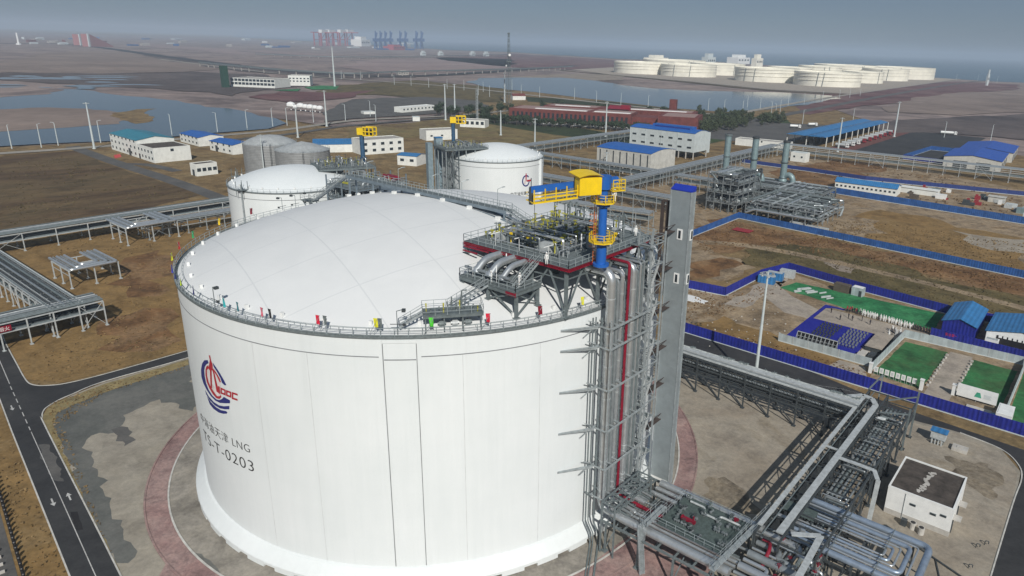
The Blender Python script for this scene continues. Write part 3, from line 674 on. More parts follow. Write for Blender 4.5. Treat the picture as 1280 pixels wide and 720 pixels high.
def wall_text(txt, p0, p1, hgt, R, off, m, parent, name, bold=-.010):
    """real lettering bent round the wall from pixel p0 to p1 (left foot, right foot)"""
    a0, z0 = CYL(*p0, R); a1, z1 = CYL(*p1, R)
    cu = bpy.data.curves.new('lettering', 'FONT'); cu.body = txt; cu.size = 1.0; cu.offset = bold; cu.space_character = 1.1
    ob = bpy.data.objects.new('lettering_source', cu); COL.objects.link(ob); bpy.context.view_layer.update()
    me = bpy.data.meshes.new_from_object(ob.evaluated_get(bpy.context.evaluated_depsgraph_get()))
    bpy.data.objects.remove(ob); xs = [v.co.x for v in me.vertices]; ys = [v.co.y for v in me.vertices]
    x0, x1, y0, y1 = min(xs), max(xs), 0, max(ys)
    mb = MB(); vs = []
    for v in me.vertices:
        u = (v.co.x-x0)/(x1-x0); a = a0+(a1-a0)*u; z = z0+(z1-z0)*u+v.co.y/y1*hgt
        vs.append(((R+off)*cos(a), (R+off)*sin(a), z))
    mb.add(vs, [tuple(p.vertices) for p in me.polygons]); bpy.data.meshes.remove(me)
    return mb.build(name, m, parent)
wall_text('中海油天津 LNG', (252, 525), (313, 566), 1.55, RT, .04, MT['black'], tank, 'company_lettering')
wall_text('TS-T-0203', (256, 548), (318, 590), 1.8, RT, .04, MT['black'], tank, 'tank_number')

# ---------------------------------------------------------------- builders for steelwork
def rail_line(mb, pts, h=1.1, post=1.5, w=.055, rails=(.55, 1.1)):
    for a, b in zip(pts[:-1], pts[1:]):
        a, b = Vector(a), Vector(b); k = max(1, int((b-a).length/post))
        for i in range(k+1):
            p = a.lerp(b, i/k); mb.beam(p, p+Vector((0, 0, h)), w)
        for r in rails: mb.beam(a+Vector((0, 0, r)), b+Vector((0, 0, r)), w*.9)
    return mb
def rail_rect(mb, x0, y0, x1, y1, z, **k):
    return rail_line(mb, [(x0, y0, z), (x1, y0, z), (x1, y1, z), (x0, y1, z), (x0, y0, z)], **k)
def stair(parent, a, b, wid, m=None, name='stair_flight'):
    """one straight flight from a (foot) to b (head) with treads, stringers and handrails"""
    a, b = Vector(a), Vector(b); d = (b-a).to_2d(); L = d.length; d = d/L if L > 1e-4 else Vector((1, 0)); n = Vector((-d.y, d.x, 0)); mb = MB()
    for s in (-1, 1):
        o = n*(s*wid/2); mb.beam(a+o, b+o, .09, .26)
        up = Vector((0, 0, 1.0)); mb.beam(a+o+up, b+o+up, .055); mb.beam(a+o+up*.55, b+o+up*.55, .045)
        k = max(2, int((b-a).length/1.3))
        for i in range(k+1): p = a.lerp(b, i/k)+o; mb.beam(p, p+up, .05)
    k = max(3, int(abs(b.z-a.z)/.25))
    rz = atan2(d.y, d.x)
    for i in range(k): mb.box(a.lerp(b, (i+.5)/k), (.27, wid-.1, .05), rz)
    return mb.build(name, m or MT['galv'], parent)
def girder(mb, a, b, h, w=.3, web=.04):
    """I-beam"""
    a, b = Vector(a), Vector(b); u = Vector((0, 0, h/2-.03)); mb.beam(a+u, b+u, w, .06); mb.beam(a-u, b-u, w, .06); mb.beam(a, b, web, h-.1)
    return mb
def valve(x, y, z, h, m1, parent, ax=0, seed=0, name='valve'):
    rnd = random.Random(seed); mb = MB(); mb.cur = 0
    d = (1, 0) if ax == 0 else (0, 1)
    mb.tube([(x-d[0]*.5, y-d[1]*.5, z+.45), (x+d[0]*.5, y+d[1]*.5, z+.45)], .13, 6)
    for s in (-.33, .33): mb.tube([(x+d[0]*(s-.04), y+d[1]*(s-.04), z+.45), (x+d[0]*(s+.04), y+d[1]*(s+.04), z+.45)], .24, 8)
    mb.tube([(x, y, z), (x, y, z+.3)], .08, 5)
    mb.cur = 1; mb.tube([(x, y, z+.5), (x, y, z+h*.7)], .10, 6); mb.tube([(x, y, z+h*.7), (x, y, z+h)], .05, 5)
    R = .30
    for k in range(8):
        p, q = k*pi/4, (k+1)*pi/4; mb.beam((x+R*cos(p), y+R*sin(p), z+h*.92), (x+R*cos(q), y+R*sin(q), z+h*.92), .06)
    mb.beam((x-R, y, z+h*.92), (x+R, y, z+h*.92), .04)
    return mb.build(name, [MT['pipeg'], m1], parent)

# ---------------------------------------------------------------- pump platform on the big tank's roof
Z1, Z2 = 46.6, 43.7
plat = thing('pump_platform', 'large grey pump platform with red edge beams on top of the foreground tank', 'platform', (31, -1, Z1))
X0, X1, Y0, Y1 = 21.0, 41.4, -12.2, 10.6
mb = MB().b2((X0, Y0, Z1-.06), (X1, Y1, Z1)); mb.build('deck', MT['grate'], plat)
mb = MB()
for a, b in (((X0, Y0), (X1, Y0)), ((X1, Y0), (X1, Y1)), ((X0, Y0), (X0, Y1)), ((X0, Y1), (X1, Y1))): girder(mb, (*a, Z1-.36), (*b, Z1-.30), .38, .3)
for y in (-4.5, 3.2): girder(mb, (X0, y, Z1-.42), (X1, y, Z1-.42), .6, .25)
mb.build('edge_beam', MT['red'], plat)
mb = MB()
for i in range(9): x = X0+1.1+i*2.3; girder(mb, (x, Y0+.2, Z1-.30), (x, Y1-.2, Z1-.30), .42, .18)
mb.build('floor_joists', MT['steel'], plat)
mb = MB(); rail_rect(mb, X0, Y0, X1, Y1, Z1, w=.07); rail_line(mb, [(X0, -3, Z1), (30, -3, Z1), (30, Y1, Z1)], w=.06); mb.build('railing', MT['rail'], plat)
mb = MB()
for x, y in ((X0+.4, Y0+.3), (28, Y0+.3), (34.5, Y0+.3), (40.6, Y0+.6), (40.9, -4.5), (40.9, 3.2), (40.0, Y1-.4), (30, Y1-.4), (33, -4.5), (33, 3.2)):
    z0 = domez(min(41.9, math.hypot(x, y)))-.3; MB().box((x, y, (z0+Z1-.7)/2), (.42, .42, Z1-.7-z0)).box((x, y, z0+.35), (.9, .9, .12)).build('leg', MT['steel'], plat)
for a, b, c in (((34.5, Y0+.3), (40.6, Y0+.6), 0), ((40.6, Y0+.6), (40.9, -4.5), 0), ((40.9, -4.5), (40.9, 3.2), 0), ((40.9, 3.2), (40.0, Y1-.4), 0), ((28, Y0+.3), (34.5, Y0+.3), 0)):
    za, zb = domez(min(41.9, math.hypot(*a)))+.3, domez(min(41.9, math.hypot(*b)))+.3; m = ((a[0]+b[0])/2, (a[1]+b[1])/2, Z1-.75)
    MB().beam((*a, za), m, .22).beam((*b, zb), m, .22).beam((*a, Z1-1.9), (*b, Z1-1.9), .16).build('brace', MT['steel'], plat)
# lower deck towards the camera
MB().b2((26.2, -18.0, Z2-.06), (37.0, Y0-.5, Z2)).build('lower_deck', MT['grate'], plat)
mb = MB()
for a, b in (((26.2, -18), (37, -18)), ((37, -18), (37, Y0-.5)), ((26.2, -18), (26.2, Y0-.5)), ((30, -18), (30, -12.7)), ((33.5, -18), (33.5, -12.7))): girder(mb, (*a, Z2-.36), (*b, Z2-.36), .55, .25)
mb.build('lower_beam', MT['steel'], plat)
mb = MB(); rail_line(mb, [(26.2, Y0-.5, Z2), (26.2, -18, Z2), (37, -18, Z2), (37, Y0-.5, Z2)], w=.07); mb.build('lower_railing', MT['rail'], plat)
for x, y in ((26.6, -17.6), (31.5, -17.6), (36.6, -17.4), (36.6, -13)):
    z0 = domez(min(41.9, math.hypot(x, y)))-.3; MB().box((x, y, (z0+Z2-.6)/2), (.4, .4, Z2-.6-z0)).box((x, y, z0+.35), (.85, .85, .12)).build('leg', MT['steel'], plat)
for a, b in (((36.6, -17.4), (36.6, -12.6)), ((31.5, -17.6), (36.6, -17.4))):
    za, zb = domez(min(41.9, math.hypot(*a)))+.2, domez(min(41.9, math.hypot(*b)))+.2
    MB().beam((*a, za), (*b, Z2-.6), .2).beam((*b, zb), (*a, Z2-.6), .2).build('brace', MT['steel'], plat)
MB().b2((35.2, -18.05, Z2-.75), (37.05, -17.95, Z2-.1)).build('red_kick_plate', MT['red'], plat)
stair(plat, (35.6, -16.6, Z2), (35.6, -11.8, Z1), 1.0)
stair(plat, (30.5, -24.0, 41.6), (31.9, -18.4, Z2), 1.0)
# big silver elbows on the lower deck
for i, (x, r) in enumerate(((28.6, .55), (31.3, .55), (33.6, .42))):
    MB().pipe([(x, -16.9, Z2+1.0), (x, -12.2, Z2+1.0+.9), (x, -9.5, Z2+1.9)][:1]+[(x, -15.2, Z2+2.3), (x, -10.8, Z2+2.3)], r, 12, 1.6).tube([(x, -16.95, Z2+.75), (x, -16.75, Z2+1.25)], r*1.45, 12).build('silver_elbow', MT['silver'], plat, smooth=True)
MB().tube([(26.6, -17.2, Z2+1.2), (35.2, -17.2, Z2+1.2)], .22, 8).tube([(26.6, -16.6, Z2+.7), (35.2, -16.6, Z2+.7)], .13, 8).build('header_pipe', MT['pipeg'], plat, smooth=True)
rnd = random.Random(3)
for i in range(8): valve(rnd.uniform(26.8, 34.5), rnd.uniform(-17.3, -13.4), Z2, rnd.uniform(1.2, 1.9), MT['steel'], plat, i % 2, i)
# red rolled beams stored at the corner, as seen under the upper deck
for k in range(2): MB().tube([(21.4+k*.1, Y0-.3-k*.35, Z1-.7-k*.55), (26.5-k*2, Y0-.3-k*.35, Z1-.7-k*.55)], .13, 8).build('red_fire_pipe', MT['red'], plat, smooth=True)
# valve field
for i in range(84):
    c = rnd.random(); x = rnd.uniform(22.5, 36.5) if i < 60 else rnd.uniform(23, 40); y = rnd.uniform(-8, 8.8) if i < 60 else rnd.uniform(-10, 9)
    if 36 < x and 3.5 < y < 7.5: continue
    m_ = MT['yelgr'] if c < .58 else (MT['steel'] if c < .8 else (MT['steeld'] if c < .93 else MT['silver']))
    valve(x, y, Z1, rnd.uniform(1.3, 2.7), m_, plat, i % 2, 100+i)
for i in range(26):
    y = -10.5+i*.78; x0 = rnd.uniform(22, 28); x1 = rnd.uniform(33, 40); h = rnd.choice((.5, .9, 1.4, 1.9, 2.4))
    mb = MB().pipe([(x0, y, Z1), (x0, y, Z1+h), (x1, y, Z1+h), (x1, y, Z1)], rnd.choice((.09, .13, .2)), 7); mb.build('deck_pipe', rnd.choice((MT['pipeg'], MT['silver'], MT['steel'])), plat, smooth=True)
for i in range(20):
    x = 23+i*.82; y0 = rnd.uniform(-10, -4); y1 = rnd.uniform(2, 9); h = rnd.choice((.4, .8, 1.2))
    MB().pipe([(x, y0, Z1), (x, y0, Z1+h), (x, y1, Z1+h), (x, y1, Z1)], rnd.choice((.08, .12, .16)), 7).build('deck_pipe', rnd.choice((MT['pipeg'], MT['steel'])), plat, smooth=True)
for i in range(16):                                         # vents with crooked heads, tall and dark at the back
    x = 22.2+i*.95; y = 9.8-rnd.random()*2.2; h = rnd.uniform(2.2, 3.6)
    MB().pipe([(x, y, Z1), (x, y, Z1+h), (x+.5, y, Z1+h), (x+.5, y, Z1+h-.5)], .12, 7).build('vent_pipe', MT['steel'], plat, smooth=True)
for i in range(70):
    x, y = rnd.uniform(22, 38.5), rnd.uniform(-9, 9.4); h = rnd.uniform(.7, 1.9)
    mb = MB().tube([(x, y, Z1), (x, y, Z1+h)], rnd.uniform(.07, .16), 6).box((x, y, Z1+h), (rnd.uniform(.25, .6), rnd.uniform(.25, .6), rnd.uniform(.15, .45)))
    mb.build('instrument_post', rnd.choice((MT['yelgr'], MT['yellow'], MT['yelgr'], MT['galvl'], MT['galv'], MT['silver'], MT['steel'])), plat)
for i, (x, y, h) in enumerate(((24, 10.2, 4.2), (29, 10.2, 4.6), (37, 10, 4.0))):
    MB().pipe([(x, y, Z1), (x, y, Z1+h), (x+1.6, y, Z1+h+.3)], .07, 6).box((x+1.9, y, Z1+h+.3), (.7, .3, .14)).build('deck_lamp', MT['rail'], plat)
for x, y, d in ((34.5, -8.6, (1.6, 1.1, 1.5)), (37.6, -2.0, (.8, 1.4, 1.8)), (25.5, -8.8, (1.2, .9, 1.2))):
    MB().box((x, y, Z1+.15+d[2]/2), d).box((x, y, Z1+.1), (d[0]*.8, d[1]*.8, .2)).box((x+d[0]*.2, y-d[1]/2-.02, Z1+d[2]*.6), (d[0]*.35, .04, d[2]*.4)).build('control_cabinet', MT['galvl'], plat)
for i, (x, y, z, rz) in enumerate(((26.5, -11, Z1+2.0, .5), (31, -10.7, Z1+2.1, .5), (36.5, -10.6, Z1+1.9, .5), (28.5, -17.6, Z2+2.2, .5), (33, -17.5, Z2+2.3, 2.3), (30.8, -13.2, Z2+2.6, 2.3), (38, -5, Z1+2.4, 2.2), (34, -2, Z1+2.6, .5))):
    MB().beam((x, y, z-2.0), (x, y, z), .06).beam((x-.7*cos(rz), y-.7*sin(rz), z-.25), (x+.7*cos(rz), y+.7*sin(rz), z+.25), .16, .10).build('strip_lamp', MT['white'], plat)

# ---------------------------------------------------------------- small instrument platform near the front of the rim
sp_a = atan2(-26.1, 33.75)
sp = thing('instrument_platform', 'small raised platform with dark piping by the front rim of the foreground tank', 'platform', (40.4*cos(sp_a), 40.4*sin(sp_a), 40.0), sp_a)
L = 3.9; zd = 1.75
mb = MB().b2((-1.4, -L, zd-.08), (1.5, L, zd)); 
for x in (-1.4, 1.5): mb.beam((x, -L, zd-.25), (x, L, zd-.25), .12, .3)
mb.build('deck', MT['steel'], sp, local=True)
for x in (-1.2, 1.3):
    for y in (-3.6, -1.2, 1.2, 3.6): MB().beam((x, y, -.6 if x < 0 else -.7), (x, y, zd-.1), .16).build('leg', MT['steel'], sp, local=True)
rail_rect(MB(), -1.4, -L, 1.5, L, zd, w=.06).build('railing', MT['rail'], sp, local=True)
rnd = random.Random(9)
for i in range(13):
    x, y, h = rnd.uniform(-1, 1.1), -3.4+i*.55, rnd.uniform(.6, 1.9)
    MB().tube([(x, y, zd), (x, y, zd+h)], rnd.uniform(.05, .12), 6).tube([(x-.2, y, zd+h*.8), (x+.25, y, zd+h*.8)], .09, 6).box((x, y, zd+h), (.18, .18, .2)).build('instrument_pipe', MT['steel'] if i % 4 else MT['yelgr'], sp, local=True)
MB().pipe([(.2, 1.2, zd), (.2, 1.2, zd+2.8), (.2, 1.9, zd+2.8)], .10, 7).build('vent_pipe', MT['steel'], sp, local=True)
for i in range(3): MB().tube([(.3, -1.8+i*1.7, .15), (.3, -1.1+i*1.7, .15)], .42, 10).tube([(.3, -2.0+i*1.7, .15), (.3, -.9+i*1.7, .15)], .2, 8).build('blind_flange', MT['steel'] if i != 1 else MT['galvl'], sp, local=True)
pa = WM[sp.name] @ Vector((.2, -L, zd)); pb = WM[sp.name] @ Vector((.2, -L-3.0, .05)); stair(sp, pb, pa, .9)
ps = WM[sp.name] @ Vector((-1.1, 3.4, zd))

# ---------------------------------------------------------------- walkway bridge over the dome
br = thing('roof_walkway', 'long blue grey walkway bridge running across the dome of the foreground tank', 'walkway', (0, 3, 48.9))
zb = 48.15; ya, yb = 1.8, 3.4; XA = -29.0; XE = 16.6
MB().b2((XA, ya, zb-.06), (XE, yb, zb)).build('deck', MT['grate'], br)
mb = MB()
for y in (ya, yb): mb.beam((XA, y, zb-.3), (XE, y, zb-.3), .12, .55)
for i in range(23): mb.beam((XA+.5+i*2, ya, zb-.25), (XA+.5+i*2, yb, zb-.25), .1)
mb.build('side_girder', mat('blue_grey_steel', (.17, .215, .25), .55, .1), br)
mb = MB(); rail_line(mb, [(XA, ya, zb), (19, ya, zb)], w=.06); rail_line(mb, [(XA, yb, zb), (XE, yb, zb)], w=.06); mb.build('railing', MT['rail'], br)
for x in (-28, -20, -13, -6, 1, 8, 16.2):
    mb = MB()
    for y in (ya, yb):
        zz = domez(min(41.5, math.hypot(x, y))); mb.box((x, y, (zz+zb-.5)/2), (.26, .26, max(.2, zb-.5-zz)))
    mb.build('support', bpy.data.materials['blue_grey_steel'], br)
for x in (-28, -20, -13, -6, 1, 8, 15):
    for y in (ya-.3, yb+.3): MB().box((x, y, domez(min(41.5, math.hypot(x, y)))+.22), (.7, .7, .55)).build('foot_block', MT['white'], br)
stair(br, (21.4, 2.6, Z1), (XE, 2.6, zb), 1.3)
stair(br, (-43, 2.6, 40.3), (XA, 2.6, zb), 1.3)
MB().b2((-46.5, 1.4, 40.1), (-43, 3.8, 40.3)).build('landing', MT['grate'], br)
mb = MB(); rail_rect(mb, -46.5, 1.4, -43, 3.8, 40.3, w=.06); mb.build('landing_railing', MT['rail'], br)
mb = MB()
for y in (ya, yb): mb.beam((XE-.4, y, zb-.6), (21, y, 46.0), .16).beam((-1, y, zb-.55), (12, y, 46.9), .2).beam((12, y, 46.9), (20, y, 45.9), .2).beam((-43.5, y, 40.1), (-41.9, y, 37), .2).beam((-46.3, y, 40.1), (-41.9, y, 36), .2)
mb.build('strut', bpy.data.materials['blue_grey_steel'], br)
for i, x in enumerate((-24, -14, -4, 4, 13)):
    MB().pipe([(x, yb+.1, zb), (x, yb+.1, zb+3.0), (x+.4, yb+.9, zb+3.3)], .055, 6).box((x+.45, yb+1.1, zb+3.3), (.25, .6, .12)).build('walkway_lamp', MT['rail'], br)

# ---------------------------------------------------------------- jib crane
cr = thing('jib_crane', 'jib crane with blue post and square yellow cab on the foreground tank', 'crane', (38.6, 5.0, Z1))
bx, by = G(751, 331, Z1)[:2]
cr.location = (bx, by, Z1); WM[cr.name] = Matrix.Translation((bx, by, Z1))
HC = 11.2
mb = MB().tube([(bx, by, Z1-.1), (bx, by, Z1+3.3)], .72, 16).tube([(bx, by, Z1+3.3), (bx, by, Z1+HC)], .58, 16).tube([(bx, by, Z1-.1), (bx, by, Z1+.25)], 1.15, 16).tube([(bx, by, Z1+8.3), (bx, by, Z1+8.8)], .95, 16)
mb.build('post', MT['blue'], cr, smooth=True)
mb = MB()
for i in range(17): z = Z1+.6+i*.52; mb.beam((bx-1.25, by-.25, z), (bx-1.25, by+.25, z), .05)
for s in (-.25, .25): mb.beam((bx-1.25, by+s, Z1), (bx-1.25, by+s, Z1+9.6), .07)
for i in range(8):
    z = Z1+2.4+i*.9
    for s in (-.4, .4): mb.beam((bx-1.25, by+s*.7, z), (bx-1.95, by+s, z), .05)
    mb.beam((bx-1.95, by-.4, z), (bx-1.95, by+.4, z), .05)
mb.build('ladder', MT['orange'], cr)
for z, R in ((3.4, 1.75), (8.9, 1.65)):
    mb = MB().lathe([(.75, z-.1), (R, z-.1), (R, z+.06), (.75, z+.06)], 8, (bx, by, Z1))
    for i in range(8):
        a, b = i*pi/4, (i+1)*pi/4
        pa_, pb_ = (bx+R*cos(a), by+R*sin(a)), (bx+R*cos(b), by+R*sin(b))
        mb.beam((*pa_, Z1+z), (*pa_, Z1+z+1.15), .09)
        for h in (.4, .78, 1.15): mb.beam((*pa_, Z1+z+h), (*pb_, Z1+z+h), .05)
    mb.build('ring_platform', MT['yellow'], cr)
# slewing top: machinery house, jib and walkways.  jib direction found on the ground plane at jib height
zj = Z1+HC
J0 = Vector(G(752, 222, zj)[:2]); J1 = Vector(G(667, 227, zj)[:2]); jd = Vector((-.45, -.893)) if (J1-J0).length < 1 else (J1-J0).normalized(); jn = Vector((-jd.y, jd.x))
def jp(u, v, z): return (bx+jd.x*u+jn.x*v, by+jd.y*u+jn.y*v, Z1+z)
jr = atan2(jd.y, jd.x)
mb = MB(); mb.beam(jp(-2.0, 0, HC+.7), jp(10.6, 0, HC+.0), .6, .75); mb.tube([jp(0, 0, HC-.5), jp(0, 0, HC+1.3)], .95, 14); mb.build('jib', MT['blue'], cr)
cb = Vector(jp(2.9, 1.5, HC-.1))
side = 1 if (Vector(jp(2, 1, 0))-CAMP).length < (Vector(jp(2, -1, 0))-CAMP).length else -1
mb = MB(); c0 = jp(3.0, side*1.25, HC+.35)
mb.box(c0, (3.2, 1.5, 2.3), jr)
mb.build('cab', MT['yellow'], cr)
mb = MB()
for s in range(9):
    u = -1.75+3.5*s/8; v = .28*(1-(u/1.75)**2)
    if s < 8:
        u2 = -1.75+3.5*(s+1)/8; v2 = .28*(1-(u2/1.75)**2)
        mb.add([jp(3.0+u, side*2.25, HC+1.55+v), jp(3.0+u2, side*2.25, HC+1.55+v2), jp(3.0+u2, -side*1.2, HC+1.75+v2), jp(3.0+u, -side*1.2, HC+1.75+v)], [(0, 1, 2, 3)])
        mb.add([jp(3.0+u, side*2.25, HC+1.62+v), jp(3.0+u2, side*2.25, HC+1.62+v2), jp(3.0+u2, -side*1.2, HC+1.82+v2), jp(3.0+u, -side*1.2, HC+1.82+v)], [(0, 1, 2, 3)])
mb.build('cab_roof', MT['yellow'], cr)
mb = MB(); mb.box(jp(3.0, side*.43, HC+.4), (3.4, .06, 2.0), jr); mb.build('cab_window', MT['glass'], cr)
mb = MB()
mb.beam(jp(4.6, side*1.2, HC-1.15), jp(10.8, side*1.2, HC-1.5), .8, .12); mb.beam(jp(4.6, -side*.9, HC-1.15), jp(10.8, -side*.9, HC-1.5), .3, .12)
for k in range(5):
    u = 4.7+k*1.5; zz = HC-1.15-(u-4.6)*.056
    mb.beam(jp(u, side*1.55, zz), jp(u, side*1.55, zz+1.75), .12)
    mb.beam(jp(u, side*1.2, zz), jp(u, -side*.9, zz), .10)
for h in (.1, .55, 1.0): mb.beam(jp(4.6, side*1.55, HC-1.15+h), jp(10.8, side*1.55, HC-1.5+h), .11)
for h in (.5, 1.0): mb.beam(jp(4.6, -side*1.0, HC-1.15+h), jp(10.8, -side*1.0, HC-1.5+h), .08)
mb.build('jib_walkway', MT['yellow'], cr)
mb = MB(); c_ = jp(-2.0, 0, 0)
for h in (-.2, .3, .8):
    for q in (-1, 1): mb.beam(jp(-.8, q*1.1, HC+h), jp(-2.6, q*1.1, HC+h), .08)
    mb.beam(jp(-2.6, -1.1, HC+h), jp(-2.6, 1.1, HC+h), .08)
for u, v in ((-2.6, -1.1), (-2.6, 0), (-2.6, 1.1), (-1.7, 1.1), (-1.7, -1.1), (-.8, -1.1), (-.8, 1.1)): mb.beam(jp(u, v, HC-.7), jp(u, v, HC+.85), .09)
mb.box(jp(-1.7, 0, HC-.7), (2.0, 2.2, .12), jr)
mb.build('rear_platform', MT['yellow'], cr)
mb = MB(); mb.tube([jp(10.5, 0, HC+.3), jp(10.5, 0, HC-1.9)], .28, 8); mb.beam(jp(10.5, 0, HC+.2), jp(10.5, 0, HC+1.5), .08); mb.beam(jp(10.0, 0, HC-1.5), jp(10.0, 0, HC-9.0), .045); mb.build('hoist', MT['steeld'], cr)

# ---------------------------------------------------------------- pipes climbing the tank wall
rs = thing('riser_rack', 'tall bundle of silver pipes and one red pipe climbing the foreground tank', 'pipe rack', (44.2, -1.5, 0))
ris = [(-6.0, .66, 'silver', 45.2), (-4.85, .16, 'steel', 44.0), (-4.15, .24, 'pipeg', 43.6), (-3.2, .30, 'silver', 44.6), (-2.4, .13, 'steel', 43.0), (-1.5, .23, 'red', 45.6), (-.35, .46, 'silver', 45.0), (.55, .16, 'pipeg', 44.2), (1.05, .13, 'steel', 43.8), (1.6, .17, 'silver', 44.9), (2.15, .12, 'steel', 44.4), (2.6, .14, 'pipeg', 45.0)]
XB = 44.3
for y, r, m, zt in ris:
    zl = 6.4
    MB().pipe([(36.0, y, zt), (XB, y, zt), (XB, y, zl), (49.0, y, zl-.4)], r, 14 if r > .4 else 9, r*2.4).build('riser_pipe', MT[m], rs, smooth=True)
    if r > .25:
        mb = MB(); z = 9.5
        while z < zt-3: mb.tube([(XB, y, z), (XB, y, z+.10)], r*1.07, 12); z += 5.3
        mb.build('cladding_band', MT['galvl'] if m != 'red' else MT['red'], rs, smooth=True)
# thin pipes down the wall face to the foot, turning out along the ground
for y, r, xx in ((-7.4, .10, 42.9), (-7.9, .12, 42.75), (-6.9, .16, 43.6)):
    MB().pipe([(xx, y, 38.5), (xx, y, 3.6), (xx+1.3, y-.3, 2.2), (xx+1.3, y-.3, .25), (xx+5.2, y-6.8, .22)], r, 8, .4).build('riser_pipe', MT['steel'], rs, smooth=True)
ZB = (37.2, 34.0, 27.4, 20.6, 14.0, 8.6)
for i, z in enumerate(ZB):
    mb = MB()
    for x in (43.1, 45.5): mb.beam((x, -7.2, z), (x, 3.3, z), .2, .26)
    for y in (-7.2, -5.1, -3.6, -1.0, .9, 3.3): mb.beam((42.0, y, z), (45.5, y, z), .16, .2)
    mb.build('support_frame', MT['galv'], rs)
    if z > 9:
        y0 = -7.3; yw = -12.2; xw = sqrt(RT*RT-yw*yw)
        mb = MB(); mb.beam((43.3, y0, z), (xw+.05, yw, z+.0), .34, .10); mb.beam((43.3, y0, z-.25), (xw+.05, yw, z-.05), .06, .36)
        mb.beam((43.1, y0-.2, z+.5), (42.5, y0-1.4, z+1.0), .12); mb.beam((42.8, y0, z-.2), (42.0, y0-1.6, z-1.5), .1)
        mb.build('wall_bracket', MT['galv'], rs)
mb = MB()
for x, y in ((45.5, -7.2), (45.5, 3.3), (43.1, 3.3)): mb.beam((x, y, 6.0), (x, y, 38.6), .16)
mb.build('rack_post', MT['galv'], rs)

# ---------------------------------------------------------------- stair tower
st = thing('stair_tower', 'grey steel zigzag stair tower between the pipe bundle and the tall lift tower', 'stairs', (44.2, 7.2, 0))
sx0, sx1, sy0, sy1 = 42.7, 44.9, 3.3, 7.3
for x in (sx0, sx1):
    for y in (sy0, sy1): MB().beam((x, y, 0), (x, y, 48.8), .24).build('column', MT['galv'], st)
nfl = 14; dz = 47.0/nfl
for i in range(nfl):
    z0, z1 = .2+i*dz, .2+(i+1)*dz; x = sx0+.65 if i % 2 else sx1-.65
    ya, yb = (sy0+1.0, sy1-1.1) if i % 2 == 0 else (sy1-1.1, sy0+1.0)
    stair(st, (x, ya, z0), (x, yb, z1), 1.0, MT['galvl'])
    yl = (yb, sy1) if yb > ya else (sy0, yb)
    mb = MB().b2((sx0, min(yl), z1-.08), (sx1, max(yl), z1)); ye = sy1 if yb > ya else sy0
    rail_line(mb, [(sx0, ye, z1), (sx1, ye, z1)], w=.05); mb.build('landing', MT['grate'], st)
mb = MB()
for i in range(nfl):
    z0, z1 = .2+i*dz, .2+(i+1)*dz
    for x in (sx0, sx1): mb.beam((x, sy0, z1), (x, sy1, z1), .14)
    for y in (sy0, sy1): mb.beam((sx0, y, z1), (sx1, y, z1), .14)
    if i % 2: mb.beam((sx0, sy1, z0), (sx1, sy1, z1), .09)
    else: mb.beam((sx1, sy1, z0), (sx0, sy1, z1), .09)
    mb.beam((sx0, sy0 if i % 2 else sy1, z0), (sx0, sy1 if i % 2 else sy0, z1), .09)
mb.build('frame_brace', MT['galv'], st)
mb = MB().b2((41.0, 2.9, 46.9), (45.5, 3.6, 47.0)); mb.build('top_bridge', MT['grate'], st)
mb = MB(); rail_line(mb, [(sx1, sy0, 47.2), (sx1, sy1, 47.2), (sx0, sy1, 47.2)], w=.06); mb.build('railing', MT['rail'], st)
# brown braced frame tying the tower to the lift
for z in (47.6, 41.5, 34.5, 27.5, 20.5, 13.5): 
    mb = MB()
    mb.beam((43.6, sy1, z), (43.6, 12.4, z), .14); mb.beam((42.7, sy1, z), (42.7, 12.4, z), .12)
    mb.b2((42.7, sy1, z-.07), (43.6, 12.4, z)); mb.beam((43.6, sy1, z+1.1), (43.6, 12.4, z+1.1), .07); mb.beam((43.6, sy1, z), (43.6, 12.4, z+1.1), .06)
    mb.build('lift_landing', bpy.data.materials.get('brown_steel') or mat('brown_steel', (.06, .045, .04), .7), st)
mb = MB()
for x in (40.6, 41.6): mb.beam((x, 13.2, 36), (x, 13.2, 52.0), .45)
mb.beam((40.6, 13.2, 52), (43.4, 13.2, 52), .3); mb.beam((40.6, 13.2, 51.2), (43.4, 13.2, 51.2), .2)
for k in range(3): z = 37+k*5; mb.beam((41.6, 13.2, z), (43.4, 13.2, z+5), .18).beam((43.4, 13.2, z), (41.6, 13.2, z+5), .18)
mb.build('mast_brace', bpy.data.materials['brown_steel'], st)
MB().tube([(43.7, 9.6, 3), (43.7, 9.6, 46)], .07, 7).build('thin_red_pipe', MT['red'], st)

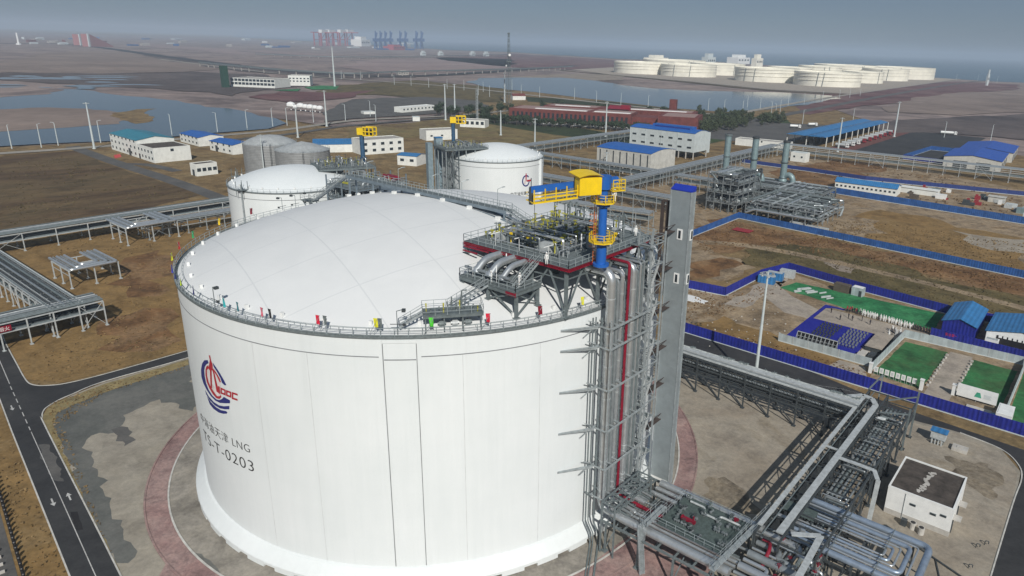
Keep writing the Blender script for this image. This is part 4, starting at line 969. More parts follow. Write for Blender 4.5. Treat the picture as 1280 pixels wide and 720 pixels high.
# ---------------------------------------------------------------- lift tower
lf = thing('lift_tower', 'tall plain grey clad lift tower with a deep blue cap beside the big white tank', 'tower', (44.7, 14.0, 0))
lx0, lx1, ly0, ly1, LH = 42.4, 46.05, 12.45, 13.7, 54.2
MB().b2((lx0, ly0, .9), (lx1, ly1, LH)).build('shaft', MT['lift'], lf)
mb = MB()
for x in (lx0, lx1):
    for y in (ly0, ly1): mb.b2((x-.09, y-.09, .9), (x+.09, y+.09, LH))
z = 6.0
while z < LH: 
    for (a, b) in (((lx0, ly0-.012), (lx1, ly0-.012)), ((lx1+.012, ly0), (lx1+.012, ly1))): mb.beam((*a, z), (*b, z), .02, .05)
    z += 6.0
mb.build('corner_trim', MT['galv'], lf)
MB().b2((lx0-.06, ly0-.06, LH), (lx1+.06, ly1+.06, LH+.14)).build('cap', MT['bluetop'], lf)
MB().add([(lx0-.06, ly0-.06, LH+.143), (lx1+.06, ly0-.06, LH+.143), (lx1+.06, ly1+.06, LH+.143), (lx0-.06, ly1+.06, LH+.143), (lx0-.06, ly0-.06, LH+.16), (lx1+.06, ly0-.06, LH+.16), (lx1+.06, ly1+.06, LH+.8), (lx0-.06, ly1+.06, LH+.8)], [(3, 2, 1, 0), (4, 5, 6, 7), (0, 1, 5, 4), (1, 2, 6, 5), (2, 3, 7, 6), (3, 0, 4, 7)]).build('cap_roof', MT['bluetop'], lf)
for zc in (47.2, 39.8):
    f = MB().box((lx0+2.1, ly0-.04, zc), (.95, .08, 1.75)).build('window', MT['white'], lf); MB().box((lx0+2.1, ly0-.09, zc), (.42, .04, 1.3)).build('pane', MT['glass'], f)
    f = MB().box((lx1+.04, ly0+.95, zc), (.08, .9, 1.75)).build('window', MT['white'], lf); MB().box((lx1+.09, ly0+.95, zc), (.04, .42, 1.3)).build('pane', MT['glass'], f)
mb = MB().b2((lx0-.03, ly0-.03, .0), (lx1+.03, ly1+.03, .35)); 
for x in (lx0+.15, (lx0+lx1)/2, lx1-.15): mb.b2((x-.13, ly0, .35), (x+.13, ly0+.26, .9))
for y in (ly1-.15,): mb.b2((lx1-.26, y-.13, .35), (lx1, y+.13, .9)); mb.b2((lx0, y-.13, .35), (lx0+.26, y+.13, .9))
mb.build('plinth', MT['concl'], lf)
MB().b2((lx0, ly0-.05, .95), (lx1, ly0-.012, 1.7)).build('base_flashing', MT['white'], lf)

# ---------------------------------------------------------------- pipe racks
def rack(name, label, p0, p1, wid, levels, bay, pipes, cm, group=None, brace=True, side_rail=None, tray=None, cols=True, skip=(), pm=None, colw=.28, xbr=3, foot=True, beamw=.24):
    """steel pipe rack from p0 to p1 (world xy), width to the left of travel; pipes: (offset, z above top level index, radius, material)"""
    p0, p1 = Vector(p0), Vector(p1); d = p1-p0; L = d.length; d.normalize(); n = Vector((-d.y, d.x))
    t = thing(name, label, 'pipe rack', (p0.x, p0.y, 0), atan2(d.y, d.x), group)
    k = max(1, round(L/bay)); st = L/k; top = levels[-1]
    if cols:
        for i in range(k+1):
            if i in skip: continue
            for v in (0, wid):
                mb = MB().beam((i*st, v, 0), (i*st, v, top), colw)
                if foot: mb.box((i*st, v, .12), (colw*2.6, colw*2.6, .24))
                mb.build('column', cm, t, local=True)
    mb = MB()
    for z in levels:
        for v in (0, wid): mb.beam((0, v, z-.003*v), (L, v, z-.003*v), beamw, beamw*1.15)
        for i in range(k+1): mb.beam((i*st, 0, z-.05), (i*st, wid, z-.05), beamw*.9)
    mb.build('beam_frame', cm, t, local=True)
    if brace:
        for i in range(0, k, xbr):
            for v in (0, wid): MB().beam((i*st, v, .3), ((i+1)*st, v, levels[-1]), .12).beam(((i+1)*st, v, .3), (i*st, v, levels[-1]), .12).build('brace', cm, t, local=True)
    for (v, dz, r, m) in pipes:
        MB().tube([(-.2, v, dz), (L+.2, v, dz)], r, 10 if r > .2 else 7).build('pipe', MT[m], t, smooth=True, local=True)
    if tray:
        for v, w_, z, m in tray:
            mb = MB().b2((0, v-w_/2, z), (L, v+w_/2, z+.08)); mb.b2((0, v-w_/2, z+.08), (L, v-w_/2+.06, z+.25)); mb.b2((0, v+w_/2-.06, z+.08), (L, v+w_/2, z+.25)); mb.build('cable_tray', MT[m], t, local=True)
    if side_rail:
        for v, z in side_rail: rail_line(MB(), [(0, v, z), (L, v, z)], w=.06, post=2).build('railing', MT['rail'], t, local=True)
    return t
# rack A: runs along the road behind the lift tower
A0, A1, AY, AW = 20.0, 67.0, 49.0, 4.2
ra = rack('pipe_rack', 'dark pipe rack with slanted struts running beside the road behind the lift tower', (A0, AY), (A1, AY), AW, (4.6, 6.2, 8.2), 5.85,
          [(.7, 6.55, .22, 'pipeg'), (1.4, 6.5, .18, 'steel'), (2.3, 6.6, .3, 'pipeg'), (3.2, 6.5, .2, 'steel'), (.9, 5.0, .25, 'steeld'), (2.0, 4.95, .2, 'steeld'), (3.0, 5.0, .28, 'steel'), (1.0, 8.6, .22, 'pipeg')],
          MT['steeld'], brace=False, tray=[(2.9, 2.2, 8.4, 'galvl'), (.35, .5, 8.45, 'galvl')])
for i in range(9):
    x = i*5.875; MB().beam((x, -.01, .25), (x-4.6, -.01, 4.5), .2).build('slanted_strut', MT['steeld'], ra, local=True)
    if i % 2 == 0: MB().beam((x, AW+.01, .25), (x-4.6, AW+.01, 4.5), .2).build('slanted_strut', MT['steeld'], ra, local=True)
mb = MB()
for i in range(24):
    x = i*2; mb.beam((x, 0, 6.2), (x+1, 0, 8.1), .1).beam((x+1, 0, 8.1), (x+2, 0, 6.2), .1)
mb.build('lattice', MT['steeld'], ra, local=True)
rnd = random.Random(2)
for i in range(22):
    x = rnd.uniform(1, 46); MB().box((x, AW-.2, 8.75), (rnd.uniform(.4, 1.6), .12, rnd.uniform(.1, .4)), .3).beam((x, AW-.3, 8.4), (x, AW-.3, 9.2), .06).build('junction_box', MT['steel'], ra, local=True)
# rack B: the broad rack running towards the camera on the right
BX0, BX1, BY0, BY1 = 66.5, 75.6, 2.0, 60.5
rb = thing('pipe_rack', 'broad dark pipe rack with two pale cable covers running towards the bottom of the photo', 'pipe rack', (BX0, BY0, 0))
LB = BY1-BY0
for x in (BX0, 70.2, BX1):
    for i in range(11):
        y = BY0+i*LB/10
        MB().beam((x, y, 0), (x, y, 7.9), .3).box((x, y, .14), (.8, .8, .28)).build('column', MT['steeld'], rb)
mb = MB()
for z in (5.2, 7.9):
    for x in (BX0, 70.2, BX1): mb.beam((x, BY0, z-.0006*x), (x, BY1, z-.0006*x), .26, .32)
    for i in range(21): mb.beam((70.2 if i % 2 else BX0, BY0+i*LB/20, z-.1), (BX1, BY0+i*LB/20, z-.1), .2)
mb.build('beam_frame', MT['steeld'], rb)
mb = MB()
for i in range(20):
    y = BY0+i*LB/20; s = LB/20
    mb.beam((BX0, y, 5.2), (BX0, y+s, 7.8) if i % 2 else (BX0, y, 7.8), .12); mb.beam((BX1, y, 5.2 if i % 2 else 7.8), (BX1, y+s, 7.8 if i % 2 else 5.2), .12)
    if i % 4 == 0: mb.beam((BX1, y, .3), (BX1, y+2*s, 5.2), .14).beam((BX1, y+2*s, .3), (BX1, y, 5.2), .14)
mb.build('lattice', MT['steeld'], rb)
mb = MB()
mb.b2((BX0-.25, 3.5, 8.25), (BX0+.45, 55.0, 8.5)); mb.build('cable_cover', MT['galvl'], rb)
MB().pipe([(69.6, 4, 8.5), (69.6, 54.0, 8.5), (67.2, 56.2, 8.5), (62, 55.4, 8.6), (53, 51.4, 8.75), (21, 51.4, 8.75)], .01, 4).build('guide_wire', MT['galvl'], rb)
mb = MB()
for a, b in (((69.6, 3.5), (69.6, 53.2)), ((69.6, 53.2), (68.2, 55.6)), ((68.2, 55.6), (66.3, 55.9)), ((66.3, 55.9), (64.0, 53.2))): mb.beam((*a, 8.42), (*b, 8.42), 1.05, .22)
mb.b2((65.4, 54.6, 8.2), (67, 56, 8.3)); mb.build('cable_cover', MT['galvl'], rb)
mb = MB(); mb.beam((66.4, 31.8, 8.3), (69.2, 31.8, 8.3), .5, .16).beam((70.1, 29.5, 8.3), (75.8, 29.5, 8.3), .75, .18).beam((75.8, 29.6, 8.3), (77.0, 27.4, 8.1), .75, .18).beam((77.2, 27.2, 8.2), (77.2, 25.6, .6), .7, .3).beam((77.2, 25.6, .6), (80.5, 23.8, .3), .6, .2); mb.build('cable_cover', MT['galvl'], rb)
mb = MB(); mb.beam((71.0, 4.6, 8.3), (74.6, 7.0, 8.3), .8, .2).beam((74.6, 7.0, 8.3), (75.2, -6, 8.2), .9, .2); mb.build('cable_cover', MT['galvl'], rb)
for i, (x, r, z, m) in enumerate(((67.6, .10, 8.15, 'steel'), (70.9, .2, 5.6, 'pipeg'), (71.6, .28, 5.65, 'steel'), (72.4, .22, 5.6, 'pipeg'), (73.2, .32, 5.7, 'steel'), (74.1, .2, 5.6, 'pipeg'), (74.9, .25, 5.65, 'steel'))):
    MB().tube([(x, BY0, z), (x, BY1-1, z)], r, 9).build('pipe', MT[m], rb, smooth=True)
for i in range(28):                                         # cross pipes and short stubs that make the rack look crowded
    y = rnd.uniform(18, 57); x0 = rnd.uniform(70.4, 72); x1 = rnd.uniform(73.5, 75.4); z = rnd.choice((5.9, 6.3, 7.0))
    MB().pipe([(x0, y, 5.5), (x0, y, z), (x1, y, z), (x1, y, 5.5)], rnd.choice((.10, .14, .2)), 7).build('branch_pipe', rnd.choice((MT['pipeg'], MT['steel'], MT['silver'])), rb, smooth=True)
for i in range(5): MB().tube([(70.6+i*.25, 50+i*.6, 7.2), (72.0+i*.25, 50.4+i*.6, 7.2)], .28, 8).build('valve_body', MT['galvl'] if i < 2 else MT['steel'], rb, smooth=True)
for y, ztop in ((60.4, 10.6), (54, 9.4)):                    # leaning posts at the far end
    MB().beam((BX1, y, 0), (BX1+.2, y, ztop), .34).beam((BX1, y, ztop-1.2), (BX1-4.8, y-2.2, 7.9), .24).build('end_post', MT['steel'], rb)
MB().beam((66.2, 60.3, 7.9), (67.8, 64, 10.5), .24).beam((67.8, 64, 10.5), (68.4, 60.5, 0), .26).build('end_post', MT['steel'], rb)
# rack C: from the foot of the tank to rack B
rc = thing('pipe_rack', 'pipe rack with two fat silver pipes and green grating at the tank foot', 'pipe rack', (47, 0, 0))
for x in (46.5, 52.5, 58.5, 64.0):
    for y in (-7.6, -1.5, 6.9): MB().beam((x, y, 0), (x, y, 5.3), .28).box((x, y, .14), (.8, .8, .28)).build('column', MT['steel'], rc)
mb = MB()
for y in (-7.6, -1.5, 6.9): mb.beam((45.5, y, 5.3), (66, y, 5.3), .26, .34)
for x in (46.5, 49.5, 52.5, 55.5, 58.5, 61.5, 64.0): mb.beam((x, -7.6, 5.2), (x, 6.9, 5.2), .24)
for x in (46.5, 58.5): mb.beam((x, -7.6, .4), (x, -1.5, 5), .14).beam((x, -1.5, .4), (x, -7.6, 5), .14)
mb.build('beam_frame', MT['steel'], rc)
for y, r, m, z in ((-6.0, .68, 'silver', 6.05), (-4.75, .18, 'pipeg', 5.7), (-4.1, .26, 'silver', 5.75), (-3.2, .3, 'silver', 5.8), (-2.3, .16, 'pipeg', 5.65), (.2, .2, 'pipeg', 5.7), (4.4, .34, 'silver', 5.85), (5.8, .62, 'silver', 6.0)):
    MB().tube([(48.2, y, z), (66.5, y, z)], r, 12).build('pipe', MT[m], rc, smooth=True)
MB().tube([(48.2, -1.5, 5.9), (53.0, -1.5, 5.9)], .32, 10).build('red_pipe', MT['red'], rc, smooth=True)
MB().tube([(48.2, 3.0, 5.8), (53, 3.0, 5.8)], .36, 10).build('pipe', MT['silver'], rc, smooth=True)
green = mat('green_grey_grating', (.085, .115, .108), .7, .1, var=.25, scale=2)
MB().b2((53.4, -4.0, 6.5), (64.6, 4.9, 6.56)).build('deck', green, rc)
mb = MB(); rail_rect(mb, 53.4, -4.0, 64.6, 4.9, 6.56, w=.06); mb.build('railing', MT['rail'], rc)
mb = MB().pipe([(55.0, 3.6, 6.9), (57.5, 3.6, 6.9), (58.2, 2.2, 6.9), (60.5, 2.2, 6.9), (60.5, 3.2, 6.9), (63.8, 3.2, 6.9)], .17, 8); mb.build('white_pipe', MT['galvl'], rc, smooth=True)
MB().box((57.0, -.8, 7.0), (2.4, .5, .45)).tube([(55.9, -.8, 7.0), (56.1, -.8, 7.0)], .45, 8).tube([(57.6, -.2, 6.6), (57.6, -.2, 7.5)], .14, 6).build('red_valve', MT['red'], rc)
MB().tube([(62.6, 3.8, 6.6), (62.6, 3.8, 7.4)], .16, 6).box((62.8, 3.8, 7.2), (.7, .4, .35)).build('red_valve', MT['red'], rc)
for i in range(26): valve(rnd.uniform(54, 64), rnd.uniform(-3.2, 4.4), 6.56, rnd.uniform(.6, 1.3), rnd.choice((MT['steel'], MT['steeld'], green)), rc, i % 2, 500+i)
mb = MB().b2((52.2, -7.2, 7.6), (53.4, -1.0, 7.66)); 
for y in (-7.2, -1.0): mb.beam((52.3, y, 5.3), (52.3, y, 7.6), .1).beam((53.3, y, 5.3), (53.3, y, 7.6), .1)
rail_rect(mb, 52.2, -7.2, 53.4, -1.0, 7.66, w=.055); mb.build('crossover_platform', MT['galv'], rc)
stair(rc, (53.9, -8.3, .2), (52.6, -7.6, 7.4), .8)
mb = MB()                                                  # cage frame over the pipe bends
for x in (46.0, 48.4):
    for y in (-8.2, 2.2): mb.beam((x, y, 0), (x, y, 9.2), .22)
for z in (9.2, 8.2):
    for x in (46.0, 48.4): mb.beam((x, -8.2, z), (x, 2.2, z), .2)
    for y in (-8.2, -5.6, -3, -.4, 2.2): mb.beam((46.0, y, z), (48.4, y, z), .16)
for i in range(4): mb.beam((46.0, -8.2+i*2.6, 9.2), (48.4, -5.6+i*2.6, 9.2), .1)
mb.build('cage_frame', MT['steel'], rc)
for i in range(5): MB().pipe([(46.6+i*.35, -7.0+i*1.9, 8.4), (46.6+i*.35, -7.0+i*1.9, 7.2), (48.2, -6.4+i*1.9, 7.2), (48.2, -6.4+i*1.9, 8.4)], .12, 7).build('branch_pipe', MT['steel'], rc, smooth=True)
mb = MB().beam((64.9, -8.5, 7.3), (66.2, 9.5, 7.3), .9, .12); rail_line(mb, [(64.5, -8.5, 7.35), (65.7, 9.5, 7.35)], w=.06); rail_line(mb, [(65.4, -8.5, 7.35), (66.7, 9.5, 7.35)], w=.06); mb.build('cross_walkway', MT['galv'], rc)
for x, y in ((65, -8), (66, 3), (66.4, 9)): MB().beam((x, y, 0), (x, y, 7.3), .22).build('column', MT['steel'], rc)
# pipework where the racks meet, right of the walkway
mn = thing('pipe_manifold', 'crowded manifold of silver and dark pipes where the racks meet at the bottom edge', 'pipework', (70, 2, 0))
for i, (y, r, m) in enumerate(((6.6, .22, 'pipeg'), (5.4, .5, 'silver'), (4.0, .22, 'silver'), (2.6, .42, 'pipeg'), (1.0, .2, 'silver'), (-.4, .6, 'pipeg'), (-2.0, .3, 'silver'), (-3.6, .6, 'silver'), (-5.2, .25, 'pipeg'))):
    x1 = 70.5+2.0*(i % 3); MB().pipe([(66.8, y, 5.9), (x1, y, 5.9), (x1, y-1.6, 5.9), (x1+2.2, y-1.6, 5.9), (x1+2.2, y-1.6, 4.2)], r, 10).build('pipe', MT[m], mn, smooth=True)
MB().pipe([(67.2, 9.2, 6.9), (71.0, 9.2, 6.9), (71.8, 7.6, 6.9)], .5, 12).build('silver_elbow', MT['silver'], mn, smooth=True)
MB().pipe([(67.5, 3.0, 6.6), (68.6, 3.0, 6.6), (69.2, 1.6, 6.6), (69.2, -1, 5.0)], .28, 9).build('red_pipe', MT['red'], mn, smooth=True)
MB().b2((67.4, 10.4, 7.6), (72.2, 13.0, 7.68)).build('grating', green, mn)
for x in (67.6, 72): 
    for y in (10.6, 12.8): MB().beam((x, y, 0), (x, y, 7.6), .2).build('leg', MT['steeld'], mn)
for x, y in ((69, -6), (72, -6), (75, -6), (69, 0), (75, 0), (77.5, 4), (79, 1), (76, 8)):
    mb = MB().beam((x, y, 0), (x, y, 6.2), .24); mb.beam((x, y, 3), (x+1.6, y+1, 5.9), .1); mb.build('leg', MT['steeld'], mn)
mb = MB()
for y in (-6, -2, 2, 6): mb.beam((67, y, 5.3), (79, y, 5.3), .22)
for x in (69, 72, 75, 78.5): mb.beam((x, -6, 5.1), (x, 8, 5.1), .22)
mb.build('beam_frame', MT['steeld'], mn)
for i in range(14): valve(rnd.uniform(67.5, 76), rnd.uniform(-5.5, 6), 5.4, rnd.uniform(.9, 1.7), rnd.choice((MT['steel'], MT['steeld'], MT['galvl'], MT['red'])), mn, i % 2, 700+i)
# expansion loop of bluish pipes
ul = thing('expansion_loop', 'flat nested loop of bluish silver pipes on posts below the small white building', 'pipework', (79, 11, 0))
for k, (r, m) in enumerate(((.52, 'silverb'), (.16, 'silver'), (.36, 'silverb'), (.17, 'silver'), (.22, 'silverb'), (.15, 'silver'))):
    o = sum((1.25, .85, 1.05, .8, .8, .8)[:k])*.92; z = 6.7-.0*k
    MB().pipe([(69.5, 6.3+o, z), (87.6-o*1.15, 6.3+o, z), (87.6-o*1.15, 16.9-o, z), (69.5, 16.9-o, z)], r, 10, r*2.2+.2).build('loop_pipe', MT[m], ul, smooth=True)
for x in (73.0, 79.5, 85.5):
    mb = MB()
    for y in (6.6, 11.6, 16.8): mb.beam((x, y, 0), (x, y, 6.0), .24)
    mb.beam((x, 5.4, 6.0), (x, 17.6, 6.0), .28, .3); mb.build('trestle', MT['steeld'], ul)
for x in (76.2, 82.5): MB().beam((x, 5.6, 7.2), (x, 17.4, 7.2), .10).beam((x, 5.6, 6), (x, 5.6, 7.2), .12).build('strap', MT['steel'], ul)

# ---------------------------------------------------------------- racks on the left
LP = [(.7, 7.0, .28, 'steel'), (1.5, 7.0, .18, 'pipeg'), (2.3, 7.05, .36, 'steel'), (3.2, 7.0, .2, 'steeld'), (4.1, 7.05, .36, 'pipeg'), (5.0, 7.0, .2, 'steeld'), (5.8, 7.0, .22, 'galvl'), (6.5, 7.0, .26, 'steeld'), (7.3, 7.0, .28, 'steel'), (.9, 4.3, .40, 'steel'), (2.1, 4.3, .45, 'steeld'), (3.4, 4.3, .42, 'steel'), (4.8, 4.3, .45, 'steeld'), (6.1, 4.3, .42, 'steeld'), (7.2, 4.3, .35, 'steel')]
def redo(ps, w, d): return [(v*w/8.0, z+d, r, m) for v, z, r, m in ps]
r1 = rack('pipe_rack', 'long pale grey pipe rack crossing the brown field at the far left', (-200.6, -24.5), (-200.6, 66.0), 8.0, (4.1, 6.4), 10.4, redo(LP, 8, -.2), MT['galvl'], 'pipe racks on the brown field', xbr=4)
r2 = rack('pipe_rack', 'wide pale grey pipe rack running towards the camera at the left edge', (-109.0, -25.9), (-199.5, -25.9), 7.6, (4.6, 6.9), 5.2, redo(LP, 7.6, .25), MT['galvl'], 'pipe racks on the brown field', xbr=5, tray=[(.5, .9, 7.3, 'galvl'), (7.1, .8, 7.3, 'galvl')])
mb = MB()
for i in range(90): mb.beam((i+.5, .8, 7.45), (i+.5, 6.6, 7.45), .10)
mb.build('rung_frame', MT['steeld'], r2, local=True)
r3 = rack('pipe_rack', 'pale grey pipe rack crossing over the asphalt road at the left edge', (-107.4, -22.0), (-107.4, -100), -8.0, (4.6, 6.9), 5.4, [(-v, z+.25, r, m) for v, z, r, m in LP], MT['galvl'], 'pipe racks on the brown field', xbr=9, skip=(5, 6))
sg = tag(MB().b2((-107.05, -47.2, 5.0), (-106.95, -42.0, 6.5)).build('banner', MT['red']), 'red banner with white characters on the rack over the left road', 'banner')
cu = bpy.data.curves.new('banner_lettering', 'FONT'); cu.body = '严禁烟火'; cu.size = 1.15
ob = bpy.data.objects.new('banner_lettering_source', cu); COL.objects.link(ob); bpy.context.view_layer.update()
me = bpy.data.meshes.new_from_object(ob.evaluated_get(bpy.context.evaluated_depsgraph_get())); bpy.data.objects.remove(ob)
mb = MB().add([(-106.93, -46.9+v.co.x, 5.3+v.co.y) for v in me.vertices], [tuple(p.vertices) for p in me.polygons]); mb.build('lettering', MT['white'], sg)
def loop(label, x0, x1, y0, y1, zt, legs, deep):
    t = thing('expansion_loop', label, 'pipework', ((x0+x1)/2, (y0+y1)/2, 0), 0, 'expansion loops on the brown field')
    for k in range(5):
        o = k*1.0; r = .42 if k % 2 == 0 else .24
        MB().pipe([(x0, y0+o, zt+.4), (x1-o, y0+o, zt+.4), (x1-o, y1-o, zt+.4), (x0, y1-o, zt+.4)], r, 8).build('loop_pipe', MT['pipeg'] if k % 2 else MT['silver'], t, smooth=True)
    for x in legs:
        mb = MB()
        for y in (y0-.4, (y0+y1)/2, y1+.4): mb.beam((x, y, 0), (x, y, zt), .3).box((x, y, .14), (.8, .8, .28))
        mb.beam((x, y0-.6, zt), (x, y1+.6, zt), .26); mb.build('trestle', MT['galvl'], t)
    mb = MB(); mb.beam((legs[0], y0-.4, zt-1.6), (legs[-1], y0-.4, zt-1.6), .16).beam((legs[0], y0-.4, zt), (legs[-1], y0-.4, zt), .22).beam((legs[0], y1+.4, zt), (legs[-1], y1+.4, zt), .22); mb.build('side_beam', MT['galvl'], t)
    return t
loop('grey pipe loop on trestles branching from the far rack', -200.5, -181.8, 12.0, 29.0, 6.4, (-196, -189, -182.3), 1)
loop('grey pipe loop on trestles branching from the near rack', -165.0, -145.2, -14.5, -2.0, 6.4, (-160, -152, -145.5), 1) if False else loop('lower grey pipe loop on trestles behind the wide near rack', -163.0, -145.0, -17.5, -5.0, 5.6, (-160, -152.5, -145.4), 1)
# low sleeper track of pipes with a row of bollards in the corner
tp = [G(0, 618), G(30, 722)]; td = (tp[1]-tp[0]); td.z = 0; td.normalize(); tn = Vector((td.y, -td.x, 0))
if tn.dot(Vector(G(-40, 660))-tp[0]) < 0: tn = -tn
a = tp[0]-td*14; b = tp[1]+td*10
lt = thing('pipe_sleepers', 'low pipes on pale concrete sleepers in the bottom left corner', 'pipework', tuple(a))
mb = MB(); mb.add([(a+tn*.6+Vector((0, 0, .03))), (b+tn*.6+Vector((0, 0, .03))), (b+tn*9+Vector((0, 0, .03))), (a+tn*9+Vector((0, 0, .03)))], [(0, 1, 2, 3)]); mb.build('gravel_bed', GM['asphl'], lt)
Lb = (b-a).length
for i in range(int(Lb/2.0)):
    p = a+td*(i*2.0+1); MB().beam(p+tn*1.8+Vector((0, 0, .25)), p+tn*8+Vector((0, 0, .25)), .28, .4).build('sleeper', MT['concl'], lt)
for o in (3.2, 4.2, 5.4): MB().tube([a+tn*o+Vector((0, 0, .65)), b+tn*o+Vector((0, 0, .65))], .18, 8).build('pipe', MT['pipeg'], lt, smooth=True)
bo0 = None
for i in range(int(Lb/1.5)):
    p = a+td*(i*1.5)
    if bo0 is None:
        bo0 = tag(MB().tube([p, p+Vector((0, 0, .7))], .22, 8).ball(p+Vector((0, 0, .85)), .26, 8).build('bollard', MT['black'], base=tuple(p)), 'short dark bollard beside the concrete sleepers in the bottom left corner', 'bollard', 'bollards beside the low pipes')
    else: copy_tree(bo0, tuple(p))

# ---------------------------------------------------------------- buildings: shared builder
def oriented(a, b):
    a, b = Vector(G(*a)), Vector(G(*b)); d = b-a; return (a.x, a.y), d.length, atan2(d.y, d.x)
def house(name, label, cat, loc, rz, L, D, h, wm, rm, roof='flat', rise=1.5, over=.3, wins=(), doors=(), group=None, parapet=.5, stilts=0, pitch_axis='x', ww=1.5, wh=1.4):
    """loc = front left foot, x along the front, y away.  wins: (face, count, sill heights)"""
    t = thing(name, label, cat, (loc[0], loc[1], 0), rz, group); z0 = stilts
    MB().b2((0, 0, z0), (L, D, h)).build('wall', wm, t, local=True)
    if stilts:
        k = max(2, int(L/6))
        for i in range(k+1):
            for y in (.4, D-.4): MB().box((.3+(L-.6)*i/k, y, z0/2), (.6, .6, z0)).build('stilt', MT['concl'], t, local=True)
    if roof == 'flat':
        MB().b2((.25, .25, h), (L-.25, D-.25, h+.12)).build('roof', rm, t, local=True)
        mb = MB()
        mb.b2((-.02, -.02, h+.001), (L+.02, .24, h+parapet)).b2((-.02, D-.24, h+.001), (L+.02, D+.02, h+parapet)).b2((-.02, .241, h+.001), (.24, D-.241, h+parapet)).b2((L-.24, .241, h+.001), (L+.02, D-.241, h+parapet))
        mb.build('parapet', wm, t, local=True)
    else:
        mb = MB(); o = over; th = .15
        if pitch_axis == 'x':       # ridge along x
            P = [(-o, h), (D/2, h+rise), (D+o, h)]
            if roof == 'mono': P = [(-o, h), (D+o, h+rise)]
            if roof == 'arch': P = [(-o+(D+2*o)*i/8, h+rise*sin(pi*i/8)) for i in range(9)]
            if roof == 'ridgefront': P = [(-o, h), (D*.3, h+rise), (D+o, h)]
            for (ya, za), (yb, zb) in zip(P[:-1], P[1:]):
                mb.add([(-o, ya, za), (L+o, ya, za), (L+o, yb, zb), (-o, yb, zb), (-o, ya, za+th), (L+o, ya, za+th), (L+o, yb, zb+th), (-o, yb, zb+th)], [(3, 2, 1, 0), (4, 5, 6, 7), (0, 1, 5, 4), (2, 3, 7, 6), (1, 2, 6, 5), (3, 0, 4, 7)])
            if roof != 'mono':
                for x in (0.02, L-.02): MB_ = MB().add([(x, max(0, min(D, y)), z) for y, z in P]+[(x, D, h-.01), (x, 0, h-.01)], [tuple(range(len(P)+2))]); mbg = MB_; mbg.build('gable', wm, t, local=True)
            else:
                mbg = MB()
                for x in (.02, L-.02): mbg.add([(x, 0, h), (x, D, h), (x, D, h+rise*D/(D+2*o))], [(0, 1, 2)])
                mbg.build('gable', wm, t, local=True)
        else:                        # ridge along y
            P = [(-o, h), (L/2, h+rise), (L+o, h)]
            for (xa, za), (xb, zb) in zip(P[:-1], P[1:]):
                mb.add([(xa, -o, za), (xb, -o, zb), (xb, D+o, zb), (xa, D+o, za), (xa, -o, za+th), (xb, -o, zb+th), (xb, D+o, zb+th), (xa, D+o, za+th)], [(3, 2, 1, 0), (4, 5, 6, 7), (0, 1, 5, 4), (2, 3, 7, 6), (1, 2, 6, 5), (3, 0, 4, 7)])
            for y in (.02, D-.02): MB().add([(0, y, h-.01), (L, y, h-.01), (L/2, y, h+rise)], [(0, 1, 2)]).build('gable', wm, t, local=True)
        mb.build('roof', rm, t, local=True)
    for face, cnt, sills in wins:
        for z in sills:
            for i in range(cnt):
                u = (i+.5)/cnt
                if face == 'f': c, s, o_ = (L*u, -.03, z), (ww, .10, wh), (0, -.03, 0)
                elif face == 'b': c, s, o_ = (L*u, D+.03, z), (ww, .10, wh), (0, .03, 0)
                elif face == 'r': c, s, o_ = (L+.03, D*u, z), (.10, ww, wh), (.03, 0, 0)
                else: c, s, o_ = (-.03, D*u, z), (.10, ww, wh), (-.03, 0, 0)
                f = MB().box(c, s).build('window', MT['wallg'], t, local=True)
                MB().box((c[0]+o_[0], c[1]+o_[1], c[2]), tuple(q-.2 if q > .2 else q for q in s)).build('pane', MT['glass'], f, local=True)
    for face, u, dw, dh in doors:
        c = {'f': (L*u, -.04, dh/2), 'r': (L+.04, D*u, dh/2), 'l': (-.04, D*u, dh/2)}[face]; s = (dw, .08, dh) if face == 'f' else (.08, dw, dh)
        MB().box((c[0], c[1], c[2]+z0), s).build('door', MT['steeld'], t, local=True)
    return t
def fence(name, label, pts, h, m, th=.12, post=4.0, cap=None, group=None):
    t = thing(name, label, 'fence', (pts[0][0], pts[0][1], 0), 0, group); p0_ = None
    for a, b in zip(pts[:-1], pts[1:]):
        a, b = Vector(a), Vector(b)
        p = MB(); p.beam((a.x, a.y, h/2+.1), (b.x, b.y, h/2+.1), th, h-.2)
        # own object frame turned along the run so that the sheet's ribs follow it
        rz = atan2((b-a).y, (b-a).x); o = p.build('panel', m, t); R = Matrix.Rotation(rz, 4, 'Z'); sh = WM[t.name].inverted() @ Matrix.Translation((a.x, a.y, 0)) @ R
        o.data.transform(sh.inverted()); o.matrix_local = sh
        n = max(1, int((b-a).length/post))
        for i in range(n+1):
            q = a.lerp(b, i/n); lp = (q.x-pts[0][0], q.y-pts[0][1], 0)
            if p0_ is None:
                p0_ = MB().box((0, 0, h/2), (.2, .2, h+.12)).build('post', m if cap is None or cap is MT['wallg'] else cap, t, local=True); p0_.location = lp
            else: copy_tree(p0_, lp, parent=t)
        MB().beam((a.x, a.y, .12), (b.x, b.y, .12), .34, .24).build('footing', MT['wallg'], t)
    return t

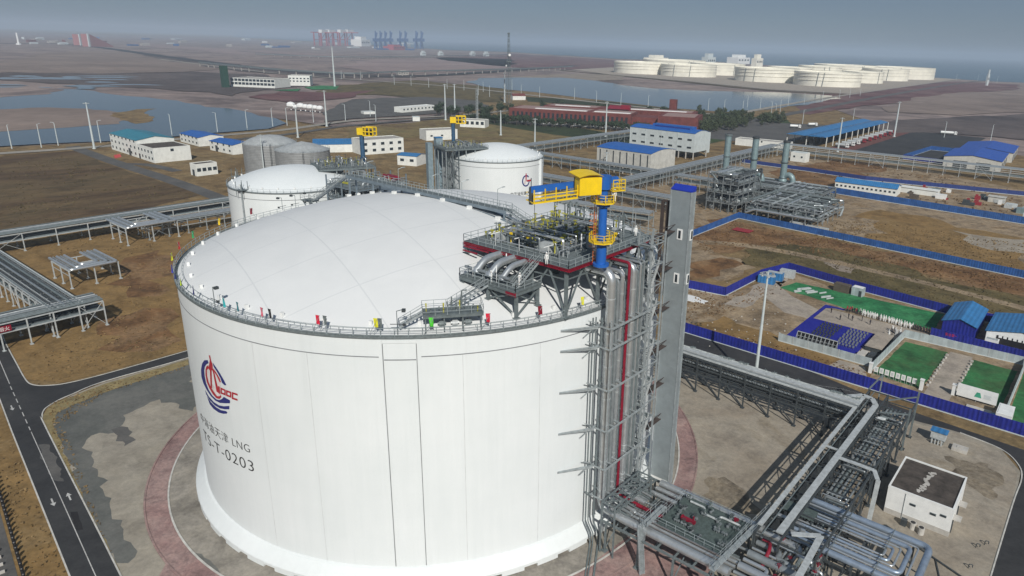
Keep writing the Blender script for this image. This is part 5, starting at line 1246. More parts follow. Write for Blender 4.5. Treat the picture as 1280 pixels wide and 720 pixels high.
# ---------------------------------------------------------------- white pump house, bottom right
ph = house('pump_house', 'small white flat roofed building with a brown roof at the bottom right', 'building', (78.2, 31.4), 0, 10.2, 11.6, 5.0, MT['white'], MT['roofbr'], 'flat', parapet=.35)
MB().b2((-.02, -.02, 0), (10.22, 11.62, 1.0)).build('plinth', MT['concl'], ph, local=True)
for x, z in ((4.2, 3.4), (7.4, 3.1), (8.9, 3.5)): f = MB().box((x, -.03, z), (.95, .1, .42)).build('vent_window', MT['steel'], ph, local=True); MB().box((x, -.06, z), (.75, .1, .26)).build('pane', MT['glass'], f, local=True)
MB().tube([(2.9, -.08, .1), (2.9, -.08, 5.0)], .05, 6).build('drain_pipe', MT['galvl'], ph, local=True)
for y in (1.8, 6.6): MB().box((10.28, y, 1.3), (.1, 1.3, 2.4)).build('door', MT['steeld'], ph, local=True); MB().box((10.8, y, 2.9), (1.2, 1.7, .16)).build('canopy', MT['concl'], ph, local=True)
rnd = random.Random(4); mb = MB()
for i in range(20): mb.box((4.6+rnd.uniform(-.35, .35)+i*.02, 1.8+i*.4, 5.13), (rnd.uniform(.35, .9), rnd.uniform(.4, .7), .012+.004*(i % 2)), rnd.uniform(-.5, .5))
mb.build('roof_patch', MT['concl'], ph, local=True)
for i, (x, y) in enumerate(((83.2, 29.8), (84.6, 29.3))):
    t = tag(MB().tube([(x, y, 0), (x, y, 1.25)], .55, 14).build('water_butt', MT['concl'], base=(x, y, 0)), 'round concrete barrel by the white pump house, '+('left one' if i == 0 else 'right one'), 'barrel'); MB().tube([(x, y, 1.25), (x, y, 1.28)], .4, 12).build('opening', MT['black'], t)
tag(MB().box((81.8, 29.8, .6), (.9, .8, 1.2)).build('pump_box', MT['steeld']), 'small dark cabinet left of the two concrete barrels', 'cabinet')
mb = MB()
for a, b in (((79, 26.5), (86.0, 26.5)), ((86.0, 26.5), (98, 20.2)), ((79, 26.5), (92, 12))): mb.beam((*a, .12), (*b, .12), .16, .16)
# steel frame lying on the ground
tag(MB().beam((79.5, 27.6, .15), (95.4, 21.0, .15), .25).beam((95.4, 21.0, .15), (93.0, 9.0, .15), .25).beam((79.5, 27.6, .15), (78.4, 20.5, .15), .22).beam((79.8, 27, .12), (85.5, 20, .12), .18).beam((88.0, 24.0, .12), (93.0, 9.5, .12), .18).beam((84.5, 19.5, .12), (94.5, 17, .12), .16).build('steel_frame', MT['steeld']), 'dark steel frame lying on the pad in front of the white pump house', 'frame')
for i, (x, y) in enumerate(((92.5, 31.5), (93.5, 33.2), (92.4, 25.4))):
    tag(MB().pipe([(x, y, 0), (x, y, .8), (x+.5, y+.2, .8), (x+.5, y+.2, .3)], .08, 6).build('hydrant', MT['steeld']), 'small dark bent pipe standing on the gravel beside the bend in the road', 'standpipe', 'dark standpipes by the pump house')
kiosk = thing('control_kiosk', 'small blue topped equipment box beside the road at the end of the broad rack', 'kiosk', (80.5, 62.5, 0))
MB().b2((79.2, 61.6, 1.0), (82.0, 63.4, 2.6)).build('cabinet', MT['galvl'], kiosk); MB().b2((79.0, 61.4, 2.6), (82.2, 63.6, 2.75)).build('roof', MT['roofl'], kiosk)
for x in (79.5, 81.7):
    for y in (61.9, 63.1): MB().beam((x, y, 0), (x, y, 1.0), .14).build('leg', MT['steel'], kiosk)
for i in range(4): MB().box((79.7+i*.6, 61.2, .5), (.25, .3, 1.0)).build('conduit', MT['galvl'], kiosk)
tag(MB().b2((83.4, 61.0, 0), (86.2, 63.0, .7)).b2((84.2, 61.6, .7), (85.2, 62.3, .8)).build('concrete_pit', MT['concl']), 'square concrete pit top beside the blue topped equipment box', 'pit')
house('concrete_shed', 'tiny pale concrete box on the gravel where the broad rack ends', 'box', (66.5, 63.5), 0, 1.6, 1.6, 1.2, MT['concl'], MT['concl'], parapet=.1)

# ---------------------------------------------------------------- compound beyond the road
fence('site_fence', 'long deep blue sheet fence running just beyond the asphalt road', [(9.0, 78.0), (134, 76.2)], 3.0, MT['fenced'], cap=MT['fenced'])
fence('site_fence', 'deep blue fence bent into a corner behind the lift tower', [(-8, 110.8), (7.7, 113.1), (8.6, 138.8), (12.7, 153.7)], 3.0, MT['fenced'], cap=MT['fenced'])
fence('site_fence', 'deep blue fence along the far edge of the green netting', [(12.7, 153.7), (40, 148.6), (67.1, 145.1), (105, 148)], 3.0, MT['fenced'], cap=MT['fenced'])
fence('site_fence', 'mid blue fence from the lift tower to the right edge below the pipe maze', [(-35.5, 152.0), (-35.8, 215.3), (95, 203.0)], 3.0, MT['fenceb'], cap=MT['wallg'])
fence('site_fence', 'mid blue fence running in front of the long blue roofed hut', [(-36, 311), (110, 301.0)], 3.6, MT['fenceb'], cap=MT['wallg'])
fence('site_fence', 'far dark blue fence below the raised pipe rack on the right', [(-107, 372), (-60, 372), (-22, 368), (110, 398)], 2.6, ribbed('dark_blue_fence_sheet', (.02, .045, .20), .9, 0, .6, .4))
sheet('compound_paving', [(20, 79.0), (102, 79.0), (102, 146), (60, 146), (18, 143), (12, 134), (30, 118), (33, 92)], .028, GM['bare'])
sheet('pale_slab', [(12, 140), (24, 128), (36, 121), (36, 112), (28, 112), (10, 128)], .034, GM['pslab'])
sheet('green_netting', ragged([(18, 133), (20, 142.5), (66.2, 144.3), (66.3, 128), (42, 128.2), (30, 131)], .4, 2), .040, GM['green'])
sheet('pale_paving', [(36.5, 113.6), (36.5, 124.5), (66.5, 124.5), (66.5, 118), (60, 117), (59.4, 90.6), (54.5, 90.6), (54.5, 113.6)], .040, GM['pslab'])
sheet('blue_carpet', [(35.2, 90.6), (54.2, 90.6), (54.2, 113.4), (36.4, 113.4), (36.4, 124.4), (38.6, 126.2), (41.4, 126.2), (41.4, 127.6), (35.2, 127.6)], .046, GM['carpet'])
sheet('lawn', ragged([(61, 86.8), (72.3, 85.6), (73.0, 113.6), (62.3, 113.4)], .15, 1.5), .040, GM['grassy'])
sheet('lawn', ragged([(79.2, 89.0), (88.8, 88.6), (89.2, 112.6), (79.2, 113.0)], .15, 1.5, True, 4), .040, GM['grassy'])
sheet('lawn', [(90.6, 79.6), (104, 79.6), (104, 116), (90.6, 112)], .040, GM['grassy'])
sheet('pale_path', [(73.4, 79.6), (78.8, 79.6), (78.8, 114.6), (73.4, 114.6)], .036, GM['pslab'])
sheet('pale_path', [(50, 79.2), (62, 79.2), (58.5, 89), (52, 89)], .036, GM['pslab'])
sheet('green_netting', [(88, 124.8), (104, 124.8), (104, 119), (92, 119)], .040, GM['green'])
fence('panel_wall', 'pale grey panel wall in front of the blue carpet', [(35.0, 90.2), (59.4, 90.2)], 2.3, MT['fencew'], cap=MT['galvl'])
fence('panel_wall', 'pale grey panel wall bordering the two small lawns', [(60.2, 87.5), (61.2, 116.6), (90.2, 118.2)], 2.3, MT['fencew'], cap=MT['galvl'])
fence('panel_wall', 'thin pale blue fence along the right side of the second lawn', [(89.9, 85), (90.3, 117.5)], 2.2, MT['fencew'], cap=MT['galvl'])
fb = fence('site_fence', 'deep blue fence with a line of red lettering in front of the blue sheds', [(66.6, 123.2), (104, 122.4)], 2.4, MT['fenced'], cap=MT['fenced'])
cu = bpy.data.curves.new('slogan', 'FONT'); cu.body = '安全第一  预防为主  质量为本'; cu.size = .95
ob = bpy.data.objects.new('slogan_source', cu); COL.objects.link(ob); bpy.context.view_layer.update()
me = bpy.data.meshes.new_from_object(ob.evaluated_get(bpy.context.evaluated_depsgraph_get())); bpy.data.objects.remove(ob)
MB().add([(70.2+v.co.x*.85, 123.0, 1.25+v.co.y) for v in me.vertices], [tuple(p.vertices) for p in me.polygons]).build('lettering', MT['redb'], fb)
# lattice backdrop
bd = thing('backdrop_frame', 'tall lattice scaffold frame standing at the front edge of the blue carpet', 'scaffold', (44.5, 92, 0))
mb = MB()
for i in range(11):
    x = 39.3+i*1.08; mb.beam((x, 92.2, 0), (x, 92.2, 3.5), .09).beam((x, 92.2, 3.4), (x-.3, 90.9, .1), .08)
for z in (.2, 1.2, 2.3, 3.5): mb.beam((39.3, 92.2, z), (50.1, 92.2, z), .09 if z < 3 else .2)
for i in range(10): x = 39.3+i*1.08; mb.beam((x, 92.2, .2), (x+1.08, 92.2, 3.4), .06)
mb.build('scaffold', MT['galvl'], bd); MB().b2((39.3, 92.35, .3), (50.1, 92.42, 3.4)).build('backdrop_panel', MT['black'], bd)
# chairs in rows
ch0 = None; n = 0
for r in range(8):
    for c in range(14):
        if c in (6, 7): continue
        x = 40.6+c*.92+(.2 if r % 2 else 0); y = 98.4+r*1.75; dark = c < 6
        if ch0 is None or (not dark and n == 0):
            col = MT['steeld'] if dark else MT['pipeg']; mb = MB().b2((-.22, -.22, .42), (.22, .22, .47)).b2((-.22, .19, .47), (.22, .23, .92))
            for sx in (-.19, .19):
                for sy in (-.19, .19): mb.b2((sx-.02, sy-.02, 0), (sx+.02, sy+.02, .42))
            o = mb.build('chair', col, base=(x, y, .046), local=True)
            tag(o, ('dark' if dark else 'pale')+' chair in the '+('left' if dark else 'right')+' block of rows on the blue carpet', 'chair', 'chairs in rows on the blue carpet')
            if dark: ch0 = o
            else: ch1 = o; n = 1
        else: copy_tree(ch0 if dark else ch1, (x, y, .046))
stg = thing('stage', 'low pale stage with dark sides beside the pale panel wall', 'stage', (57.2, 106, 0)); MB().b2((55.2, 100, .1), (59.2, 112, 1.3)).build('sides', MT['steeld'], stg); MB().b2((55.0, 99.8, 1.3), (59.4, 112.2, 1.4)).build('floor', GM['pslab'], stg)
tag(MB().b2((54.8, 92.4, .05), (56.6, 98.8, .5)).b2((54.8, 92.4, .5), (56.4, 96.2, 1.0)).build('pale_steps', MT['concl']), 'pale steps in front of the low stage', 'steps')
tag(MB().b2((57.0, 92.4, .05), (59, 99, .4)).b2((57.2, 95, .4), (58.8, 98, 1.0)).build('equipment_pile', MT['steeld']), 'pile of dark equipment in the corner beside the pale steps', 'equipment')
p0 = None
for i in range(8):
    x = 61.7+i*1.28; y = 86.3-i*.07
    if p0 is None:
        p0 = thing('notice_panel', 'white notice panel on posts in the row along the front of the left lawn', 'sign', (x, y, 0), 0, 'notice panels by the lawn')
        MB().box((0, 0, 1.5), (.95, .08, 1.4)).build('panel', MT['white'], p0, local=True); MB().box((0, -.05, 1.5), (.5, .02, .8)).build('print', MT['wallg'], p0, local=True)
        for s in (-.42, .42): MB().box((s, .06, .8), (.07, .06, 1.6)).build('post', MT['galvl'], p0, local=True)
    else: copy_tree(p0, (x, y, 0))
for i, (x, y, tx) in enumerate(((60.3, 86.6, 'left end of the row of notice panels'), (72.4, 85.2, 'right end of the row of notice panels'), (78.9, 87.6, 'left end of the wide banner board'))):
    tag(MB().box((x, y, 1.3), (.75, .75, 2.6)).box((x, y, 2.7), (.95, .95, .2)).build('gate_pillar', MT['white']), 'white square pillar at the '+tx, 'pillar')
for sd, x, lab in ((0, 73.2, 'right edge of the left lawn'), (1, 79.1, 'left edge of the right lawn')):
    s0 = None
    for i in range(12):
        y = 88.5+i*2.05
        if s0 is None: s0 = tag(MB().box((0, 0, .25), (.5, .6, .5)).build('edging_stone', MT['concl'], base=(0, 0, 0)), 'pale edging stone along the '+lab, 'stone', 'edging stones by the '+lab); s0.location = (x, y, 0)
        else: copy_tree(s0, (x, y, 0), rz=i*.7)
bb = thing('banner_board', 'wide white banner board with a green emblem in front of the right lawn', 'sign', (83.7, 87, 0)); MB().b2((79.6, 86.9, .6), (87.8, 87.1, 3.6)).build('board', MT['white'], bb)
MB().add([(83.2, 86.87, 1.4), (84.7, 86.87, 1.4), (84.3, 86.87, 2.6), (83.6, 86.87, 2.6)], [(0, 1, 2, 3)]).build('green_emblem', mat('emblem_green', (.05, .35, .22), .6), bb)
mb = MB()
for i in range(5): mb.b2((85.1, 86.85, 1.5+i*.22), (86.7-.15*(i % 3), 86.89, 1.6+i*.22))
mb.build('grey_print', MT['wallg'], bb)
for x in (80, 83.7, 87.4): MB().beam((x, 87.3, 0), (x, 87.2, 3.4), .12).beam((x, 88.8, 0), (x, 87.2, 2.6), .08).build('post', MT['galvl'], bb)
house('white_container', 'white box container beside the blue fence at the right edge', 'container', (88.5, 78.8), 0, 3.0, 5.6, 2.7, MT['white'], MT['white'], parapet=.05, doors=(('f', .5, 2.0, 2.0),))
tag(MB().b2((79.2, 79.2, .03), (86.0, 82.6, .32)).b2((82.4, 82.6, .03), (87.4, 84.2, .32)).build('concrete_slab', MT['concl']), 'pale raised concrete slab in front of the banner board', 'slab')
tag(MB().b2((86.6, 79.4, .03), (88.2, 84.0, .12)).build('blue_mat', MT['roofl']), 'small blue mat between the pale slab and the white container', 'mat')
s1 = house('storage_shed', 'blue gabled metal shed with a blue front behind the lettered fence', 'shed', (68.6, 126.2), 0, 8.4, 18.5, 4.2, MT['fenced'], MT['roofl'], 'gable', 1.6, .4, pitch_axis='y')
s2 = house('storage_shed', 'open fronted white shed with a blue gabled roof at the right edge', 'shed', (79.6, 126.4), 0, 17, 17, 4.2, MT['white'], MT['roofl'], 'gable', 1.8, .4, pitch_axis='y')
MB().b2((2.5, -.06, .0), (16, -.02, 3.6)).build('front_shade_panel', MT['black'], s2, local=True)  # black panel on the solid wall, painted in for the shade inside the shed
mb = MB()
for i in range(11): mb.b2((3+i*1.15, -.1, 3.0), (3.8+i*1.15, -.065, 3.6))
mb.build('high_windows', MT['white'], s2, local=True)
house('site_kiosk', 'small white hut with a grey roof in front of the open blue shed', 'hut', (79.8, 124.0), 0, 3.2, 2.0, 2.6, MT['white'], MT['galv'], parapet=.08)
for i, (x, y, L, D, h, m, tx) in enumerate(((9.8, 133.5, 5.5, 2.4, 2.6, 'roofl', 'light blue container box in the corner of the deep blue fence'), (10.5, 139, 5.5, 2.4, 2.6, 'roofl', 'light blue container box behind the first one in the fence corner'), (13, 144.5, 5, 2.4, 2.6, 'galvl', 'grey container box nearest the end of the far deep blue fence'))):
    house('container_box', tx, 'container', (x, y), .1, L, D, h, MT[m], MT['galvl'], parapet=.05)
house('brown_hut', 'small brown hut by the far deep blue fence beside the green netting', 'hut', (32.5, 142.8), -.06, 5.0, 2.6, 2.6, MT['bark'], MT['bark'], parapet=.05)
house('white_hut', 'small white striped cabin by the far deep blue fence beside the brown hut', 'hut', (38.4, 142.6), -.06, 3.6, 2.6, 2.8, MT['fencew'], MT['white'], parapet=.05, doors=(('f', .8, .9, 2),))
rnd = random.Random(8); pb = None
for i in range(14):
    x = 22.5+rnd.random()*12; y = 132.6+rnd.random()*5
    if pb is None: pb = tag(MB().box((0, 0, .3), (.35, 3.4, .5)).build('pale_beam', MT['galvl'], base=(0, 0, 0)), 'pale long beam lying on the green netting', 'beam', 'beams on the green netting'); pb.location = (x, y, .05); pb.rotation_euler = (0, 0, -.55)
    else: copy_tree(pb, (x, y, .05), rz=-.55+rnd.uniform(-.06, .06), scale=rnd.uniform(.5, 1.2))

# ---------------------------------------------------------------- people
def person_mesh():
    """one continuous standing body from a skinned skeleton"""
    me = bpy.data.meshes.new('person_skeleton')
    V = [(0, 0, .98), (0, 0, 1.15), (0, .01, 1.35), (0, 0, 1.47), (0, -.01, 1.56), (0, -.02, 1.66), (0, -.02, 1.74),
         (.10, 0, .90), (.11, -.01, .50), (.12, .03, .09), (.12, -.14, .04), (-.10, 0, .90), (-.11, -.01, .50), (-.12, .03, .09), (-.12, -.14, .04),
         (.19, 0, 1.42), (.25, .02, 1.16), (.26, -.07, .92), (.255, -.10, .80), (-.19, 0, 1.42), (-.25, .02, 1.16), (-.26, -.07, .92), (-.255, -.10, .80)]
    E = [(0, 1), (1, 2), (2, 3), (3, 4), (4, 5), (5, 6), (0, 7), (7, 8), (8, 9), (9, 10), (0, 11), (11, 12), (12, 13), (13, 14), (2, 15), (15, 16), (16, 17), (17, 18), (2, 19), (19, 20), (20, 21), (21, 22)]
    R = [.14, .13, .16, .08, .06, .10, .07, .10, .075, .055, .05, .10, .075, .055, .05, .075, .055, .045, .04, .075, .055, .045, .04]
    me.from_pydata(V, E, []); o = bpy.data.objects.new('person_skeleton', me); COL.objects.link(o)
    md = o.modifiers.new('skin', 'SKIN')
    for i, sv in enumerate(me.skin_vertices[0].data): sv.radius = (R[i], R[i]*(.8 if i < 3 else 1)); sv.use_root = (i == 0)
    o.modifiers.new('sub', 'SUBSURF').levels = 1
    bpy.context.view_layer.update()
    r = bpy.data.meshes.new_from_object(o.evaluated_get(bpy.context.evaluated_depsgraph_get())); bpy.data.objects.remove(o); bpy.data.meshes.remove(me)
    return r
_pm = person_mesh()
def person_kind(top, leg, hat):
    me = _pm.copy(); me.materials.clear()
    for m in (top, leg, MT['skin'], MT['black']): me.materials.append(m)
    for p in me.polygons:
        c = p.center
        if c.z > 1.53: p.material_index = 2
        elif c.z < .12: p.material_index = 3
        elif abs(c.x) > .2 and c.z < .9: p.material_index = 2
        elif c.z < .95 and abs(c.x) < .2: p.material_index = 1
        else: p.material_index = 0
        p.use_smooth = True
    o = bpy.data.objects.new('person', me); COL.objects.link(o); WM[o.name] = Matrix.Identity(4)
    mb = MB().lathe([(.001, 1.83), (.06, 1.82), (.11, 1.77), (.125, 1.70), (.165, 1.69), (.125, 1.685)], 10, (0, -.02, 0)); mb.build('helmet' if hat is not MT['black'] else 'hair', hat, o, local=True)
    return o
PK = {'white': person_kind(MT['coat'], MT['coat'], MT['white']), 'dark': person_kind(MT['dkcoat'], MT['dkcoat'], MT['black']), 'red': person_kind(MT['rdcoat'], MT['dkcoat'], MT['redb'])}
used = {}
def person(kind, loc, rz, label, group=None):
    if kind not in used:
        o = PK[kind]; used[kind] = 1; o.location = loc; o.rotation_euler = (0, 0, rz); o['label'] = label; o['category'] = 'person'
        if group: o['group'] = group
    else:
        o = copy_tree(PK[kind], loc, rz, label)
        if group: o['group'] = group
        elif 'group' in o: del o['group']
    return o
faceC = atan2(-1, 1)
person('white', tuple(G(683, 331, Z1)[:2])+(Z1,), 0.3, 'person in white overalls at the front rail of the upper pump deck')
person('white', (35.4, -15.4, Z2), 1.2, 'person in white overalls at the foot of the stair on the lower pump deck')
person('white', (36.1, -16.3, Z2), 2.2, 'person in white overalls standing at the corner post of the lower pump deck')
person('white', (31.9, -17.4, Z2), -.4, 'person in white overalls at the top of the stair up from the small platform')
person('white', (38.9, 8.2, Z1), 1.0, 'person in white overalls near the post of the jib crane')
person('white', (bx+1.2, by+.8, Z1+8.96), .6, 'person in white overalls on the upper ring platform of the jib crane')
for i, q in enumerate(((-5.2, 0), (-3.8, .6))): person('dark', (45.7, 11.6+i*.0, 47.6) if False else (31+i*1.4, 3+q[1], Z1), 1.5+i, 'person in dark clothes among the valves on the upper pump deck, '+('left one' if i == 0 else 'right one'))
rnd = random.Random(12)
for i in range(64):
    u = i/63; row = i % 2
    x = 42.2+u*24+rnd.uniform(-.2, .2); y = 126.9-u*2.4-row*.95+rnd.uniform(-.15, .15)
    k = 'dark' if (u < .14 or u > .80 or rnd.random() < .16) else 'white'
    if u < .12 and rnd.random() < .4: k = 'red'
    person(k, (x, y, .05), rnd.uniform(-.4, .4), {'white': 'person in white in the long row along the edge of the green netting', 'dark': 'person in dark clothes in the long row along the edge of the green netting', 'red': 'person in a red top in the long row along the edge of the green netting'}[k], 'people lined up by the green netting')
for i in range(16):
    person('white' if i % 4 else 'dark', (58.2+rnd.uniform(-1.4, 2.0), 116.6+rnd.uniform(-3.2, 3.0), .05), rnd.uniform(0, 6), 'person in white standing in the loose group near the stage' if i % 4 else 'person in dark clothes in the loose group near the stage', 'people near the stage')
for i, (x, y) in enumerate(((44.5, 120.5), (46, 119.2), (48.3, 121), (51.0, 119.6), (39, 121.5), (43, 117.4))):
    person('dark', (x, y, .05), rnd.uniform(0, 6), 'person in dark clothes walking on the pale paving behind the blue carpet', 'people on the pale paving')

# ---------------------------------------------------------------- flags round the rim
FL = [('dark red', -163.0, 'red'), ('yellow', -150.5, 'yellow'), ('green', -137.8, 'fgreen'), ('red', -128.1, 'redb'), ('lemon', -119.3, 'lemon'), ('violet blue', -110.0, 'fviolet'), ('navy', -105.5, 'navy'), ('lime yellow', -100.7, 'lime'), ('dark blue', -93.8, 'navy'), ('turquoise', -83.2, 'fcyan'), ('teal', -79.5, 'fteal'),
      ('pink', -73.7, 'fpink'), ('black', -72.0, 'black'), ('crimson', -62.5, 'fred'), ('grey', -61.2, 'steel'), ('acid yellow', -52.3, 'lemon'), ('slate', -51.6, 'steel'), ('bright green', -42.9, 'flime'), ('scarlet', -33.0, 'fred'), ('dark crimson', -23.0, 'red'), ('pale yellow', -13.4, 'lemon')]
for k, c in (('fgreen', (.03, .35, .12)), ('lemon', (.68, .66, .03)), ('fviolet', (.06, .07, .42)), ('lime', (.45, .60, .03)), ('fcyan', (.03, .35, .38)), ('fteal', (.03, .18, .22)), ('fpink', (.62, .14, .20)), ('fred', (.62, .015, .05)), ('flime', (.10, .62, .05))):
    MT[k] = mat('cloth_'+k[1:] if k[0] == 'f' else 'cloth_'+k, c, .8, var=.12, scale=2)
rnd = random.Random(6)
for nm, dg, mk in FL:
    a = radians(dg); c = Vector((cos(a), sin(a), 0)); tg = Vector((-sin(a), cos(a), 0)); p = c*(RT+.15)+Vector((0, 0, ZT+.1))
    t = thing('flag', nm+' flag drooping from a slanted pole on the rim railing of the foreground tank', 'flag', tuple(p))
    lean = (tg*.55+c*.12).normalized(); top = p+Vector((0, 0, 1.1))+lean*1.3+Vector((0, 0, 1.5)); 
    MB().tube([p+Vector((0, 0, .3)), top], .035, 6).build('pole', MT['galv'], t)
    mb = MB(); n_ = 5; vs = []
    for r in range(6):
        for j in range(n_+1):
            w_ = j/n_; vs.append(top-lean*(.05+.6*r/5*(1-.2*w_))+Vector((0, 0, -1.25*w_))+c*(.14*w_*sin(r*1.7+dg)))
    for r in range(5):
        for j in range(n_): mb.f.append((r*(n_+1)+j, r*(n_+1)+j+1, (r+1)*(n_+1)+j+1, (r+1)*(n_+1)+j)); mb.mi.append(0)
    mb.v = [tuple(v) for v in vs]; mb.build('cloth', MT[mk], t, smooth=True)
# floodlights on the rim
for i, (dg, tx) in enumerate(((-47.5, 'above the pilaster'), (-86, 'above the emblem'), (-172, 'on the far left of the rim'), (-176.5, 'second on the far left of the rim'), (-181, 'third on the far left of the rim'))):
    a = radians(dg); c = Vector((cos(a), sin(a), 0)); tg = Vector((-sin(a), cos(a), 0)); p = c*(RT-.1)+Vector((0, 0, ZT+.1))
    t = thing('rim_floodlight', 'small dark floodlight on a post '+tx+', foreground tank', 'lamp', tuple(p))
    MB().tube([p, p+Vector((0, 0, 3.4)), p+tg*.7+Vector((0, 0, 3.6))], .06, 6).build('post', MT['steel'], t); MB().box(p+tg*.9+Vector((0, 0, 3.5)), (.55, .45, .35), a).build('lamp_head', MT['steeld'], t); MB().tube([p+Vector((0, 0, 1.6))+tg*-.9, p+Vector((0, 0, 1.6))+tg*.9], .05, 6).box(p+tg*.9+Vector((0, 0, 1.5)), (.3, .3, .3), a).build('cross_arm', MT['steeld'], t)

# ---------------------------------------------------------------- the two smaller white tanks behind
def small_tank(name, label, c, R, H, hd, ang, with_mark):
    t = thing(name, label, 'tank', (c[0], c[1], 0)); cx, cy = c; rs = (R*R+hd*hd)/(2*hd)
    dz_ = lambda r: H+hd-rs+sqrt(rs*rs-r*r)
    MB().lathe([(R, 0), (R, H)], 96, (cx, cy, 0)).build('wall', MT['tank'], t, smooth=True)
    MB().lathe([(max(.01, R*i/14*.998), dz_(R*i/14*.998)) for i in range(15)][::-1], 72, (cx, cy, 0)).build('dome', MT['tank'], t, smooth=True)
    MB().lathe([(R-1.0, H+.04), (R-1, H+.1), (R+.25, H+.1), (R+.25, H-.2), (R, H-.2)], 96, (cx, cy, 0)).build('rim_walkway', MT['grate'], t)
    MB().lathe([(R+.02, H-2.3), (R+.06, H-2.3), (R+.06, H-2.15), (R+.02, H-2.15)], 96, (cx, cy, 0)).build('seam_line', MT['seam'], t)
    mb = ring_rail(R+.15, H+.1, 64, 1.1, w=.06); mb.v = [(x+cx, y+cy, z) for x, y, z in mb.v]; mb.build('railing', MT['rail'], t)
    mb = MB()
    for i in range(24): a = 2*pi*i/24; r = R-1.6; mb.box((cx+r*cos(a), cy+r*sin(a), dz_(r)+.3), (.4, .4, .6), a)
    mb.build('roof_pedestal', MT['white'], t)
    # buttress strip
    a = ang+radians(78 if with_mark else 150); mb = MB(); mb.lathe([(R, 0), (R+.9, 0), (R+.9, H), (R, H)], 2, (cx, cy, 0), a-.02, a+.02); 
    for s in (-.02, .02): mb.add([(cx+r_*cos(a+s), cy+r_*sin(a+s), z_) for r_, z_ in ((R, 0), (R+.9, 0), (R+.9, H), (R, H))], [(0, 1, 2, 3)])
    mb.build('buttress', MT['tank'], t)
    return t, dz_
R2, H2 = 20.5, 28.0
C1, C2 = (-123.2, 44.7), (-117.5, 138.0)
tk1, d1 = small_tank('storage_tank', 'smaller white domed tank behind the big one on the left, beside two grey silos', C1, R2, H2, 5.2, radians(-60), False)
tk2, d2 = small_tank('storage_tank', 'smaller white domed tank with a round emblem behind the big one on the right', C2, R2, H2, 5.2, radians(-60), True)
# emblem and lettering on the right hand one
def CYL2(px, py, c, R):
    o = CAMP-Vector((c[0], c[1], 0)); d = CF+CR*((px-PCX)/FOC)-CU*((py-PCY)/FOC); a = d.x**2+d.y**2; b = 2*(o.x*d.x+o.y*d.y); cc = o.x**2+o.y**2-R*R
    t = (-b-sqrt(max(0, b*b-4*a*cc)))/(2*a); p = o+d*t; return atan2(p.y, p.x), p.z
a0, z0 = CYL2(657.5, 226, C2, R2)
def onwall(pts, c, R): return [(c[0]+R*cos(a0+u/R), c[1]+R*sin(a0+u/R), z0+v) for u, v in pts]
mb = MB()
for k in range(20):
    p, q = radians(40+k*15.5), radians(40+(k+1)*15.5); mb.add(onwall([(1.5*cos(p), 1.9*sin(p)), (1.5*cos(q), 1.9*sin(q)), (2.1*cos(q), 2.5*sin(q)), (2.1*cos(p), 2.5*sin(p))], C2, R2+.04), [(0, 1, 2, 3)])
mb.build('emblem', MT['navy'], tk2)
mb = MB().add(onwall([(-.2, 3.2), (.2, 3.2), (.5, .2), (.2, -.6)], C2, R2+.05), [(0, 1, 2, 3)]).add(onwall([(-.2, 3.0), (0, 3.2), (-.5, -1.2), (-.8, -1.2)], C2, R2+.05), [(0, 1, 2, 3)]).add(onwall([(.5, .3), (2.8, .3), (2.8, -.5), (.5, -.5)], C2, R2+.05), [(0, 1, 2, 3)]); mb.build('emblem_derrick', MT['logor'], tk2)
def wall_text2(txt, u0, u1, v, hgt, c, R, parent, name):
    cu = bpy.data.curves.new('lettering', 'FONT'); cu.body = txt; cu.size = 1.0; cu.offset = .012
    ob = bpy.data.objects.new('lettering_source', cu); COL.objects.link(ob); bpy.context.view_layer.update()
    me = bpy.data.meshes.new_from_object(ob.evaluated_get(bpy.context.evaluated_depsgraph_get())); bpy.data.objects.remove(ob)
    xs = [q.co.x for q in me.vertices]; ym = max(q.co.y for q in me.vertices)
    MB().add(onwall([(u0+(u1-u0)*(q.co.x-min(xs))/(max(xs)-min(xs)), v+q.co.y/ym*hgt) for q in me.vertices], c, R+.05), [tuple(p.vertices) for p in me.polygons]).build(name, MT['black'], parent)
wall_text2('中海油天津LNG', -7.4, 3.2, -5.9, 1.5, C2, R2, tk2, 'company_lettering')
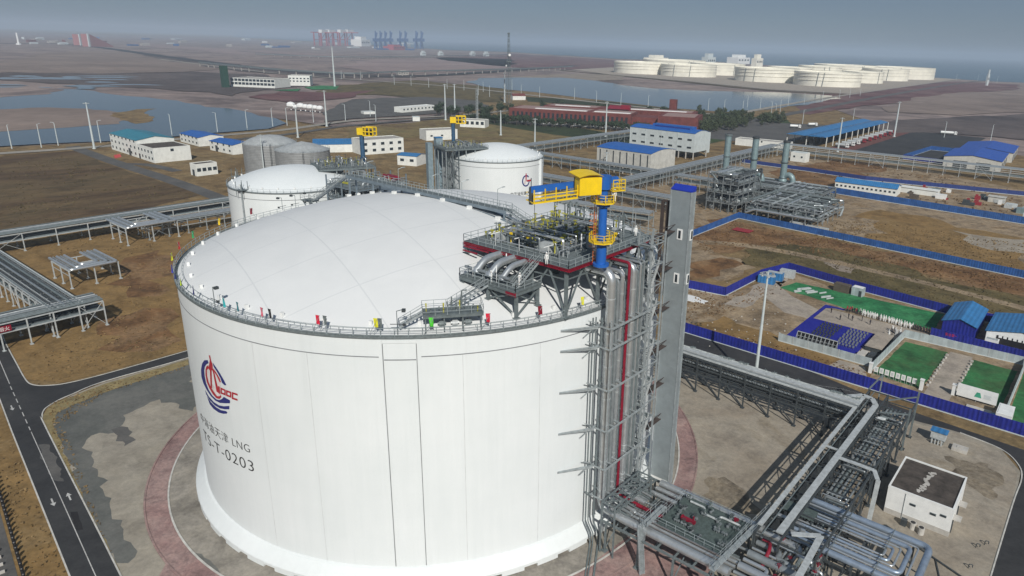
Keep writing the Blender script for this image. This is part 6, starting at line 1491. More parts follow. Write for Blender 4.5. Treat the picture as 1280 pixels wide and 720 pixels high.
# pump platforms, risers, lift towers and cranes of the two tanks
def tank_top(lab, c, ang, Rr, H, crane_lab, ca_, cb_):
    """ang: direction from the tank's centre to its riser side"""
    u = Vector((cos(ang), sin(ang))); v = Vector((-u.y, u.x)); rnd_ = random.Random(int(ang*100)+5)
    P = lambda a, b, z: (c[0]+u.x*a+v.x*b, c[1]+u.y*a+v.y*b, z)
    zt = H+4.6
    t = thing('pump_platform', 'crowded grey pump platform on the edge of the '+lab, 'platform', P(14, 0, zt))
    MB().box(P(16.7, 0, zt), (19, 15, .12), ang).build('deck', MT['grate'], t)
    mb = MB()
    for a, b, a2, b2_ in ((7.2, -7.5, 26.2, -7.5), (26.2, -7.5, 26.2, 7.5), (26.2, 7.5, 7.2, 7.5), (7.2, 7.5, 7.2, -7.5)): mb.beam(P(a, b, zt-.35), P(a2, b2_, zt-.35), .25, .5); rail_line(mb, [P(a, b, zt), P(a2, b2_, zt)], w=.07)
    mb.build('edge_and_railing', MT['steel'], t)
    for a in (8, 13, 17, 20.2, 25.8):
        for b in (-7, -2.5, 2.5, 7): MB().beam(P(a, b, 0 if a > 21 else (H+.3 if a > 13 else H+2)), P(a, b, zt-.1), .3).build('leg', MT['galv'], t)
    for i in range(52): p = P(rnd_.uniform(8, 25.5), rnd_.uniform(-6.8, 6.8), 0); valve(p[0], p[1], zt, rnd_.uniform(1.2, 2.8), rnd_.choice((MT['steel'], MT['steeld'], MT['yelgr'], MT['galvl'])), t, i % 2, i)
    for i in range(24):
        a, b, h = rnd_.uniform(8, 25), rnd_.uniform(-6.5, 3), rnd_.choice((.8, 1.4, 2.2)); MB().pipe([P(a, b, zt), P(a, b, zt+h), P(a, b+rnd_.uniform(2, 5), zt+h), P(a, b+5, zt)], .16, 7).build('deck_pipe', rnd_.choice((MT['pipeg'], MT['silver'], MT['steel'])), t, smooth=True)
    rr = thing('riser_rack', 'bundle of grey pipes and braced steel climbing the '+lab, 'pipe rack', P(Rr+2.5, 0, 0))
    for i in range(9):
        b = -6.5+i*1.1; r = (.55, .2, .3, .18, .4, .2, .3, .16, .25)[i]
        MB().pipe([P(18, b, H+3.5), P(Rr+1.9, b, H+3.5), P(Rr+1.9, b, .5)], r, 10).build('riser_pipe', MT[('silver', 'pipeg', 'silver', 'steel', 'silver', 'red' if False else 'pipeg', 'silver', 'steel', 'pipeg')[i]], rr, smooth=True)
    for z in (5, 10.5, 16, 21.5, 27):
        mb = MB()
        for a in (Rr+.6, Rr+3): mb.beam(P(a, -7.4, z), P(a, 9.5, z), .22)
        for b in (-7.4, -4, 0, 3, 9.5): mb.beam(P(Rr+.1, b, z), P(Rr+3, b, z), .2)
        mb.build('support_frame', MT['steel'], rr)
    for b in (3.2, 9.2): 
        for a in (Rr+.6, Rr+3.2): MB().beam(P(a, b, 0), P(a, b, H+5), .24).build('post', MT['steel'], rr)
    for i in range(8):
        z = .3+i*4; s = 1 if i % 2 else -1; stair(rr, P(Rr+1.9, 6.2-s*2.4, z), P(Rr+1.9, 6.2+s*2.4, z+4), 1.1, MT['galv'])
    # crane
    k = thing('jib_crane', crane_lab, 'crane', P(ca_, cb_, zt)); q = P(ca_, cb_, zt)
    dk = mat('dull_crane_blue', (.03, .085, .16), .55) if 'dull_crane_blue' not in bpy.data.materials else bpy.data.materials['dull_crane_blue']
    MB().tube([q, (q[0], q[1], zt+10)], .8, 12).tube([(q[0], q[1], zt+1.5), (q[0], q[1], zt+1.9)], 1.2, 10).build('post', dk, k, smooth=True)
    ca = ang+radians(160 if cb_ < 1 else -45); cu_ = Vector((cos(ca), sin(ca))); 
    MB().box((q[0], q[1], zt+11.2), (2.4, 2.2, 2.4), ca).build('cab', MT['yellow'], k)
    mb = MB()
    for h in (9.9, 11.3, 12.8):
        for s in (-1.2, 1.2): o = Vector((-cu_.y, cu_.x))*s; mb.beam((q[0]+cu_.x*1.2+o.x, q[1]+cu_.y*1.2+o.y, zt+h), (q[0]+cu_.x*5.2+o.x, q[1]+cu_.y*5.2+o.y, zt+h), .3)
    for e in (2.2, 3.7, 5.2):
        for s in (-1.2, 1.2): o = Vector((-cu_.y, cu_.x))*s; mb.beam((q[0]+cu_.x*e+o.x, q[1]+cu_.y*e+o.y, zt+9.9), (q[0]+cu_.x*e+o.x, q[1]+cu_.y*e+o.y, zt+12.8), .3)
    mb.build('machinery_frame', MT['yellow'], k)
    MB().box((q[0]+cu_.x*2.8, q[1]+cu_.y*2.8, zt+11), (2.4, 1.6, 1.6), ca).build('winch', MT['black'], k)
    return P, zt
P1, zt1 = tank_top('smaller left white tank', C1, radians(68), R2, H2, 'small yellow headed crane on a blue post above the smaller left tank', 24.3, 2.0)
P2, zt2 = tank_top('smaller right white tank', C2, radians(-112), R2, H2, 'small yellow headed crane on a blue post above the smaller right tank', 20.0, .5)
for P_, zz, lab in ((P1, 36, 'left'), (P2, 40, 'right')):
    if lab == 'left': continue
    t = thing('lift_tower', 'pale blue grey clad lift tower beside the smaller right white tank', 'tower', P_(R2+3, 12.5, 0)); 
    q = P_(R2+2.0, -11.5, 0); MB().box((q[0], q[1], 17.5), (3.0, 3.0, 35), radians(-112)).build('shaft', mat('blue_grey_cladding', (.25, .33, .37), .5, .2), t)
    q = P_(R2+6.2, -11.5, 0); MB().box((q[0], q[1], 16.5), (2.2, 3.0, 33), radians(-112)).build('stair_shaft', bpy.data.materials['blue_grey_cladding'], t)
    mb = MB().box(P_(R2+2.0, -11.5, 35.15), (3.2, 3.2, .3), radians(-112)); mb.build('cap', MT['roofl'], t)
# small rim platforms on the near side of the left tank
for i, (dg, n_) in enumerate(((-78, 0), (-150, 1))):
    a = radians(dg); p = (C1[0]+(R2+.2)*cos(a), C1[1]+(R2+.2)*sin(a), H2)
    t = thing('rim_platform', ('dark braced ladder platform down the near wall' if i == 0 else 'dark pipe frame at the left rim')+' of the smaller left tank', 'platform', p)
    mb = MB().box((p[0], p[1], H2+.5), (2.4, 3.0, .12), a); 
    for s in (-1.1, 1.1):
        for s2 in (-1.3, 1.3):
            x, y = p[0]+s*cos(a)-s2*sin(a), p[1]+s*sin(a)+s2*cos(a); mb.beam((x, y, H2-1.5), (x, y, H2+3.2), .14)
    mb.build('frame', MT['steel'], t)
    pr_ = (C1[0]+(R2+.6)*cos(a), C1[1]+(R2+.6)*sin(a)); MB().tube([(*pr_, .2), (*pr_, H2+2.2)], .22, 8).build('down_pipe', MT['galv'], t)
# ---------------------------------------------------------------- two grey steel silos
def silo(label, l, r, ybase_z, rimy, R=None, H=14, conical=False):
    """l, r: pixel x of the rim's ends at pixel row rimy; H: wall height"""
    a, b = Vector(G(l, rimy, H)), Vector(G(r, rimy, H)); c = (a+b)/2; R = (b-a).length/2*.985
    t = thing('water_tank', label, 'tank', (c.x, c.y, 0)); hd = R*.30
    MB().lathe([(R, 0), (R, H)], 64, (c.x, c.y, 0)).build('wall', MT['silo'], t, smooth=True)
    rs = (R*R+hd*hd)/(2*hd)
    if conical: MB().lathe([(R+.3, H), (R*.5, H+hd*.62), (.4, H+hd), (.01, H+hd+.1)], 20, (c.x, c.y, 0)).build('roof', MT['silor'], t)
    else: MB().lathe([(max(.01, R*i/10), H+hd-rs+sqrt(rs*rs-(R*i/10)**2)) for i in range(11)][::-1], 48, (c.x, c.y, 0)).build('roof', MT['silor'], t, smooth=True)
    mb = ring_rail(R+.1, H, 40, 1.0, w=.07); mb.v = [(x+c.x, y+c.y, z) for x, y, z in mb.v]; mb.build('railing', MT['rail'], t)
    d = (CAMP-c).to_2d().normalized(); n = Vector((-d.y, d.x)); q = c.to_2d()+d*(R+.35)+n*(R*.35)*0; mb = MB()
    for s in (-.3, .3): mb.beam((q.x+n.x*s, q.y+n.y*s, 0), (q.x+n.x*s, q.y+n.y*s, H+1), .1)
    for i in range(int(H/.6)): mb.beam((q.x-n.x*.3, q.y-n.y*.3, .5+i*.6), (q.x+n.x*.3, q.y+n.y*.3, .5+i*.6), .06)
    mb.build('ladder', MT['steeld'], t); return t
silo('left grey corrugated water tank with a smooth domed roof', 302.5, 371, 0, 178, H=17)
silo('right grey corrugated water tank with a ribbed conical roof', 343, 412.5, 0, 186.5, H=16, conical=True)
# steel access tower crowded with pipes between the left tank and the big tank
def access_tower():
    t = thing('access_tower', 'crowded blue grey access tower with stairs between the smaller left tank and the big one', 'tower', (-92, 52, 0)); rn = random.Random(44); bg_ = bpy.data.materials['blue_grey_steel']
    x0, x1, y0, y1 = -101, -85, 43, 62
    for x in (x0, -93, x1):
        for y in (y0, 52.5, y1): MB().beam((x, y, 0), (x, y, 33.5), .35).build('column', bg_, t)
    for z in (22, 26.5, 30.5):
        MB().b2((x0, y0, z), (x1, y1, z+.1)).build('deck', MT['grate'], t); mb = MB(); rail_rect(mb, x0, y0, x1, y1, z+.1, w=.1, post=2); mb.build('railing', bg_, t)
        mb = MB()
        for y in (y0, 52.5, y1): mb.beam((x0, y, z-.2), (x1, y, z-.2), .3)
        for x in (x0, -93, x1): mb.beam((x, y0, z-.21), (x, y1, z-.21), .3)
        mb.build('floor_beams', bg_, t)
    for i in range(60):
        z = rn.choice((22, 26.6, 30.6)); valve(rn.uniform(x0+1, x1-1), rn.uniform(y0+1, y1-1), z, rn.uniform(1.4, 3.2), rn.choice((MT['steel'], MT['yelgr'], MT['steeld'], MT['galvl'])), t, i % 2, i)
    for i in range(30):
        x, y, z = rn.uniform(x0, x1), rn.uniform(y0, y1-4), rn.choice((18, 22, 26.6, 30.6)); h = rn.uniform(1, 3); MB().pipe([(x, y, z-2), (x, y, z+h), (x, y+rn.uniform(2, 6), z+h), (x, y+6, z-2)], rn.choice((.15, .22, .35)), 7).build('pipe', rn.choice((MT['pipeg'], MT['silver'], MT['steel'])), t, smooth=True)
    for a, b in (((-84, 44, 22), (-84, 51, 26.6)), ((-84, 52, 26.6), (-84, 60, 30.6)), ((-102, 44, 26.6), (-102, 52, 30.6))): stair(t, a, b, 1.2, MT['galvl'])
    MB().box((-90, 60, 31.8), (5, 2, 1.6)).tube([(-94, 60, 32), (-86, 60, 32)], .6, 9).build('red_manifold', MT['red'], t)
    MB().box((-96, 46, 31.2), (6, .6, .5)).build('yellow_beam', MT['yelgr'], t)
    mb = MB().b2((-85, 50, 30.5), (-46, 53, 30.6)); rail_line(mb, [(-85, 50, 30.6), (-46, 50, 30.6)], w=.1, post=2); rail_line(mb, [(-85, 53, 30.6), (-46, 53, 30.6)], w=.1, post=2); mb.build('bridge', bg_, t)
access_tower()

# ---------------------------------------------------------------- process plant and raised racks in the middle distance
FP = [(.8, 0, .25, 'pipeg'), (1.7, 0, .2, 'silver'), (2.7, 0, .35, 'pipeg'), (3.9, 0, .25, 'silver'), (5.2, 0, .32, 'pipeg'), (6.4, 0, .22, 'pipeg'), (7.3, 0, .28, 'silver')]
def fp(w, z, low=None):
    o = [(v*w/8, z+.3, r, m) for v, _, r, m in FP]
    if low: o += [(v*w/8, low+.3, r, 'steel') for v, _, r, m in FP[::2]]
    return o
GR = 'raised pipe racks in the middle distance'
rack('pipe_rack', 'long raised grey pipe rack running away behind the yellow cab', (-103, 150), (-103, 430), 8, (4.4, 7.2), 7.0, fp(8, 7.2, 4.4), MT['galv'], GR, xbr=6)
rack('pipe_rack', 'raised grey pipe rack crossing behind the blue crane post', (-150, 199), (-58, 199), 8, (4.4, 7.2), 6.6, fp(8, 7.2, 4.4), MT['galv'], GR, xbr=5)
rack('pipe_rack', 'short raised pipe rack angled in front of the crossing rack', (-98, 160), (-56, 168), 6, (4, 6.6), 6, fp(6, 6.6, 4), MT['galv'], GR, xbr=4)
rack('pipe_rack', 'raised grey pipe rack joining the long rack to the pipe maze', (-95, 256), (-56, 256), 7, (4.4, 7.2), 5.5, fp(7, 7.2, 4.4), MT['galv'], GR, xbr=4)
rack('pipe_rack', 'very long raised pipe rack in front of the tanker shelter, running to the right edge', (-103, 425), (190, 436), 9, (4.0, 6.2, 8.6), 9.5, fp(9, 8.4, 4), MT['galvl'], GR, xbr=7)
rack('pipe_rack', 'raised grey pipe rack beside the dry field left of the panelled hall', (-222, 235), (-222, 480), 9, (4.4, 7.6), 8.5, fp(9, 7.6, 4.4), MT['galv'], GR, xbr=6)
rack('pipe_rack', 'raised grey pipe rack between the small right tank and the panelled hall', (-222, 258), (-103, 258), 7, (4.4, 7.2), 7.5, fp(7, 7.2, 4.4), MT['galv'], GR, xbr=5)
rack('pipe_rack', 'raised grey pipe rack leading left from the riser of the smaller right tank', (-195, 100), (-112, 100), 6, (4.4, 7.2), 7, fp(6, 7.2), MT['galv'], GR, xbr=5)
rack('pipe_rack', 'low grey pipe rack between the two white tanks and the grey silos', (-185, 20), (-185, 120), 6, (3.4, 5.6), 7, fp(6, 5.6), MT['galv'], GR, xbr=5)
# multi storey frame
def frame_block(name, label, x0, x1, y0, y1, levels, nx, ny, seed, cm, pipes=60, clutter=60, diag=True):
    t = thing(name, label, 'process unit', (x0, y0, 0)); rnd_ = random.Random(seed)
    for i in range(nx+1):
        for j in range(ny+1):
            if 0 < i < nx and 0 < j < ny and (i+j) % 2: continue
            x, y = x0+(x1-x0)*i/nx, y0+(y1-y0)*j/ny; MB().beam((x, y, 0), (x, y, levels[-1]), .34).build('column', MT['pipeg'], t)
    for z in levels:
        mb = MB()
        for i in range(nx+1): x = x0+(x1-x0)*i/nx; mb.beam((x, y0, z), (x, y1, z), .34, .42)
        for j in range(ny+1): y = y0+(y1-y0)*j/ny; mb.beam((x0, y, z-.02), (x1, y, z-.02), .32, .4)
        mb.build('floor_beams', cm, t)
        if diag:
            mb = MB(); rail_rect(mb, x0-.4, y0-.4, x1+.4, y1+.4, z+.2, w=.09, post=2.5); mb.build('railing', MT['galv'], t)
            MB().b2((x0+.2, y0+(y1-y0)*.3, z+.22), (x1-.2, y1-.2, z+.26)).build('deck', MT['grate'], t)
    for i in range(pipes):
        z = rnd_.choice(levels)+rnd_.uniform(.4, 1.6); r = rnd_.choice((.18, .26, .36, .5)); m = rnd_.choice(('pipeg', 'silver', 'galv', 'steel', 'steel', 'steeld'))
        xa, ya = rnd_.uniform(x0, x1), rnd_.uniform(y0, y1)
        if rnd_.random() < .5: pts = [(xa, y0+rnd_.uniform(-1, 4), z), (xa, y1-rnd_.uniform(-1, 8), z), (xa+rnd_.uniform(-3, 3), y1-rnd_.uniform(0, 8), z), (xa+rnd_.uniform(-3, 3), y1-3, max(.3, z-rnd_.uniform(2, 6)))]
        else: pts = [(x0+rnd_.uniform(-1, 5), ya, max(.3, z-rnd_.uniform(1, 5))), (x0+rnd_.uniform(0, 5), ya, z), (x1-rnd_.uniform(-1, 6), ya, z), (x1-rnd_.uniform(0, 6), ya+rnd_.uniform(-3, 3), z)]
        if i < 98: MB().pipe(pts, r, 7).build('pipe', MT[m], t, smooth=True)
    for i in range(clutter):
        z = rnd_.choice([0]+list(levels[:-1] or levels)); x, y = rnd_.uniform(x0+1, x1-1), rnd_.uniform(y0+1, y1-1); h = rnd_.uniform(.8, 2.6)
        if rnd_.random() < .5: mb = MB().tube([(x, y, z+.2), (x, y, z+.2+h)], rnd_.uniform(.2, .8), 9)
        else: mb = MB().box((x, y, z+.2+h/2), (rnd_.uniform(.5, 2), rnd_.uniform(.5, 2), h))
        mb.build('vessel', rnd_.choice((MT['pipeg'], MT['steel'], MT['steel'], MT['galv'], MT['steeld'], MT['galvl'])), t)
    return t
frame_block('process_tower', 'tall open steel frame crammed with grey pipes beside the left exhaust stack', -56, -40, 221, 246, (4.6, 9.4, 14.0, 17.6), 4, 4, 31, MT['pipeg'], 98, 98)
frame_block('pipe_maze', 'low wide maze of grey pipework on steel frames behind the mid blue fence', -36, -1, 222.5, 257, (3.4, 6.8), 6, 5, 32, MT['pipeg'], 98, 98, diag=False)
frame_block('process_skid', 'low crowded row of grey pumps and pipes at the foot of the exhaust stacks', -62, -14, 259, 285, (3.6, 7.0), 7, 3, 33, MT['pipeg'], 90, 90)
# exhaust stacks with curved ducts
for i, (x, y, ty, tx) in enumerate(((-70.7, 270.1, 167.5, 'leftmost'), (-55.1, 271, 171, 'middle'), (-41.1, 279, 176, 'rightmost'))):
    b = PXof((x, y, 0)); H = HT(b, ty)
    t = thing('exhaust_stack', tx+' of the three grey green exhaust stacks above the pipe maze', 'chimney', (x, y, 0))
    MB().tube([(x, y, 0), (x, y, 9)], 2.3, 16).tube([(x, y, 9), (x, y, 11)], [2.3, 1.7], 16).tube([(x, y, 11), (x, y, H)], 1.7, 16).build('stack', MT['teal'], t, smooth=True)
    mb = MB()
    for z in (H*.62, H-.6, 10.5): mb.lathe([(1.75, z-.15), (2.2, z-.15), (2.2, z+.15), (1.75, z+.15)], 16, (x, y, 0))
    mb.tube([(x, y, H-.5), (x, y, H+.05)], 1.85, 16); mb.build('band', MT['steeld'] if i else MT['steel'], t)
    MB().tube([(x, y, H+.02), (x, y, H+.08)], 1.5, 16).build('mouth', MT['black'], t)
    if i:
        pts = [(x+.8, y, 8.5)]+[(x+2.9-2.6*cos(k*pi/8), y+.3, 9.2+3.0*sin(k*pi/8)) for k in range(1, 9)]+[(x+5.5, y+.3, 2)]
        MB().tube(pts, 1.5, 14).build('curved_duct', MT['teal'], t, smooth=True); MB().box((x+5.4, y, 2.2), (4.5, 4, 4)).build('fan_housing', MT['teal'], t)
# panelled hall and office hall on stilts
h1 = house('process_hall', 'long cream panelled hall on stilts with a deep blue roof', 'building', (-160.5, 272.5), 0, 39.8, 29, 14.4, MT['wallc'], MT['roofb'], 'arch', 1.6, .3, stilts=4.0)
for i in range(8): MB().b2((2.2+i*5.0, -.12, 4.6), (3.0+i*5.0, -.04, 13.4)).build('dark_slot', MT['steeld'], h1, local=True)
h2 = house('control_building', 'pale grey two storey building on stilts with a blue roof and raised roof vent', 'building', (-191, 356), 0, 54, 20, 18.2, MT['wallg'], MT['roofb'], 'arch', 1.6, .3, stilts=5.0, wins=(('f', 7, (8.2, 13.6)),), ww=3.6, wh=1.5)
MB().b2((15, 7, 18.9), (48, 13, 21.6)).build('roof_vent', MT['roofb'], h2, local=True); MB().b2((17, 6.9, 19.6), (46, 6.99, 20.6)).build('vent_louvre', MT['navy'], h2, local=True)
for i in range(4): MB().box((54*i/4, -.1, 11.6), (.3, .2, 13)).build('pilaster', MT['wallg'], h2, local=True)
MB().b2((49.5, 20, 3), (54, 24, 17.5)).build('stair_block', MT['wallg'], h2, local=True)
house('long_hut', 'long low white hut with a light blue roof behind the pipe maze', 'hut', (-27, 325), .06, 33.5, 12, 4.2, MT['wallw'], MT['roofl'], 'ridgefront', 2.2, .4, wins=(('f', 14, (2.3,)),), ww=1.3, wh=1.2)
house('gate_hut', 'small pale hut under the very long raised rack', 'hut', (-86, 407), 0, 11, 8, 6.2, MT['wallw'], MT['wallg'], 'flat', wins=(('f', 2, (3.6,)),), parapet=.3)
house('low_white_block', 'long low white building behind the exhaust stacks', 'building', (-152, 455), .12, 44, 12, 5.0, MT['wallw'], MT['conc'], 'flat', wins=(('f', 1, (4.6,)),))
# tanker loading shelter
t = thing('tanker_shelter', 'long open tanker shelter with two light blue roofs in the right distance', 'shelter', (-112, 497, 0))
for k in range(2):
    x0 = -126+k*17.2; MB().add([(x0, 497, 8.4), (x0+16.6, 497, 8.4), (x0+16.6, 690, 8.4), (x0, 690, 8.4), (x0+8.3, 497, 9.8), (x0+8.3, 690, 9.8)], [(0, 4, 5, 3), (4, 1, 2, 5), (0, 1, 4), (3, 5, 2), (0, 3, 2, 1)]).build('roof', MT['roofl'], t)
for k in range(3):
    for j in range(12): MB().box((-125.5+k*16.8, 500+j*17, 4.2), (.6, .6, 8.4)).build('post', MT['wallw'], t)
for j in range(12): MB().b2((-107, 503+j*17, .5), (-104, 508+j*17, 5)).build('loading_bay', MT['steeld'], t)
sheet('tanker_apron', [(-90, 492), (-90, 705), (-4, 705), (-4, 492)], .07, GM['asph']); sheet('tanker_apron', [(-250, 470), (-128, 480), (-128, 700), (-240, 640)], .075, GM['asphl'])
sheet('red_bay_lines', [(-90, 500), (-90, 700), (-70, 700), (-70, 500)], .10, ground_mat('red_bay_paint', [(.3, (.12, .05, .045)), (.7, (.17, .075, .065))], .3, 2, .2))
def truck(label, loc, rz, colour, tankc, group=None, L=11):
    t = thing('tanker_truck', label, 'truck', loc, rz, group)
    MB().b2((L-2.3, -1.25, .8), (L, 1.25, 3.3)).b2((L-2.4, -1.2, 2.6), (L-.4, 1.2, 3.7)).build('cab', colour, t, local=True)
    MB().b2((L-.1, -1.05, 2.1), (L+.03, 1.05, 3.1)).b2((L-1.5, -1.28, 2.1), (L-.5, 1.28, 3.0)).build('windscreen', MT['glass'], t, local=True)
    MB().tube([(0, 0, 2.4), (.3, 0, 2.4), (L-3.2, 0, 2.4), (L-2.9, 0, 2.4)], [.8, 1.25, 1.25, .8], 14).build('tank_barrel', tankc, t, smooth=True, local=True)
    MB().b2((0, -1.0, .8), (L-.3, 1.0, 1.15)).build('chassis', MT['steeld'], t, local=True)
    for x in (.9, 2.2, 3.5, L-3.6, L-1.1): MB().tube([(x, -1.25, .5), (x, -.85, .5)], .5, 10).tube([(x, .85, .5), (x, 1.25, .5)], .5, 10).build('wheels', MT['black'], t, local=True)
    return t
tr0 = truck('tanker truck with dark red cab in the row beside the shelter', (-88, 512, .03), 0, MT['rdcoat'], MT['galvl'], 'tanker trucks beside the shelter')
for j in range(1, 8): copy_tree(tr0, (-88, 560+j*16.5-16, .03))
tw0 = truck('tanker truck with white cab at the near end of the row', (-88, 512, .03), 0, MT['white'], MT['galvl'], 'tanker trucks beside the shelter')
copy_tree(tw0, (-88, 528, .03)); copy_tree(tw0, (-88, 543, .03)); tr0.location = (-88, 559, .03)
for px, rz, lab in (((1175, 168), .3, 'white tanker truck on the road behind the dark yard'), ((987, 160), .5, 'white tanker truck left of the blue shelter'), ((1010, 158), 1.0, 'white tanker truck behind the left end of the blue shelter')):
    g = G(*px); truck(lab, (g.x, g.y, .05), rz, MT['white'], MT['white'], None, 15 if 'road' in lab else 11)
fence('yard_fence', 'light blue fence round the small yard between the shelters', [(-28, 485), (-24, 560), (10, 560)], 3.5, MT['fenceb'])
fence('yard_fence', 'blue fence along the front of the small yard between the shelters', [(-28, 485), (6, 480)], 3.5, MT['fenced'], cap=MT['fenced'])
for k in range(2):
    house('blue_workshop', ('near' if k == 0 else 'far')+' half of the wide deep blue roofed workshop at the right edge', 'workshop', (2, 472+k*58), .05, 36, 56, 7.2, MT['wallc'], ribbed('deep_blue_roof', (.02, .09, .42), 1.2, 1) if k == 0 else bpy.data.materials['deep_blue_roof'], 'gable', 2.4, .5, pitch_axis='y', doors=(('f', .3, 9, 5), ('f', .7, 9, 5), ('r', .2, 7, 5), ('r', .5, 7, 5), ('r', .8, 7, 5)))
# site clutter around the long hut
rnd = random.Random(21)
for i in range(26):
    x, y = rnd.uniform(8, 72), rnd.uniform(318, 372); s = rnd.uniform(1.5, 6); c = rnd.choice(('wallg', 'rdcoat', 'galvl', 'teal', 'steeld', 'white', 'bark'))
    tag(MB().b2((x, y, 0), (x+s, y+rnd.uniform(1.5, 3), rnd.uniform(.6, 2.6))).b2((x+.2, y+.2, .5), (x+s*.6, y+1.4, rnd.uniform(1.2, 3.0))).build('material_pile', MT[c]), {'wallg': 'pale grey', 'rdcoat': 'dull red', 'galvl': 'silvery', 'teal': 'grey green', 'steeld': 'dark', 'white': 'white', 'bark': 'brown'}[c]+' stack of building material in the yard right of the long hut', 'pile', 'stacks of material in the yard')
tag(MB().b2((64, 330, 0), (80, 334, 2.6)).b2((64.2, 330.2, 2.6), (79.8, 333.8, 2.7)).build('container', MT['teal']), 'long grey green container near the right edge behind the mid blue fence', 'container')
tag(MB().b2((48, 352, 0), (56, 357, 3)).b2((47.6, 351.6, 3), (56.4, 357.4, 3.2)).build('yellowish_hut', MT['wallc']), 'small cream hut in the middle of the cluttered yard', 'hut')
tag(MB().b2((2, 344, 0), (24, 350, 3)).b2((1.6, 343.6, 3), (24.4, 350.4, 3.25)).build('red_roofed_hut', [MT['wallw']]), 'low white hut behind the long blue roofed hut', 'hut')
tag(MB().b2((-14, 223, 0), (-7, 225, 1.2)).b2((-6, 222, 0), (4, 223.4, 1.0)).build('pipe_stack', MT['galvl']), 'short stack of pale pipes at the right end of the pipe maze', 'pile')
tag(MB().b2((-28, 192, .4), (-20, 197, .6)).b2((-27, 193, 0), (-26, 194, .4)).b2((-22, 195, 0), (-21, 196, .4)).build('brown_platform', MT['rdcoat']), 'small brown platform on the rust coloured scrub behind the lift tower', 'platform')
tag(MB().b2((-4, 101, .0), (3, 106, .12)).b2((3.2, 102, 0), (6, 105, .1)).build('white_sheeting', MT['white']), 'white sheeting lying on the ground right of the lift tower', 'sheet')

# ---------------------------------------------------------------- office buildings on the left and behind
def house_px(name, label, cat, a, b, ty, D, wm, rm, roof='flat', **k):
    loc, L, rz = oriented(a, b); h = HT(a, ty); return house(name, label, cat, loc, rz, L, D, h, wm, rm, roof, **k)
house_px('office_block', 'white three storey block with a teal roof at the far left', 'building', (140, 186.5), (173, 197.2), 166.5, 22, MT['wallw'], MT['rooft'], 'gable', rise=2.0, wins=(('f', 7, (2.2, 6.0, 9.8)),), ww=2.2, wh=1.7, doors=(('f', .72, 3.5, 4.5),))
house_px('office_annex', 'white flat roofed annex joined to the teal roofed block', 'building', (173.6, 197.5), (193.6, 204), 180.5, 21, MT['wallw'], MT['roofbr'], 'flat', wins=(('f', 5, (2.4, 6.2)), ('r', 1, (7.0,))), ww=2.0, wh=1.7, doors=(('f', .1, 2.5, 3),))
house_px('workshop', 'white workshop with a bright blue roof behind the flat annex', 'building', (226, 177), (249, 183.3), 166.5, 17, MT['wallw'], MT['roofb'], 'gable', rise=1.6, wins=(('f', 5, (2.2, 5.4)), ('r', 1, (2,))), ww=2.2, wh=1.5)
house_px('workshop', 'white workshop with a bright blue roof beside the left silo', 'building', (263, 187.4), (291.6, 193.6), 176, 15, MT['wallw'], MT['roofb'], 'gable', rise=1.4, wins=(('f', 4, (2.2, 5.4)), ('r', 1, (2.6,))), ww=2.0, wh=1.5, doors=(('f', .3, 3, 4),))
house_px('small_block', 'small white flat roofed block by the dark track at the left', 'building', (239, 218.5), (246.5, 220.6), 204.5, 11.5, MT['wallw'], MT['roofbr'], 'flat', wins=(('r', 4, (3.4,)),), ww=2.2, wh=2.0, doors=(('f', .5, 2.4, 3.4),))
house_px('office_block', 'white two storey office with square windows behind the left yellow crane', 'building', (452, 194), (505, 190), 176.5, 16, MT['wallw'], MT['conc'], 'flat', wins=(('f', 5, (2.8, 7.0)),), ww=2.6, wh=2.0)
house_px('small_block', 'small white block with a light blue roof left of the pale lift tower', 'building', (497, 206), (521, 208), 194, 12, MT['wallw'], MT['roofl'], 'gable', rise=1.0, wins=(('f', 2, (3.4,)),), ww=2.8, wh=1.8)
house_px('low_shed', 'low shed with a long light blue roof behind the ribbed silo', 'shed', (392, 191), (444, 190), 181, 28, MT['wallw'], MT['roofl'], 'gable', rise=2.0)
house_px('small_block', 'low white building behind the smaller right tank and its crane', 'building', (533, 176), (572, 174), 164, 14, MT['wallw'], MT['conc'], 'flat', wins=(('f', 3, (3.6,)),), ww=2.0)
house_px('small_block', 'white building with many openings right of the distant yellow crane', 'building', (575, 158.5), (606, 160), 150, 14, MT['wallw'], MT['conc'], 'flat', wins=(('f', 5, (4.0,)),), ww=3.0, wh=3)
house_px('office_block', 'white building with a dark facade grid beyond the left lake', 'building', (289, 108), (344, 110.5), 97.5, 40, MT['wallw'], MT['conc'], 'flat', wins=(('f', 12, (5, 10)),), ww=5, wh=3.6)
house_px('office_block', 'small pale building standing alone beyond the left lake', 'building', (361, 107), (388, 107.5), 94.5, 26, MT['wallw'], MT['conc'], 'flat', wins=(('f', 6, (7, 11)),), ww=3, wh=2)
house_px('low_white_block', 'long low white building with a row of windows by the distant gravel yard', 'building', (503, 141), (543, 137.5), 135, 12, MT['wallw'], MT['white'], 'flat', wins=(('f', 9, (3.2,)),), ww=2.2, wh=1.8)
for a, b, ty, tx in (((455, 143), (469, 142.6), 140, 'small white cabin at the edge of the distant gravel yard'), ((516, 151.5), (525, 151.5), 146.5, 'tiny white cabin in the yellowing field'), ((641, 125), (657, 125), 120, 'small white house with a red roof by the end of the long brick building')):
    house_px('small_block', tx, 'hut', a, b, ty, 10, MT['wallw'], MT['brick'] if 'red roof' in tx else MT['wallg'], 'gable' if 'red roof' in tx else 'flat', **({'rise': 3.0} if 'red roof' in tx else {'parapet': .2}))
sheet('red_heap_ground', [G(x, y)[:2] for x, y in ((142, 194), (150, 192.5), (152, 196), (144, 198))], .03, MT['redb'])
